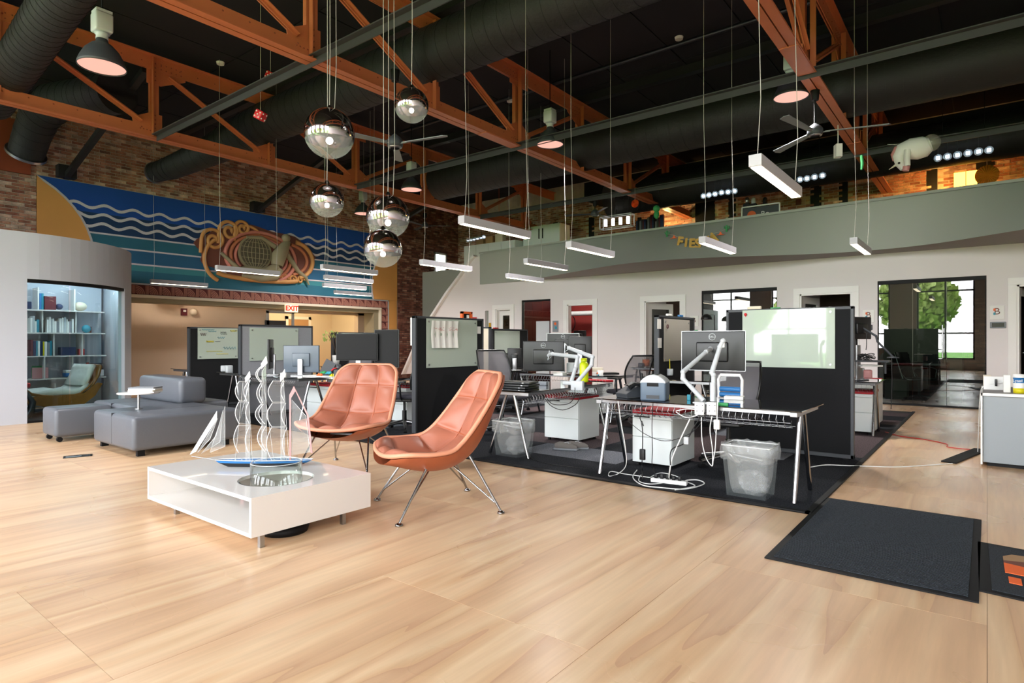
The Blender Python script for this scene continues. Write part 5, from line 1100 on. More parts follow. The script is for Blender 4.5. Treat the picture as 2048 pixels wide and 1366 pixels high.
# ---- arms at the laptop desk
yB = 5.55
a3 = arm('grey monitor arm reaching left to the dark monitor', [onY(1142, 765, yB), onY(1152, 733, yB), onY(1155, 714, yB), onY(1105, 708, yB+.25), onY(1098, 711, yB+.4)], onY(1150, 770, yB), 'light_grey', .02)
a4 = arm('grey monitor arm reaching up left with an open hook end', [onY(1153, 766, yB), onY(1183, 730, yB), onY(1185, 714, yB), onY(1138, 696, yB+.2)], onY(1160, 770, yB), 'light_grey', .02)
MB().tube([onY(1099, 701, yB+.35), onY(1096, 720, yB+.35), onY(1104, 712, yB+.35)], .008, 6, closed=True).build('hook', 'light_grey', a3); MB().tube([onY(1131, 687, yB+.2), onY(1129, 704, yB+.2), onY(1138, 698, yB+.2)], .008, 6, closed=True).build('hook', 'light_grey', a4)
c_ = onY(1155, 771, yB-.02); cl = thing('desk_clamp', 'grey arm clamp on the edge of the laptop desk', 'bracket', tuple(c_)); MB().rbox(c_, (.14, .05, .1), .006, rz=.1).build('body', 'light_grey', cl); MB().rbox(onY(1137, 766, yB), (.12, .07, .04), .01).build('foot', 'light_grey', cl)
a5 = arm('black monitor arm on the desk near the office glass', [onY(1786, 714, 9.0), onY(1755, 683, 9.0), onY(1752, 672, 9.0), onY(1726, 656, 9.0)], onY(1786, 714, 9.0), 'dark_grey', .012)
MB().lathe([(.001, 0), (.07, 0), (.06, .012), (.001, .02)], tuple(onY(1786, 716, 9.0)), 16).build('base', 'dark_grey', a5)

# ---- label printer, desk phone, and other things on the front desk
def onD(px, py): return onZ(px, py, .692)
pb = onD(1308, 803); pr = thing('label_printer', 'slate blue label printer with a domed pale lid on the front desk', 'printer', (pb.x-.05, pb.y+.13, .692), rad(14)); pr.scale = (1.08, 1.08, 1.0)
def B_(n, m_, mb, par, **k): return mb.build(n, m_, par, world=False, **k)
B_('body', 'slate' if 'slate' in MATS else (mat('slate', '#566677', .45) and 'slate'), MB().rbox((0, 0, .085), (.2, .2, .17), .015), pr)
dome = [(-.1+.2*i/10, .165+.06*sin(PI*i/10)**.8) for i in range(11)]
B_('lid', 'light_grey', MB().prism([(-.1, .15)]+dome+[(.1, .15)], -.1, .1), pr, bevel=.008)
B_('paper_slot', 'black_matte', MB().bb(-.045, .045, -.104, -.1, .125, .155), pr); B_('lower_grille', 'dark_grey', MB().bb(-.05, .05, -.104, -.1, .02, .05), pr); B_('window', 'pane_dark', MB().bb(-.03, .03, -.07, .07, .222, .228), pr)
ph_ = onD(1252, 797)
def phone(label, P, rz):
    t = thing('desk_phone', label, 'telephone', (P[0], P[1], P[2]), rz)
    B_('base', 'dark_grey', MB().prism([(-.1, 0), (.1, 0), (.11, .04), (-.06, .14), (-.1, .13)], -.09, .09, M=Matrix.Rotation(PI/2, 4, 'Z')), t, bevel=.006)
    h_ = B_('handset', 'black_plastic', MB().tube([(-.11, -.08, .1), (-.12, -.02, .13), (-.12, .04, .13), (-.11, .09, .1)], [.024, .016, .016, .024], 10), t)
    B_('screen', 'screen', MB().box((0, .02, .115), (.1, .05, .01)), t); B_('keypad', 'mid_grey', MB().box((.02, -.04, .085), (.1, .05, .01)), t)
    B_('cord', 'black_plastic', MB().tube([(-.11, -.08, .08), (-.15, -.05, .02), (-.12, .05, .01), (-.05, .1, .01)], .004, 5), t)
    return t
phone('dark grey desk phone on its stand, left of the label printer', (ph_.x, ph_.y+.1, .692), rad(150)); P = onD(582, 765); phone('black desk phone below the slate monitor', (P.x, 5.0, .692), rad(20))
tp = onD(1437, 802); mb = thing('tool_holder', 'white arched plastic holder with blue rolls, behind the upright arm', 'holder', (tp.x, tp.y+.3, .692))
for px, py in ((0, 0),):
    cx_, cy_ = tp.x+.0, tp.y+.3
    MB().tube([(cx_-.1, cy_, .70), (cx_-.105, cy_, .86), (cx_-.085, cy_, .9), (cx_+.085, cy_, .9), (cx_+.105, cy_, .86), (cx_+.1, cy_, .70)], .014, 8).build('frame', 'white_plastic', mb)
    for z in (.725, .775): MB().cyl((cx_-.09, cy_, z), (cx_+.09, cy_, z), .022, n=14).build('roll', 'blue', mb)
for k, (px, py, m_, lb, sz) in enumerate(((1467, 799, 'paper', 'folded white papers on the front desk beside the blue rolls', (.16, .12, .03)), (1443, 812, 'green', 'green and cyan marker pack on the front desk', (.09, .03, .025)), (1426, 811, 'red', 'red marker near the clamp', (.02, .03, .02)), (1376, 801, 'teal', 'teal bottle beside the left arm', (.03, .02, .05)))):
    P = onD(px, py); o = MB().rbox((P.x, P.y+.02, .692+sz[2]/2), sz, .004, rz=.2).build(['paper_stack', 'marker_pack', 'red_marker', 'small_bottle'][k], m_); tag(o, lb, ['paper', 'marker', 'marker', 'cap'][k])

# ---- desk clutter
def cup(px, py, y, label, m_='white_plastic', r=.04, h=.1, handle=True, rim=None, name='mug', cat='mug'):
    P = onY(px, py, y); t = thing(name, label, cat, tuple(P)); MB().lathe([(.001, 0), (r*.9, 0), (r, h*.2), (r, h), (r*.9, h), (r*.85, .01), (.001, .01)], tuple(P), 20).build('body', m_, t)
    if handle: MB().tube([P+Vector((-r, 0, h*.8)), P+Vector((-r-.03, 0, h*.7)), P+Vector((-r-.03, 0, h*.3)), P+Vector((-r, 0, h*.2))], .006, 6).build('handle', m_, t)
    return t, P
t, P = cup(1201, 757, 7.95, 'white mug with orange and blue dots in the middle row', h=.12, r=.045)
for dx, dz, m_ in ((-.02, .08, 'orange'), (.0, .05, 'teal')): MB().ball(P+Vector((dx-.01, -.04, dz)), .014, 8, 6).build('dot', m_, t)
cup(1292, 733, 11.1, 'terracotta flower pot on the far desk by the open door', 'terracotta', .07, .14, False, name='flower_pot', cat='pot'); cup(1282, 736, 11.0, 'grey planter below the terracotta pot', 'dark_grey', .06, .1, False, name='planter', cat='pot')
cup(1312, 735, 11.1, 'green and white bottle on the far desk beside the partition', 'green', .035, .2, False, name='bottle', cat='bottle')
t, P = cup(1340, 751, 7.75, 'pale pencil cup with a yellow pencil behind the front desk', 'light_grey', .04, .09, False, name='pencil_cup', cat='cup'); MB().tube([P+Vector((0, 0, .02)), P+Vector((-.005, 0, .22))], .006, 6).build('pencil', 'yellow', t)
cup(567, 759, 4.95, 'white cup of pens left of the black desk phone', 'white_plastic', .045, .1, False, name='pen_cup', cat='cup')
cup(727, 738, 7.8, 'red and white paper cup below the large black monitor', 'red', .035, .09, False, name='paper_cup', cat='cup')
P = onY(1168, 764, 5.9); t = thing('sports_bottle', 'neon yellow water bottle behind the grey monitor arm', 'bottle', tuple(P)); mat('neon', '#d4e611', .3, emit='#a8b800', es=.0)
MB().lathe([(.001, 0), (.045, 0), (.05, .02), (.05, .2), (.03, .235), (.001, .235)], tuple(P), 24).build('body', 'neon', t); MB().lathe([(.035, .235), (.035, .27), (.001, .27)], tuple(P), 20).build('cap', 'neon', t)
# laptops stacked
for k, (dx, z, lb) in enumerate(((0, .692, 'lower black laptop docked on the laptop desk'), (.01, .718, 'middle black laptop of the stack on the laptop desk'), (.0, .744, 'topmost black laptop of the stack on the laptop desk'))):
    t = thing('laptop', lb, 'laptop', (-4.02+dx, 5.25, z), .12*k, 'stacked black laptops'); B_('body', 'black_plastic', MB().rbox((0, 0, .012), (.36, .26, .022), .006), t); B_('latch', 'steel', MB().box((.1, -.131, .012), (.02, .003, .008)).box((-.13, -.131, .012), (.02, .003, .008)), t)
o = MB().rbox((-4.1, 5.75, .715), (.22, .05, .045), .004).build('cable_box', 'mid_grey'); tag(o, 'blue grey adapter box behind the stacked laptops', 'adapter')
P = onY(1145, 742, 6.2)
for k, (px, py, y, s, m_, nm, lb) in enumerate(((1120, 748, 6.3, (.14, .1, .04), 'paper', 'paper_pile', 'white papers behind the stacked laptops'), (1142, 735, 6.35, (.1, .08, .12), 'light_grey', 'tissue_box', 'crumpled wrapper beside the neon bottle'), (1195, 739, 8.0, (.16, .1, .06), 'cream', 'paper_bag', 'folded paper bag behind the white mug'), (1215, 747, 8.1, (.3, .2, .03), 'black_plastic', 'keyboard', 'black keyboard to the right of the white mug'), (1180, 752, 8.2, (.2, .2, .05), 'white_plastic', 'desk_tray', 'white tray behind the neon bottle'),
        (1300, 740, 11.2, (.4, .2, .02), 'terracotta', 'plant_saucer', 'terracotta saucers on the far desk'), (1735, 748, 9.0, (.12, .1, .11), 'pink', 'card_box', 'pink printed card box on the desk near the office glass'), (1735, 731, 9.15, (.3, .25, .02), 'white_plastic', 'tray', 'white tray under tangled cables near the office glass'), (1722, 748, 9.0, (.1, .02, .16), 'steel', 'monitor_riser', 'slanted metal riser leg near the office glass'),
        (448, 737, 4.97, (.1, .1, .1), 'light_grey', 'desk_speaker', 'small pale box left of the grey partition'), (458, 738, 4.97, (.1, .1, .12), 'light_grey', 'paper_box', 'taller pale box left of the grey partition'))):
    P = onY(px, py, y); o = MB().rbox(P, s, min(s)*.15, rz=.3*k).build(nm, m_); tag(o, lb, 'desk item')
# tangled black cables near the office glass
mb = MB()
for k in range(12):
    c = onY(1728+random.uniform(-8, 8), 716+random.uniform(-5, 4), 9.1); a = random.uniform(0, 6); mb.tube([c+Vector((.09*cos(a+i*.7), .06*sin(a+i*.7), .03*sin(a*2+i))) for i in range(9)], .004, 5, closed=True)
tag(mb.build('cable_tangle', 'black_plastic'), 'tangle of black cables on the desk near the office glass', 'cable', kind='stuff')
mb = MB(); c = onY(1735, 722, 9.05)
tag(mb.box(c, (.5, .3, .02)).box(c+Vector((-.2, 0, -.08)), (.02, .02, .16)).box(c+Vector((.2, 0, -.08)), (.02, .02, .16)).build('desk_riser', 'dark_grey'), 'dark raised shelf on the desk near the office glass', 'riser')
tag(MB().tube([onY(1721, 662, 9), onY(1733, 665, 9), onY(1733, 690, 9), onY(1732, 700, 9)], .005, 5).build('loose_cable', 'black_plastic'), 'black cable dangling below the small arm monitor', 'cable')
tag(MB().tube([onY(1783, 714, 8.95), onY(1784, 760, 8.95), onY(1783, 800, 8.95), onY(1782, 818, 8.95)], .005, 5).build('power_cable', 'black_plastic'), 'black cord hanging from the desk edge in front of the office glass', 'cable')
# clutter on D4: toys, papers, plant
TOY = [(645, 747, 'green', 'green plastic toy among the clutter behind the rear orange chair'), (638, 752, 'orange', 'orange plastic toy at the front of the clutter'), (668, 741, 'red', 'red toy beside the black tin in the clutter'), (656, 748, 'teal', 'teal toy between the green and red ones'), (664, 753, 'yellow', 'yellow toy lowest in the clutter')]
for px, py, m_, lb in TOY:
    P = onY(px, py, 5.15); tag(MB().tube([P+Vector((-.06, 0, 0)), P+Vector((-.02, .02, .02)), P+Vector((.03, -.01, .01)), P+Vector((.07, .01, .02))], [.008, .02, .016, .01], 8).ball(P+Vector((.05, 0, .02)), .022, 10, 6).build('plastic_toy', m_), lb, 'toy', 'coloured toys on the cluttered desk')
P = onY(677, 750, 5.3); tag(MB().lathe([(.001, 0), (.035, 0), (.04, .02), (.04, .12), (.03, .15), (.001, .15)], tuple(P), 16).build('tin_can', 'dark_grey'), 'dark tin beside the red toy', 'tin')
P = onY(672, 745, 5.6); tag(MB().rbox(P, (.16, .08, .1), .02).build('pouch', 'maroon'), 'magenta pouch behind the red toy', 'pouch')
P = onY(655, 737, 5.3); tag(MB().box(P, (.16, .02, .24), .6, M=Matrix.Rotation(.5, 4, 'Y')).build('picture_stand', 'dark_grey'), 'dark leaning tablet between the slate monitor and the toys', 'tablet')
for k, (px, py, s) in enumerate(((630, 757, (.3, .2, .012)), (660, 758, (.35, .22, .014)), (685, 757, (.25, .2, .02)))):
    P = onD(px, py+3); P = onY(px, py, 5.2); P.z = .7; tag(MB().box(P, s, .3*k).build('paper_sheet', 'paper'), ['loose white papers by the desk phone', 'loose white papers under the toys', 'loose white papers nearest the rear orange chair'][k], 'paper')
pl = onX(672, 700, -10.4); pt_ = thing('potted_twigs', 'potted plant with dry twigs and small leaves before the low partition', 'plant', (pl.x, pl.y, .7))
for k in range(14):
    a = random.uniform(-.5, .5); b = random.uniform(-.3, .3); tip = Vector((pl.x+a*.5, pl.y+b*.4, 1.42-abs(a)*.25)); MB().tube([(pl.x, pl.y, .95), (pl.x+a*.2, pl.y+b*.1, 1.15), tip], .004, 4).build('twig', 'bark', pt_)
    mb = MB()
    for _ in range(7):
        c = tip+Vector((random.uniform(-.08, .04)+(-.12 if a < 0 else 0), random.uniform(-.05, .05), random.uniform(-.12, .02))); d = Vector((random.uniform(-1, 1), 0, random.uniform(-1, 1))).normalized()*.035; e = d.orthogonal().normalized()*.014; mb.add([c-d, c+e, c+d, c-e], [(0, 1, 2, 3)])
    if a < .1: mb.build('leaves', 'leaf', pt_)['kind'] = 'stuff'
MB().lathe([(.001, 0), (.06, 0), (.08, .2), (.07, .2), (.001, .19)], (pl.x, pl.y, .72), 16).build('pot', 'white_plastic', pt_)

# ---- bins
def bin_(label, x0, x1, y0, y1, h, tw=.03):
    cx, cy = (x0+x1)/2, (y0+y1)/2; t = thing('waste_bin', label, 'bin', (cx, cy, 0), 0, 'clear waste bins'); a, b = (x1-x0)/2, (y1-y0)/2
    vs = []
    for z, s in ((.005, .82), (h, 1.0)):
        for sx_, sy_ in ((-1, -1), (1, -1), (1, 1), (-1, 1)): vs.append((cx+sx_*a*s, cy+sy_*b*s, z))
    MB().add(vs, [(0, 1, 5, 4), (1, 2, 6, 5), (2, 3, 7, 6), (3, 0, 4, 7), (3, 2, 1, 0)]).build('bin_body', 'bin_plastic', t)
    MB().tube(vs[4:], .005, 6, closed=True).tube([vs[k] for k in range(4)], .004, 6, closed=True).build('rim', 'acrylic_edge', t)
    rows = []
    for i, (z, s) in enumerate(((.03, .62), (.08, .72), (.16, .8), (h*.75, .86), (h*.9, .97), (h+.012, 1.0), (h+.014, 1.06), (h-.05, 1.09), (h-.11, 1.08))):
        row = []
        for k in range(36):
            an = 2*PI*k/36; c_, s_ = cos(an), sin(an); m_ = max(abs(c_), abs(s_)); j = 1+random.uniform(-.03, .03)*(1 if i != 5 else .2); row.append((cx+c_/m_*a*s*j, cy+s_/m_*b*s*j, z+random.uniform(-.012, .012)*(i > 5)))
        row.append(row[0]); rows.append(row)
    MB().grid(rows, False).build('bag', 'bag', t)
    bm = bmesh.new(); bmesh.ops.create_icosphere(bm, subdivisions=3, radius=.1)
    for v in bm.verts: v.co *= random.uniform(.7, 1.1)
    vs = [(cx+.02+v.co.x*a*8*.8, cy+v.co.y*b*8*.8, .12+v.co.z) for v in bm.verts]; fs = [[v.index for v in f.verts] for f in bm.faces]; bm.free(); MB().add(vs, fs).build('crumpled_liner', 'bag', t)
    return t
bin_('clear waste bin with a bag under the right end of the front desk', -1.62, -1.27, 4.7, 4.98, .4)
q = onZ(1012, 915); bin_('clear waste bin with a bag under the laptop desk', q.x-.17, q.x+.17, q.y-.02, q.y+.28, .37)

# ---- shoes
P = onZ(1132, 902)
for k, (dx, dy, lb) in enumerate(((0, 0, 'nearer grey fabric shoe by the white pedestal'), (.06, .12, 'farther grey fabric shoe against the white pedestal'))):
    t = thing('shoe', lb, 'shoe', (P.x+dx, P.y+dy, .011), rad(20+10*k), 'grey shoes'); B_('sole', 'mid_grey', MB().rbox((0, 0, .012), (.27, .09, .022), .01), t)
    B_('upper', 'shoe_grey' if mat('shoe_grey', '#6f6a66', .9) else '', MB().tube([(-.12, 0, .04), (-.07, 0, .05), (0, 0, .045), (.08, 0, .035), (.125, 0, .028)], [.03, .042, .042, .036, .018], 12), t); B_('laces', 'light_grey', MB().tube([(-.01, -.025, .085), (.02, .02, .085), (.03, -.025, .08), (.05, .02, .075)], .004, 5), t)

# ---- power strip and cables under the front desk
P = onZ(1338, 967, .011); ps = thing('power_strip', 'white power strip on the carpet below the front desk', 'power strip', tuple(P), rad(8))
B_('body', 'white_plastic', MB().rbox((0, 0, .018), (.3, .055, .034), .006), ps)
for k in range(5): B_('plug', 'black_plastic', MB().rbox((-.11+.05*k, 0, .05), (.025, .03, .035), .005), ps)
def cable(label, pts, m_='white_plastic', r=.004, name='cable', group=None):
    # smooth through points
    P = [Vector(p) for p in pts]; out_ = []
    for i in range(len(P)-1):
        p0, p1, p2, p3 = P[max(i-1, 0)], P[i], P[i+1], P[min(i+2, len(P)-1)]
        for k in range(6):
            f = k/6; out_.append(.5*((2*p1)+(p2-p0)*f+(2*p0-5*p1+4*p2-p3)*f*f+(3*p1-p0-3*p2+p3)*f**3))
    out_.append(P[-1]); o = MB().tube(out_, r, 6).build(name, m_); tag(o, label, 'cable', group); return o
G = lambda px, py: onZ(px, py, .017)
Fy = lambda px, py, y=4.72: onY(px, py, y)
cable('white cable down the left leg of the front desk to the carpet', [Fy(1236, 802), Fy(1243, 850), Fy(1250, 890), Fy(1252, 930, 4.75), G(1235, 948), G(1218, 952), G(1222, 943), G(1250, 948), G(1300, 955)])
cable('black cable with a coiled knot hanging in front of the white pedestal', [Fy(1283, 805), Fy(1284, 826), Fy(1280, 836), Fy(1287, 852), Fy(1283, 842), Fy(1285, 862), Fy(1285, 895), Fy(1284, 930, 4.9), G(1285, 960)], 'black_plastic', .0045)
cable('straight black cable in front of the white pedestal', [Fy(1306, 806), Fy(1304, 850), Fy(1305, 900), Fy(1305, 935, 4.8), G(1320, 962)], 'black_plastic', .0035)
cable('white cable sloping from the clamp down to the power strip', [Fy(1380, 838), Fy(1360, 880), Fy(1345, 915), Fy(1339, 945), G(1338, 962)], r=.006)
cable('black cable looping from the clamp to the power strip', [Fy(1430, 805), Fy(1395, 843), Fy(1370, 885), Fy(1343, 900), Fy(1341, 935), G(1342, 960)], 'black_plastic', .005)
cable('long black cable sagging from the left leg to the clamp', [Fy(1256, 842), Fy(1290, 868), Fy(1330, 882), Fy(1375, 870), Fy(1400, 848), Fy(1412, 828)], 'black_plastic', .003)
cable('white cable loop hanging below the clamp, left one', [Fy(1403, 832), Fy(1404, 880), Fy(1412, 915), Fy(1424, 932), Fy(1426, 920)]); cable('white cable loop hanging below the clamp, middle one', [Fy(1424, 832), Fy(1420, 860), Fy(1425, 900), Fy(1425, 930)]); cable('white cable loop with an adapter, right one below the clamp', [Fy(1436, 790), Fy(1434, 840), Fy(1432, 870), Fy(1430, 900), Fy(1425, 928)])
cable('loose white cable oval in front of the cable tray', [Fy(1352, 824), Fy(1370, 834), Fy(1390, 832), Fy(1400, 822), Fy(1375, 818), Fy(1352, 822)])
cable('white cable coil spread around the power strip', [G(1274, 940), G(1266, 955), G(1285, 970), G(1320, 975), G(1370, 978), G(1408, 968), G(1395, 960), G(1370, 962), G(1390, 972), G(1350, 980)], r=.005)
cable('second white cable coil beside the power strip', [G(1282, 950), G(1278, 962), G(1300, 968), G(1330, 965), G(1360, 958), G(1345, 950), G(1320, 946), G(1300, 955)], r=.004)
for px, py, m_, lb, s in ((1285, 909, 'black_plastic', 'black power brick hanging before the white pedestal', (.045, .03, .09)), (1373, 881, 'light_grey', 'grey adapter hanging beside the white pedestal', (.04, .03, .06)), (1434, 849, 'white_plastic', 'white charger hanging below the clamp', (.045, .03, .075))):
    tag(MB().rbox(Fy(px, py, 4.71), s, .005).build('power_adapter', m_), lb, 'adapter')
cable('black cables drooping over the red padded pedestal', [onY(1090, 790, 5.4), onY(1105, 808, 5.4), onY(1135, 808, 5.4), onY(1148, 795, 5.4), onY(1150, 775, 5.4)], 'black_plastic', .004); cable('longer black cable drooping over the red padded pedestal', [onY(1085, 788, 5.4), onY(1100, 810, 5.4), onY(1125, 820, 5.4), onY(1150, 810, 5.4), onY(1160, 795, 5.4)], 'black_plastic', .004)
cable('thin black cable on the carpet near the laptop desk', [G(1058, 908), G(1065, 918), G(1090, 926), G(1130, 932), G(1180, 938)], 'black_plastic', .003)
cable('white cord lying from the black partition across the plywood', [onZ(1618, 935, .018), onZ(1650, 930, .018), onZ(1690, 931, .018), onZ(1720, 932, .01), onZ(1790, 934, .006), onZ(1850, 931, .006), onZ(1905, 927, .006)], r=.005)
cable('thin red cord lying along the plywood to the grey counter', [onZ(1770, 864, .01), onZ(1800, 872, .006), onZ(1850, 879, .006), onZ(1893, 888, .006), onZ(1896, 894, .006), onZ(1940, 899, .006), onZ(1960, 902, .006)], 'red', .005)
A, B = onZ(1897, 926), onZ(1962, 900); o = MB().bar(A+Vector((0, 0, .008)), B+Vector((0, 0, .008)), .13, .016).build('cable_cover', 'black_matte', bevel=.006); tag(o, 'black rubber cable ramp leading to the grey counter', 'cable cover')
# ---- grey counter at the right edge
ct2 = thing('counter_cabinet', 'grey fronted counter cabinet with white edges at the right', 'cabinet', (.7, 7.9, 0))
MB().bb(-.03, 1.6, 7.4, 8.5, .04, .68).build('body', 'mat_counter' if mat('mat_counter', '#8f979d', .45) else '', ct2); MB().bb(-.045, 1.62, 7.37, 8.55, .68, .705).build('worktop', 'soffit_grey', ct2, bevel=.004); MB().bb(-.048, 1.62, 7.366, 7.375, .68, .706).bb(-.05, -.035, 7.366, 8.55, .02, .706).build('edge_band', 'white_plastic', ct2)
MB().bb(.0, 1.5, 7.45, 8.4, 0, .04).build('plinth', 'black_matte', ct2)
def can(px, py, y, label):
    P = onY(px, py, y); P.z = .705; t = thing('wipes_canister', label, 'canister', tuple(P)); r = .045
    MB().lathe([(.001, 0), (r, 0), (r, .05), (r, .05)], tuple(P), 28).build('lower_label', 'yellow', t); MB().lathe([(r, .05), (r, .1)], tuple(P), 28).build('middle_label', 'white_plastic', t); MB().lathe([(r, .1), (r, .15), (r, .15)], tuple(P), 28).build('upper_label', 'blue', t); MB().lathe([(r+.002, .15), (r+.002, .18), (.001, .185)], tuple(P), 28).build('lid', 'white_plastic', t)
    tt = text('Lysol', .035, Matrix.Translation((P.x-.012, P.y-.0465, P.z+.122)) @ Matrix.Rotation(PI/2, 4, 'X'), 'white_plastic', t, ext=.001)
can(2038, 770, 7.55, 'wipes canister with blue and yellow label on the grey counter')
P = onY(2014, 770, 7.62); tag(MB().rbox((P.x, P.y, .705+.085), (.055, .055, .17), .004).build('carton', 'paper'), 'narrow white carton beside the wipes canister', 'box')
P = onY(1992, 765, 7.95); t = thing('charger_board', 'white angled board with a black plug on the grey counter', 'stand', (P.x, P.y, .705)); MB().bb(P.x-.1, P.x+.1, P.y, P.y+.01, .705, .84).build('board', 'white_plastic', t); MB().rbox((P.x+.0, P.y-.02, .78), (.02, .03, .07), .005).build('plug', 'black_plastic', t)
tag(MB().rbox((.0, 8.42, .77), (.07, .07, .13), .004).build('cardboard_box', 'cream'), 'small beige box at the back corner of the grey counter', 'box')
cable('white cord curving over the back edge of the grey counter', [(.12, 7.93, .78), (.03, 7.95, .76), (-.04, 7.97, .72), (-.06, 8.0, .6), (-.07, 8.1, .3), (-.08, 8.2, .01)], r=.005)
ORD = 'first second third fourth fifth sixth seventh eighth ninth tenth eleventh twelfth thirteenth fourteenth fifteenth sixteenth seventeenth eighteenth nineteenth twentieth'.split()+['late']*20
CN = {'paper': 'white', 'light_grey': 'light grey', 'mid_grey': 'mid grey', 'black_matte': 'black', 'navy': 'navy', 'teal': 'teal', 'maroon': 'maroon', 'yellow': 'yellow', 'blue': 'blue', 'cream': 'cream'}

# ================================================================== THINGS ON WALLS AND PARTITIONS
for i, (px0, px1) in enumerate(((862, 888), (888, 914))):
    a, b = onX(px0, 700, -5.59).y, onX(px1, 700, -5.59).y
    t = thing('tracing_sheet', ['left sheet of curled tracing paper taped on the middle glass board', 'right sheet of curled tracing paper taped on the middle glass board'][i], 'paper', (-5.59, (a+b)/2, 1.1))
    rows = [[(-5.592+.012*sin(k*1.7+i)+.006*abs(j-3), a+(b-a)*k/8, 1.47-(1.47-1.115)*j/6) for k in range(9)] for j in range(7)]
    MB().grid(rows).build('sheet', 'paper', t)
    mb = MB()
    for k in range(14): y_ = a+(b-a)*random.uniform(.1, .9); z_ = 1.36+random.uniform(-.02, .02); mb.bar((-5.574, y_, z_), (-5.574, y_+.02, z_+random.uniform(-.01, .01)), .002, .003)
    mb.build('sketch_marks', 'red', t)
o = MB().bb(-5.604, -5.6, 6.36, 6.43, 1.31, 1.41).build('wall_photo', 'paper'); tag(o, 'small photo pinned at the edge of the middle black partition', 'photo'); 
t = thing('orange_frame', 'orange picture box standing on top of the middle black partition', 'frame', (-5.64, 6.2, 1.52)); MB().bb(-5.66, -5.62, 6.07, 6.10, 1.52, 1.61).bb(-5.66, -5.62, 6.25, 6.28, 1.52, 1.61).bb(-5.66, -5.62, 6.07, 6.28, 1.58, 1.61).build('frame', 'orange', t); MB().bb(-5.66, -5.655, 6.10, 6.25, 1.52, 1.58).build('picture', 'black_matte', t); MB().bb(-5.65, -5.62, 6.19, 6.21, 1.52, 1.565).build('card', 'paper', t)
o = MB().rbox((-5.64, 6.32, 1.53), (.05, .1, .018), .004).build('red_tray', 'red'); tag(o, 'small red object beside the orange picture box', 'tray')
o = MB().bb(-5.72, -5.68, 5.22, 5.26, 1.15, 1.5).build('side_papers', 'paper'); tag(o, 'printed sheet on the far side of the middle black partition', 'paper')
o = MB().rbox((-2.02, 6.91, 1.57), (.15, .05, .035), .012).build('tissue_pack', 'cream'); tag(o, 'white and yellow pack on top of the tall black partition', 'pack')
o = MB().rbox((-1.8, 6.91, 1.562), (.1, .03, .014), .004).build('green_marker', 'green'); tag(o, 'green marker lying on top of the tall black partition', 'marker')
P = onY(1491, 629, 6.86); tag(MB().ball(P, .017, 12, 8).add([(P.x, P.y, P.z-.03), (P.x-.016, P.y, P.z-.005), (P.x+.016, P.y, P.z-.005)], [(0, 1, 2)]).build('heart_magnet', 'red'), 'red heart magnet at the upper corner of the large glass board', 'magnet')
for px, py, lb in ((1318, 648, 'upper pale sheet taped to the partition by the open white door'), (1319, 686, 'lower pale sheet taped to the partition by the open white door')):
    P = onX(px, py, -3.415); tag(MB().bb(-3.416, -3.412, P.y-.05, P.y+.06, P.z-.065, P.z+.065).build('paper_note', 'paper'), lb, 'paper')
P = onX(1335, 653, -3.4); tag(MB().lathe([(.02, 0), (.03, 0), (.03, .006), (.02, .006)], tuple(P), 20, M=Matrix.Rotation(PI/2, 4, 'Y')).build('round_magnet', 'maroon'), 'dark round magnet on the smoky glass board', 'magnet')
for k, (a, m_, lb) in enumerate(((7.9, 'white_plastic', 'white eraser on top of the partition by the open door'), (8.3, 'blue', 'blue box on top of the partition by the open door'))): tag(MB().rbox((-3.45, a, 1.565), (.04, .12, .03), .006).build('eraser', m_), lb, 'eraser')
tag(MB().rbox((-11.2, 5.95, 1.475), (.04, .12, .03), .006).build('eraser', 'blue'), 'dark blue eraser on top of the leftmost partition', 'eraser')
tag(MB().rbox((-8.2, 9.9, 1.482), (.04, .14, .03), .006).build('red_pen_tray', 'red'), 'red item on top of the far black partition', 'tray')
# scribbles on the leftmost board
a0 = onX(396, 700, -11.15).y; a1_ = onX(476, 700, -11.15).y
def scrib(y0, y1, z, n, amp, m_):
    mb = MB(); pts = [(-11.156, y0+(y1-y0)*i/n, z+amp*sin(i*2.1)*(1 if i % 3 else .3)) for i in range(n+1)]; mb.tube(pts, .0035, 4); mb.build('handwriting', m_, wb_)
W_ = a1_-a0
for f0, f1, z, n, am, m_ in ((.1, .4, 1.415, 22, .012, 'teal'), (.25, .45, 1.385, 16, .01, 'teal'), (.55, .7, 1.37, 12, .012, 'dark_grey'), (.55, .72, 1.34, 12, .012, 'dark_grey'), (.48, .66, 1.27, 10, .022, 'teal'), (.2, .38, 1.2, 26, .02, 'yellow'), (.42, .55, 1.2, 10, .008, 'dark_grey'), (.2, .6, 1.02, 24, .008, 'yellow'), (.62, .95, 1.08, 14, .03, 'teal'), (.8, .98, 1.4, 16, .02, 'yellow'), (.45, .75, .97, 18, .008, 'yellow'), (.06, .2, 1.33, 10, .03, 'maroon')):
    scrib(a0+W_*f0, a0+W_*f1, z, n, am, m_)
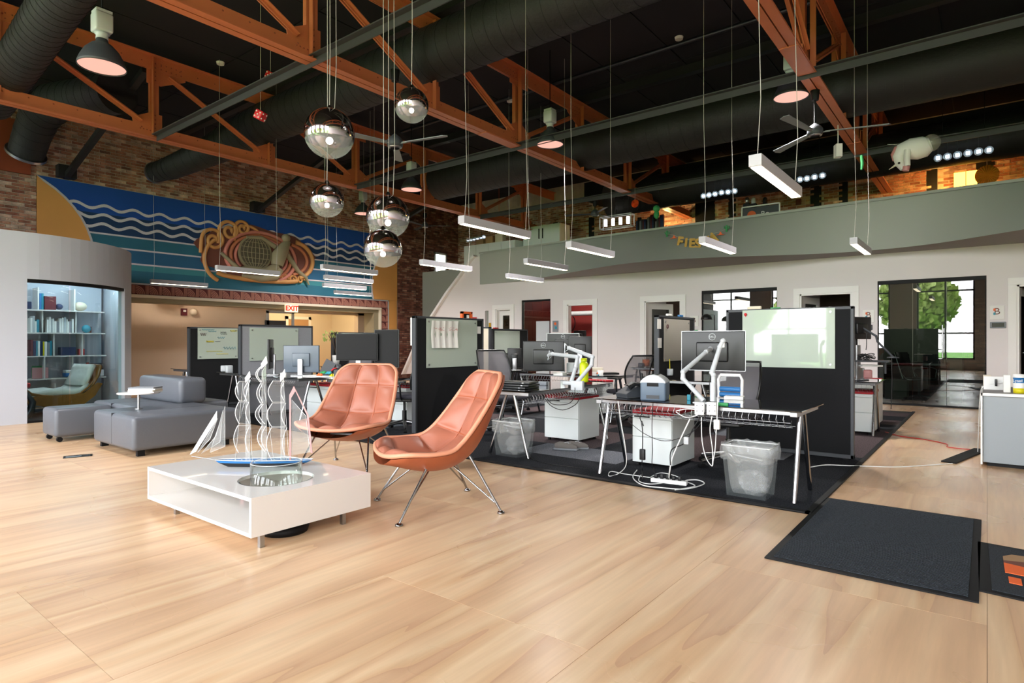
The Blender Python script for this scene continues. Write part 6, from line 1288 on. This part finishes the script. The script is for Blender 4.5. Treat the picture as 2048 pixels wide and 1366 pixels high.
# signs with the letter B
def bsign(px, py, label, wd=.2, h_=.24):
    P = onY(px, py, YO-.012); t = thing('office_sign', label, 'sign', tuple(P)); MB().bb(P.x-wd/2, P.x+wd/2, P.y-.004, P.y+.01, P.z-h_/2, P.z+h_/2).build('plate', 'paper', t, bevel=.003)
    M = Matrix.Translation((P.x, P.y-.007, P.z+.015)) @ Matrix.Rotation(PI/2, 4, 'X'); text('B', .16, M, 'm_brown', t, ext=.003)
    MB().bb(P.x-.05, P.x-.02, P.y-.0125, P.y-.0115, P.z+.03, P.z+.07).build('stripe', 'orange', t); MB().bb(P.x-.05, P.x-.02, P.y-.0125, P.y-.0115, P.z-.04, P.z).build('stripe', 'teal', t)
bsign(1737, 632, 'white sign with a coloured B, left of the big office glass'); bsign(1994, 625, 'white sign with a coloured B, right of the big office glass'); bsign(1388, 642, 'white sign with a coloured B between the open door and the office window')
P = onY(1996, 650, YO-.01); t = thing('wall_tablet', 'grey wall tablet under the sign right of the big office glass', 'tablet', tuple(P)); MB().rbox(P, (.22, .03, .11), .01).build('case', 'mid_grey', t); MB().box(P+Vector((0, -.016, 0)), (.17, .003, .07)).build('screen', 'screen', t)
P = onY(1733, 655, YO-.01); t = thing('wall_tablet', 'dark wall tablet under the sign left of the big office glass', 'tablet', tuple(P)); MB().rbox(P, (.2, .03, .1), .01).build('case', 'dark_grey', t); MB().box(P+Vector((0, -.016, 0)), (.16, .003, .07)).build('screen', 'screen', t)
P = onY(1387, 665, YO-.01); tag(MB().bb(P.x-.1, P.x+.1, P.y-.01, P.y, P.z-.06, P.z+.06).build('small_print', 'green'), 'small green print under the sign by the office window', 'picture')
P = onY(1111, 652, YO-.01); t = thing('wall_print', 'grey print with an orange shape between the red glass and the red doorway', 'picture', tuple(P)); MB().bb(P.x-.09, P.x+.09, P.y-.01, P.y, P.z-.16, P.z+.14).build('print', 'mid_grey', t); MB().ball(P+Vector((0, -.012, .06)), .04, 10, 6, sc=(1, .1, 1)).build('orange_shape', 'orange', t); MB().ball(P+Vector((.02, -.012, -.05)), .04, 10, 6, sc=(1, .1, 1)).build('blue_shape', 'teal', t)
P = onY(980, 650, YO-.01); tag(MB().bb(P.x-.04, P.x+.04, P.y-.01, P.y, P.z-.06, P.z+.06).build('wall_plaque', 'gold'), 'tiny gold plaque beside the closed glass door', 'plaque')
# framed pictures on red glass, arch wallpaper, bicycle-like ring in red room
P = onY(1087, 668, YO+.045); tag(MB().bb(P.x-.24, P.x+.2, P.y-.01, P.y, .7, P.z+.35).build('frosted_poster', 'light_grey'), 'pale grey poster hung inside the tall red glass panel', 'poster')
P = onY(1139, 646, 15.6); tag(MB().tube([P+Vector((.2*cos(a*PI/12), 0, .26*sin(a*PI/12))) for a in range(24)], .015, 6, closed=True).build('wall_ring', 'black_matte'), 'black ring hanging on the red office wall', 'ornament')
P = onY(1165, 627, 15.6); tag(MB().cyl(P+Vector((-.4, -.1, 0)), P+Vector((.6, -.1, 0)), .07, n=16).build('pale_duct', 'light_grey'), 'pale duct pipe high on the red office wall', 'pipe')
# exit sign in the proscenium, fire strobe, emergency heads
P = onX(583, 617, XL+.09); t = thing('exit_sign', 'lit EXIT sign with red letters on the olive beam', 'sign', tuple(P)); MB().bb(P.x-.03, P.x+.02, P.y-.19, P.y+.19, P.z-.1, P.z+.1).build('housing', 'exit_glow', t)
text('EXIT', .19, Matrix.Translation((P.x+.022, P.y, P.z)) @ Matrix.Rotation(PI/2, 4, 'Z') @ Matrix.Rotation(PI/2, 4, 'X'), 'exit_red', t, ext=.004, bold=.006)
P = onX(368, 624, XRB+.03); t = thing('fire_strobe', 'small red fire strobe on the beige recess wall', 'alarm', tuple(P)); MB().bb(P.x-.03, P.x+.03, P.y-.07, P.y+.07, P.z-.09, P.z+.09).build('body', 'maroon', t); MB().bb(P.x+.03, P.x+.05, P.y-.03, P.y+.03, P.z+.0, P.z+.05).build('lens', 'white_plastic', t)
P = onX(387, 624, XRB+.05); t = thing('emergency_light', 'round cream emergency lamp beside the red strobe', 'lamp', tuple(P)); MB().ball(P, .09, 16, 10).build('head', 'cream', t)
P = onX(230, 690, XRB+.02); tag(MB().bb(P.x-.02, P.x, P.y-.05, P.y+.05, P.z-.08, P.z+.08).build('wall_switch', 'tan'), 'tan switch plate on the beige wall beside the curved room', 'switch')
P = onX(553, 648, XRB+.03); tag(MB().bb(P.x-.02, P.x, P.y-.35, P.y+.3, P.z-.28, P.z+.1).build('notice_panel', 'dark_grey'), 'dark panel on the recess wall above the grey partition', 'panel')

# ================================================================== MEZZANINE
def kitchen(label, x0, x1, y, z0, z1, nd, m_='white_cab'):
    t = thing('cabinet_unit', label, 'cabinet', ((x0+x1)/2, y, z0)); MB().bb(x0, x1, y+.02, y+.55, z0, z1).build('body', m_, t); w_ = (x1-x0)/nd
    for k in range(nd):
        d = MB().bb(x0+k*w_+.006, x0+(k+1)*w_-.006, y, y+.018, z0+.03, z1-.03).build('door', m_, t); hx = x0+(k+(.9 if k % 2 == 0 else .1))*w_; MB().bb(hx-.012, hx+.012, y-.025, y, z0+.25, z0+.55).build('handle', 'black_matte', d)
    return t
kitchen('long white base cabinet run at the top of the stairs', -13.4, -11.3, 14.55, 3.35, 4.3, 4); kitchen('white cabinet with black handles at the end of the mezzanine kitchen', -11.25, -9.9, 14.9, 4.05, 4.7, 2)
tag(MB().bb(-11.25, -9.95, 14.85, 15.45, 3.0, 4.045).build('base_unit', 'black_matte'), 'black unit below the end kitchen cabinet', 'cabinet')
for k in range(3): tag(MB().rbox((-12.9+.4*k, 14.85, 4.3+.1+.025*k), (.3, .2, .2+.05*k), .01).build('storage_box', ['cork', 'tan', 'cream'][k]), ['brown', 'tan', 'cream'][k]+' storage box on the white cabinet run', 'box', 'boxes on the cabinet run')
def globes(bar0, bar1, Y, cups, label, bar_m='light_grey'):
    A, B = onY(*bar0, Y), onY(*bar1, Y); t = thing('cluster_pendant', label, 'lamp', tuple((A+B)/2), 0, 'glass ball pendants over the mezzanine')
    MB().bar(A, B, .07, .05).build('canopy_bar', bar_m, t); MB().cyl(A+(B-A)*.1, (A+(B-A)*.1).to_2d().to_3d()+Vector((0, 0, ZC)), .005, n=5).cyl(A+(B-A)*.9, (A+(B-A)*.9).to_2d().to_3d()+Vector((0, 0, ZC)), .005, n=5).build('rod', 'black_matte', t)
    for px, py in cups:
        c = onY(px, py, Y); top = A+(B-A)*max(0, min(1, (c.x-A.x)/(B.x-A.x)))
        g = MB().ball(c, .066, 16, 10).build('glass_ball', 'globe_clear', t); MB().rbox(c, (.06, .06, .06), .01).build('bulb', 'globe_glow', g); MB().cyl(c+Vector((0, 0, .066)), (c.x, c.y, top.z), .003, n=5).build('cord', 'dark_grey', g)
globes((1404, 361), (1470, 350), 13.5, [(1407, 392), (1418, 390), (1430, 388), (1443, 385), (1456, 384), (1469, 382)], 'six ball pendant left of the big linear lamp')
globes((1567, 330), (1647, 318), 13.5, [(1600, 359), (1614, 357), (1629, 354), (1645, 351)], 'four ball pendant right of the big linear lamp')
globes((1875, 276), (1980, 259), 13.45, [(1876, 316), (1895, 313), (1915, 310), (1936, 306), (1957, 303), (1978, 300)], 'six ball pendant above the glowing lantern')
globes((935, 480), (966, 473), 15.6, [(936, 480), (942, 479), (948, 478), (955, 477), (962, 475), (968, 474)], 'tiny ball pendant over the white kitchen cabinets')
# glowing lantern, folding screens of lamps, paper fans
P = onY(1933, 366, 15.2); t = thing('box_lantern', 'glowing orange box lantern on the mezzanine', 'lamp', tuple(P)); MB().bb(P.x-.2, P.x+.17, P.y-.15, P.y+.15, 3.98, P.z+.2).build('shade', 'lamp_orange', t); MB().bb(P.x-.012, P.x+.0, P.y-.155, P.y-.15, P.z-.25, P.z+.2).build('frame', 'tan', t)
ll = bpy.data.lights.new('lantern_light', 'POINT'); ll.energy = 32; ll.color = (1, .5, .12); ll.shadow_soft_size = .2; o = bpy.data.objects.new('lantern_light', ll); o.location = (P.x-.5, P.y+.35, P.z+.1); C.objects.link(o)
P = onY(1318, 455, 15.7); ll = bpy.data.lights.new('uplight', 'POINT'); ll.energy = 26; ll.color = (1, .6, .2); ll.shadow_soft_size = .1; o = bpy.data.objects.new('uplight', ll); o.location = (P.x+.2, P.y, P.z); C.objects.link(o)
def rosette(px, py, Y, r, m_, label):
    P = onY(px, py, Y); t = thing('paper_rosette', label, 'decoration', tuple(P), 0, 'orange paper rosettes'); n = 48; vs = [(P.x, P.y-.01, P.z)]+[(P.x+r*cos(2*PI*i/n), P.y+(.02 if i % 2 else -.02), P.z+r*sin(2*PI*i/n)) for i in range(n)]
    MB().add(vs, [(0, i+1, (i+1) % n+1) for i in range(n)]).build('folded_paper', m_, t); MB().cyl((P.x, P.y, P.z+r), (P.x, P.y, P.z+r+.25), .003, n=5).build('string', 'paper', t)
rosette(1270, 407, 12.4, .09, 'orange', 'orange paper rosette hanging from the middle truss'); rosette(1974, 350, 14.9, .19, 'lamp_gold' if mat('lamp_gold', '#d98a28', .7) else '', 'large golden paper rosette beside the glowing lantern')
P = onY(1313, 423, 12.3); t = thing('paper_cactus', 'green paper pineapple shape hanging at the middle truss end', 'decoration', tuple(P)); MB().ball(P+Vector((0, 0, .06)), .075, 14, 8).ball(P+Vector((0, 0, -.07)), .06, 14, 8, sc=(1, 1, 1.5)).build('body', 'green', t)
P = onY(1723, 328, 9.6); tag(MB().tube([P+Vector((0, 0, .12)), P+Vector((.01, 0, 0)), P+Vector((0, 0, -.08))], [.018, .022, .012], 8).build('green_tassel', 'green'), 'bright green tassel hanging at the right truss', 'decoration')
# glass box chandelier
A, B = onY(1203, 447, 13.4), onY(1265, 440, 13.4); t = thing('box_chandelier', 'crystal box chandelier with four bright lamps over the parapet', 'lamp', tuple((A+B)/2)); L = B.x-A.x; cz = (A.z+B.z)/2
mb = MB()
for y_ in (-.09, .09):
    for z_ in (-.15, .15): mb.bar((A.x, 13.4+y_, cz+z_), (B.x, 13.4+y_, cz+z_), .018, .018)
for x_ in (A.x, B.x):
    for y_ in (-.09, .09): mb.bar((x_, 13.4+y_, cz-.15), (x_, 13.4+y_, cz+.15), .018, .018)
    for z_ in (-.15, .15): mb.bar((x_, 13.31, cz+z_), (x_, 13.49, cz+z_), .018, .018)
mb.build('frame', 'light_grey', t)
for k in range(4): x_ = A.x+L*(.14+.24*k); MB().cyl((x_, 13.4, cz-.08), (x_, 13.4, cz+.09), .042, n=14).build('lamp_tube', 'lamp_tube', t)
MB().cyl(((A.x+B.x)/2, 13.4, cz+.15), ((A.x+B.x)/2, 13.4, 5.2), .008, n=6).build('rod', 'black_matte', t)
# clothes rail and cluttered shelf behind parapet, white sign board
for k in range(16):
    P = onY(1276+48*k/15, 446+random.uniform(-8, 6), 15.3); h_ = P.z+.12-3.98; tag(MB().rbox((P.x, P.y, 3.98+h_/2), (.11, .1, h_), .02, rz=random.uniform(0, 1)).build('display_item', ['navy', 'black_matte', 'mid_grey', 'dark_grey', 'maroon'][k % 5]), ORD[k]+' '+['navy', 'black', 'grey', 'charcoal', 'maroon'][k % 5]+' item from the left in the crowded display behind the parapet', 'item', 'crowded display items behind the parapet')
tag(MB().bb(-7.2, -5.2, 15.0, 15.7, 3.0, 3.98).build('display_counter', 'black_matte'), 'black counter carrying the crowded display behind the parapet', 'counter')
tag(MB().bb(-4.6, -2.6, 14.4, 15.0, 3.0, 3.98).build('display_counter', 'dark_grey'), 'dark counter carrying the white framed sign board', 'counter')
tag(MB().bb(-1.3, -.2, 14.9, 15.5, 3.0, 3.98).build('lantern_table', 'dark_grey'), 'dark table under the glowing orange lantern', 'table')
P = onY(1521, 428, 14.6); t = thing('sign_board', 'white framed sign board standing behind the parapet', 'sign', tuple(P)); W2, H2 = .42, .2
for a_, b_ in (((-W2, -H2-.2), (-W2, H2)), ((-W2, H2), (W2, H2)), ((W2, H2), (W2, -H2-.2))): MB().bar(P+Vector((a_[0], 0, a_[1])), P+Vector((b_[0], 0, b_[1])), .03, .03).build('frame_bar', 'paper', t)
MB().box(P+Vector((0, .02, -.1)), (.8, .01, .55)).build('board', 'dark_grey', t); MB().lathe([(.001, 0), (.1, 0)], tuple(P+Vector((-.2, -.0, .0))), 24, M=Matrix.Rotation(PI/2, 4, 'X')).build('orange_disc', 'orange', t); text('Bo', .17, face(P+Vector((.1, .01, .0))), 'paper', t)
for k, px in enumerate((1494, 1507, 1530)):
    P = onY(px, 408, 14.7); tag(MB().bb(P.x-.07, P.x+.07, 14.63, 14.77, 3.98, P.z).build('crate', 'black_matte'), ['first', 'second', 'third'][k]+' black crate from the left, under a jar behind the white framed sign board', 'crate', 'crates under the jars'); tag(MB().lathe([(.001, 0), (.05, 0), (.05, .12), (.03, .15), (.001, .15)], tuple(P), 12).build('jar', ['steel', 'light_grey', 'black_matte'][k]), ['steel jar', 'pale jar', 'black jar'][k]+' above the white framed sign board', 'jar')
P = onY(1597, 404, YB-.05); tag(MB().rbox(P, (.12, .06, .14), .01).build('fire_alarm', 'maroon'), 'dark red alarm box on the brick wall over the parapet', 'alarm')
P = onY(998, 449, 14.9); tag(MB().box(P, (.2, .02, .3)).cyl(P, (P.x, P.y, ZC), .006, n=5).build('hanging_exit_sign', 'orange'), 'orange sign hanging before the mezzanine kitchen', 'sign')
# inflatable white unicorn
D_ = 11.4
def U_(px, py, y=D_): return onY(px, py, y)
un = thing('inflatable_unicorn', 'white inflatable horned horse hanging head down from the truss end', 'inflatable', tuple(U_(1825, 300)))
MB().tube([U_(1862, 288), U_(1850, 293), U_(1835, 297), U_(1820, 298), U_(1806, 302), U_(1799, 314), U_(1802, 328), U_(1808, 338)], [.10, .16, .17, .16, .13, .1, .075, .05], 20).build('body', 'paper', un)
MB().tube([U_(1816, 300, D_-.12), U_(1814, 318, D_-.14), U_(1815, 332, D_-.14)], [.05, .045, .04], 12).build('leg', 'paper', un); MB().tube([U_(1813, 333, D_-.14), U_(1811, 342, D_-.14)], [.05, .045], 12).build('hoof', 'pink', un)
MB().tube([U_(1792, 330), U_(1778, 339)], [.02, .003], 8).build('horn', 'cream', un); MB().tube([U_(1806, 292), U_(1795, 298), U_(1788, 310), U_(1788, 322)], [.03, .06, .05, .02], 10).build('mane', 'pink', un); MB().ball(U_(1798, 326, D_-.1), .018, 8, 6).build('eye', 'black_plastic', un); MB().ball(U_(1862, 286), .13, 14, 10).build('clear_rump', 'globe_clear', un); MB().tube([U_(1775, 289, D_), U_(1800, 290, D_)], .004, 5).build('string', 'paper', un)
# FIESTA garland hung on the parapet
ga = thing('party_garland', 'gold letter party garland pinned to the parapet, with cacti and hats', 'garland', tuple(onY(1395, 480, 12.0)))
GL = [('F', 1360, 484, -12), ('I', 1372, 487, -8), ('E', 1384, 488, -4), ('S', 1396, 488, 0), ('T', 1411, 484, 8), ('A', 1426, 476, 16)]
def gyp(px, py):
    y_ = 12.4
    for _ in range(8): q_ = onY(px, py, y_); t_ = (q_.z-ZP0)/(ZP1-ZP0); y_ = sm(BOTC, q_.x)+(sm(TOPC, q_.x)-sm(BOTC, q_.x))*t_-.09
    return y_
pts = []
for ch, px, py, an in GL:
    P = onY(px, py, gyp(px, py)); text(ch, .27, Matrix.Translation(P) @ Matrix.Rotation(rad(an), 4, 'Y').inverted() @ Matrix.Rotation(PI/2, 4, 'X'), 'gold', ga, name='letter', ext=.006, bold=.012)
    pts.append(P+Vector((0, 0, .09)))
for px, py in ((1348, 474), (1441, 467)):
    P = onY(px, py, gyp(px, py)); MB().prism([(P.x-.09, P.z-.03), (P.x+.09, P.z-.03), (P.x+.03, P.z-.01), (P.x+.0, P.z+.05), (P.x-.03, P.z-.01)], P.y-.004, P.y+.004).build('hat', 'orange', ga); pts.insert(0, P+Vector((0, 0, .04))) if px < 1400 else pts.append(P+Vector((0, 0, .04)))
for px, py in ((1334, 468), (1453, 457)):
    P = onY(px, py, gyp(px, py)); MB().tube([P+Vector((0, 0, -.07)), P+Vector((0, 0, .07))], .018, 8).tube([P+Vector((0, 0, -.01)), P+Vector((.045, 0, 0)), P+Vector((.05, 0, .05))], .012, 7).tube([P, P+Vector((-.04, 0, .01)), P+Vector((-.045, 0, .05))], .012, 7).build('cactus', 'green', ga); pts.insert(0, P) if px < 1400 else pts.append(P)
MB().tube(pts, .003, 5).build('string', 'cream', ga)

# ================================================================== CURVED ROOM CONTENTS
sx0 = -13.35
bs = thing('bookshelf', 'white staggered bookshelf inside the curved glass room', 'bookshelf', (-13.5, 3.0, 0))
ys0, ys1 = 1.2, 4.35
for z in (.51, .92, 1.34, 1.75): 
    rows = []
    for k in range(25):
        y = ys0+(ys1-ys0)*k/24; x = sx0+.05*sin(y*4.2+z*3); rows.append([(x, y, z), (x, y, z+.022), (-13.72, y, z+.022), (-13.72, y, z), (x, y, z)])
    MB().grid(rows, False).build('shelf', 'white_gloss', bs)
dv = {1.75: (3.31, 3.86), 1.34: (3.37, 3.88), .92: (3.54, 3.98), .51: (3.4, 3.83), .02: (3.56, 3.95)}
for z, ys in dv.items():
    for y in ys: MB().bb(-13.7, sx0-.03, y-.01, y+.01, z+.02, z+.42).build('divider', 'white_gloss', bs)
MB().bb(-13.76, -13.72, ys0, 4.4, 0, 2.45).build('back_panel', 'white_wall2', bs)
BK = [('#c9d6dc', 'pale', 'paper'), ('', '', 'light_grey')]
def books(y0, y1, z, cols, label, group, hmin=.2, hmax=.3):
    y = y0; k = 0
    while y < y1:
        th = random.uniform(.022, .042); h = random.uniform(hmin, hmax); m_ = cols[k % len(cols)]; t = MB().bb(-13.62, sx0-.05, y, y+th-.003, z+.022, z+.022+h).build('book', m_, bevel=.002); tag(t, ORD[k]+' '+CN.get(m_, '')+' '+label, 'book', group); y += th; k += 1
books(3.2, 3.33, 1.34, ['paper', 'light_grey', 'paper', 'teal', 'paper'], 'binder from the left in the left bay below the maroon volume', 'pale binders in the left bay'); books(3.44, 3.84, 1.34, ['paper', 'paper', 'light_grey', 'paper', 'paper', 'mid_grey'], 'binder from the left in the long pale row', 'pale binders in the middle bay')
books(3.2, 3.5, .92, ['maroon', 'navy', 'teal', 'paper', 'navy', 'yellow', 'paper', 'mid_grey', 'teal', 'blue', 'cream', 'black_matte'], 'book from the left on the coloured middle shelf', 'coloured books on the middle shelf', .2, .29)
books(3.33, 3.39, 1.75, ['blue', 'teal'], 'book beside the large maroon volume on the top shelf', 'blue books on the top shelf', .29, .31)
tag(MB().bb(-13.6, sx0-.02, 3.4, 3.57, 1.772, 2.02).build('book', 'maroon'), 'large maroon volume on the top shelf of the curved room', 'book')
for y, z, r, m_, nm, lb, sc in ((3.64, 1.84, .06, 'navy', 'glass_paperweight', 'blue and white glass object beside the maroon volume', (1, 1, .9)), (3.97, 1.86, .1, 'cream', 'stone_sphere', 'cream ball ornament at the end of the top shelf', (1, 1.1, .85)), (4.07, 1.44, .075, 'teal', 'glass_ball', 'turquoise glass ball on the second shelf', (.8, 1, 1))):
    tag(MB().ball((sx0-.12, y, z), r, 18, 10, sc=sc).build(nm, m_), lb, 'ornament')
for y, z, s, m_, nm, lb in ((3.85, 1.42, (.03, .16, .13), 'm_brown', 'framed_photo', 'small brown framed photo on the second shelf'), (3.45, 1.02, (.15, .3, .15), 'navy', 'patterned_box', 'dark patterned box on the middle shelf'), (3.72, 1.0, (.1, .12, .12), 'red', 'small_photo', 'red and white card beside the dark patterned box'), (2.95, .63, (.06, .3, .2), 'pink', 'art_card', 'pink green artwork leaning on the lower shelf'), (2.9, .64, (.04, .2, .24), 'green', 'art_book', 'green art book behind the pink artwork'), (3.5, .58, (.2, .22, .07), 'blue', 'book_stack', 'blue striped book lying on the lower shelf'), (3.5, .64, (.2, .2, .05), 'paper', 'book_stack', 'white book lying on the blue striped one'), (3.72, .6, (.2, .14, .14), 'mid_grey', 'grey_box', 'grey box beside the lying books'), (4.0, .6, (.2, .3, .12), 'paper', 'white_box', 'white box at the right end of the lower shelf'), (4.0, .72, (.15, .3, .12), 'dark_grey', 'cloth_roll', 'grey roll on the white box'), (3.85, .74, (.06, .05, .12), 'red', 'red_figurine', 'red figurine beside the grey roll'), (2.75, 1.85, (.03, .1, .13), 'navy', 'photo_card', 'dark photo at the left end of the top shelf')):
    y = 3.2+(y-2.75)*.82; s = (s[0], s[1]*.8, s[2]); o = MB().rbox((sx0-.16, y, z), s, .008).build(nm, m_); tag(o, lb, 'shelf item')
# strip lights in the curved room
for k, (a, b) in enumerate((((-13.0, 3.2, 2.3), (-13.1, 4.15, 2.3)), ((-13.1, 4.2, 2.3), (-12.5, 4.2, 2.3)), ((-12.6, 1.6, 2.4), (-12.6, 3.0, 2.4)))):
    o = MB().bar(a, b, .05, .03).build('strip_light', 'lamp_strip'); tag(o, ['long strip light at the ceiling of the curved room', 'short strip light at the corner of the curved room', 'strip light over the desk of the curved room'][k], 'lamp')
# wooden shell lounge chair
ec = thing('shell_lounge_chair', 'white cushioned lounge chair with a walnut shell behind the curved glass', 'armchair', (-12.2, 3.3, 0), rad(12))
def wshell(name, prof, hw, m_, th, par=ec, cup=.1):
    rows = [[(u*hw, y+0*cup, z+cup*abs(u)**2.5) for u in (-1, -.75, -.5, 0, .5, .75, 1)] for y, z in prof]
    MB(Matrix.Rotation(PI/2, 4, 'Z') @ Matrix.Identity(4)).grid(rows).build(name, m_, par, world=False, thick=th)
# local frame: sitter faces +y(-) ; profile seen from the hall (side on), running along world y
EM = Matrix.Identity(4)
def ep(name, pts, m_, hw, th, cupz=.06):
    rows = [[(u*hw, y, z+cupz*abs(u)**3) for u in (-1, -.7, -.35, 0, .35, .7, 1)] for y, z in pts]
    MB().grid(rows).build(name, m_, ec, world=False, thick=th)
ep('seat_shell', [(-.62, .30), (-.55, .23), (-.4, .19), (-.2, .16), (0, .15), (.15, .18), (.28, .28), (.36, .38)], 'walnut', .32, .02, .16)
ep('seat_cushion', [(-.62, .33), (-.5, .31), (-.3, .34), (-.1, .35), (.05, .32), (.18, .34), (.32, .43)], 'cushion_white', .29, .09, .04)
ep('back_shell', [(.32, .42), (.38, .48), (.46, .62), (.5, .76), (.48, .8)], 'walnut', .3, .03, .0); ep('back_cushion', [(.24, .46), (.32, .6), (.37, .74), (.4, .8)], 'cushion_white', .28, .06, .0)
q = MB(); q.M = Matrix(((0, 1, 0, 0), (1, 0, 0, 0), (0, 0, 1, 0), (0, 0, 0, 1)))
for d_ in (-.33, .33): q.prism([(-.66, .30), (-.45, .345), (-.28, .33), (.2, .33), (.42, .5), (.5, .48), (.38, .28), (.2, .15), (0, .11), (-.3, .14), (-.6, .22)], d_-.01, d_+.01)
q.build('side_shell', 'walnut', ec, world=False)
MB().rbox((0, .52, .68), (.3, .05, .18), .03).build('head_pad', 'black_plastic', ec, world=False)
for s in (-.18, .18): MB().tube([(s, .22, .25), (s, .42, .42), (s, .48, .6)], .012, 8).build('back_bracket', 'steel', ec, world=False)
MB().cyl((0, -.05, .06), (0, -.05, .17), .03, n=12).build('post', 'steel', ec, world=False)
for k in range(4): a = PI/4+PI/2*k; MB().tube([(0, -.05, .07), (.3*cos(a), -.05+.3*sin(a), .02)], [.02, .012], 8).build('base_leg', 'steel', ec, world=False)
gt = thing('glass_side_table', 'glass topped table with a curved dark foot at the left edge of the glass room', 'table', (-11.8, 2.55, 0)); MB().lathe([(.001, .4), (.4, .4), (.4, .41), (.001, .41)], (-12.0, 2.35, 0), 32).build('glass_top', 'pane_blue', gt); MB().tube([(-11.7, 2.72, 0.01), (-11.72, 2.8, .12), (-11.74, 2.83, .25), (-11.78, 2.76, .4)], [.07, .055, .045, .03], 12).build('foot', 'dark_metal', gt)
tag(MB().rbox((-12.6, 2.95, .47), (.12, .1, .08), .02).build('red_mug', 'red'), 'red cup behind the walnut shell chair', 'mug')
struct('rug', MB().bb(-13.2, -11.25, 1.0, 3.5, .0, .012), 'carpet_dark', 'dark rug on the floor of the curved glass room', 'rug')
# steel armchair in the big office
ch = thing('steel_armchair', 'black swivel chair with looped chrome arms behind the big office glass', 'chair', tuple(onY(1838, 803, 14.5).to_2d())+(0,), rad(70))
B_('seat', 'black_plastic', MB().rbox((0, 0, .45), (.48, .46, .05), .02), ch); rows = [[(u*.24, .2+.14*f, .48+.5*f) for u in (-1, 0, 1)] for f in (0, .3, .6, 1)]; B_('backrest', 'black_plastic', MB().grid(rows), ch, thick=.03)
for s in (-1, 1):
    B_('arm_loop', 'chrome', MB().tube([(s*.26, -.18, .46), (s*.27, -.2, .64), (s*.27, -.12, .68), (s*.27, .18, .67), (s*.26, .24, .6), (s*.26, .1, .44)], .012, 8, closed=True), ch); B_('back_rail', 'chrome', MB().tube([(s*.25, .18, .46), (s*.25, .34, .98)], .012, 8), ch)
B_('gas_lift', 'chrome', MB().cyl((0, 0, .1), (0, 0, .43), .022, n=12), ch)
for k in range(5):
    a = rad(72*k); q = B_('base_arm', 'chrome', MB().tube([(0, 0, .12), (.3*cos(a), .3*sin(a), .07)], [.02, .012], 8), ch); B_('caster', 'black_matte', MB().ball((.3*cos(a), .3*sin(a), .03), .03, 10, 6), q)
dk_ = thing('office_desk', 'pale desk top across the big glass office', 'desk', (-1.1, 15.6, 0)); MB().bb(X(1725)+.1, X(1893)-.1, 15.3, 16.0, .7, .73).build('worktop', 'light_grey', dk_); MB().bb(-.55, -.5, 15.4, 15.45, 0, .7).build('leg', 'steel', dk_)
tag(MB().bb(X(1893), X(1893)+.2, 14.6, 15.9, 0, 2.7).build('tall_panel', 'sage'), 'pale upright panel inside the big glass office', 'panel')
for k, (a, m_) in enumerate(((-1.5, 'black_plastic'), (-.9, 'dark_grey'))): tag(MB().rbox((a, 15.6, .83), (.35, .04, .2), .01).build('monitor', m_), ['black screen on the desk in the big glass office', 'dark grey screen on the desk in the big glass office'][k], 'monitor')
tag(MB().rbox((-1.5, 15.05, .2), (.4, .4, .4), .01).build('low_cabinet', 'sage'), 'pale low cabinet inside the big glass office', 'cabinet')
o = thing('wall_lamp', 'black dome lamp silhouette at the office window', 'lamp', tuple(onY(1413, 636, 13.0))); P = onY(1413, 639, 12.9)
MB().ball(P, .12, 20, 8, lo=0, hi=90).build('shade', 'black_plastic', o); MB().lathe([(.001, 0), (.11, 0)], tuple(P+Vector((0, 0, -.005))), 20).build('lens', 'light_grey', o); MB().tube([P+Vector((0, 0, .1)), P+Vector((.1, .2, .1)), P+Vector((.1, .3, -1.0)), (P.x+.1, P.y+.3, .02)], .01, 6).build('stand', 'black_matte', o); MB().cyl((P.x+.1, P.y+.3, 0), (P.x+.1, P.y+.3, .02), .12, n=16).build('base', 'black_matte', o)
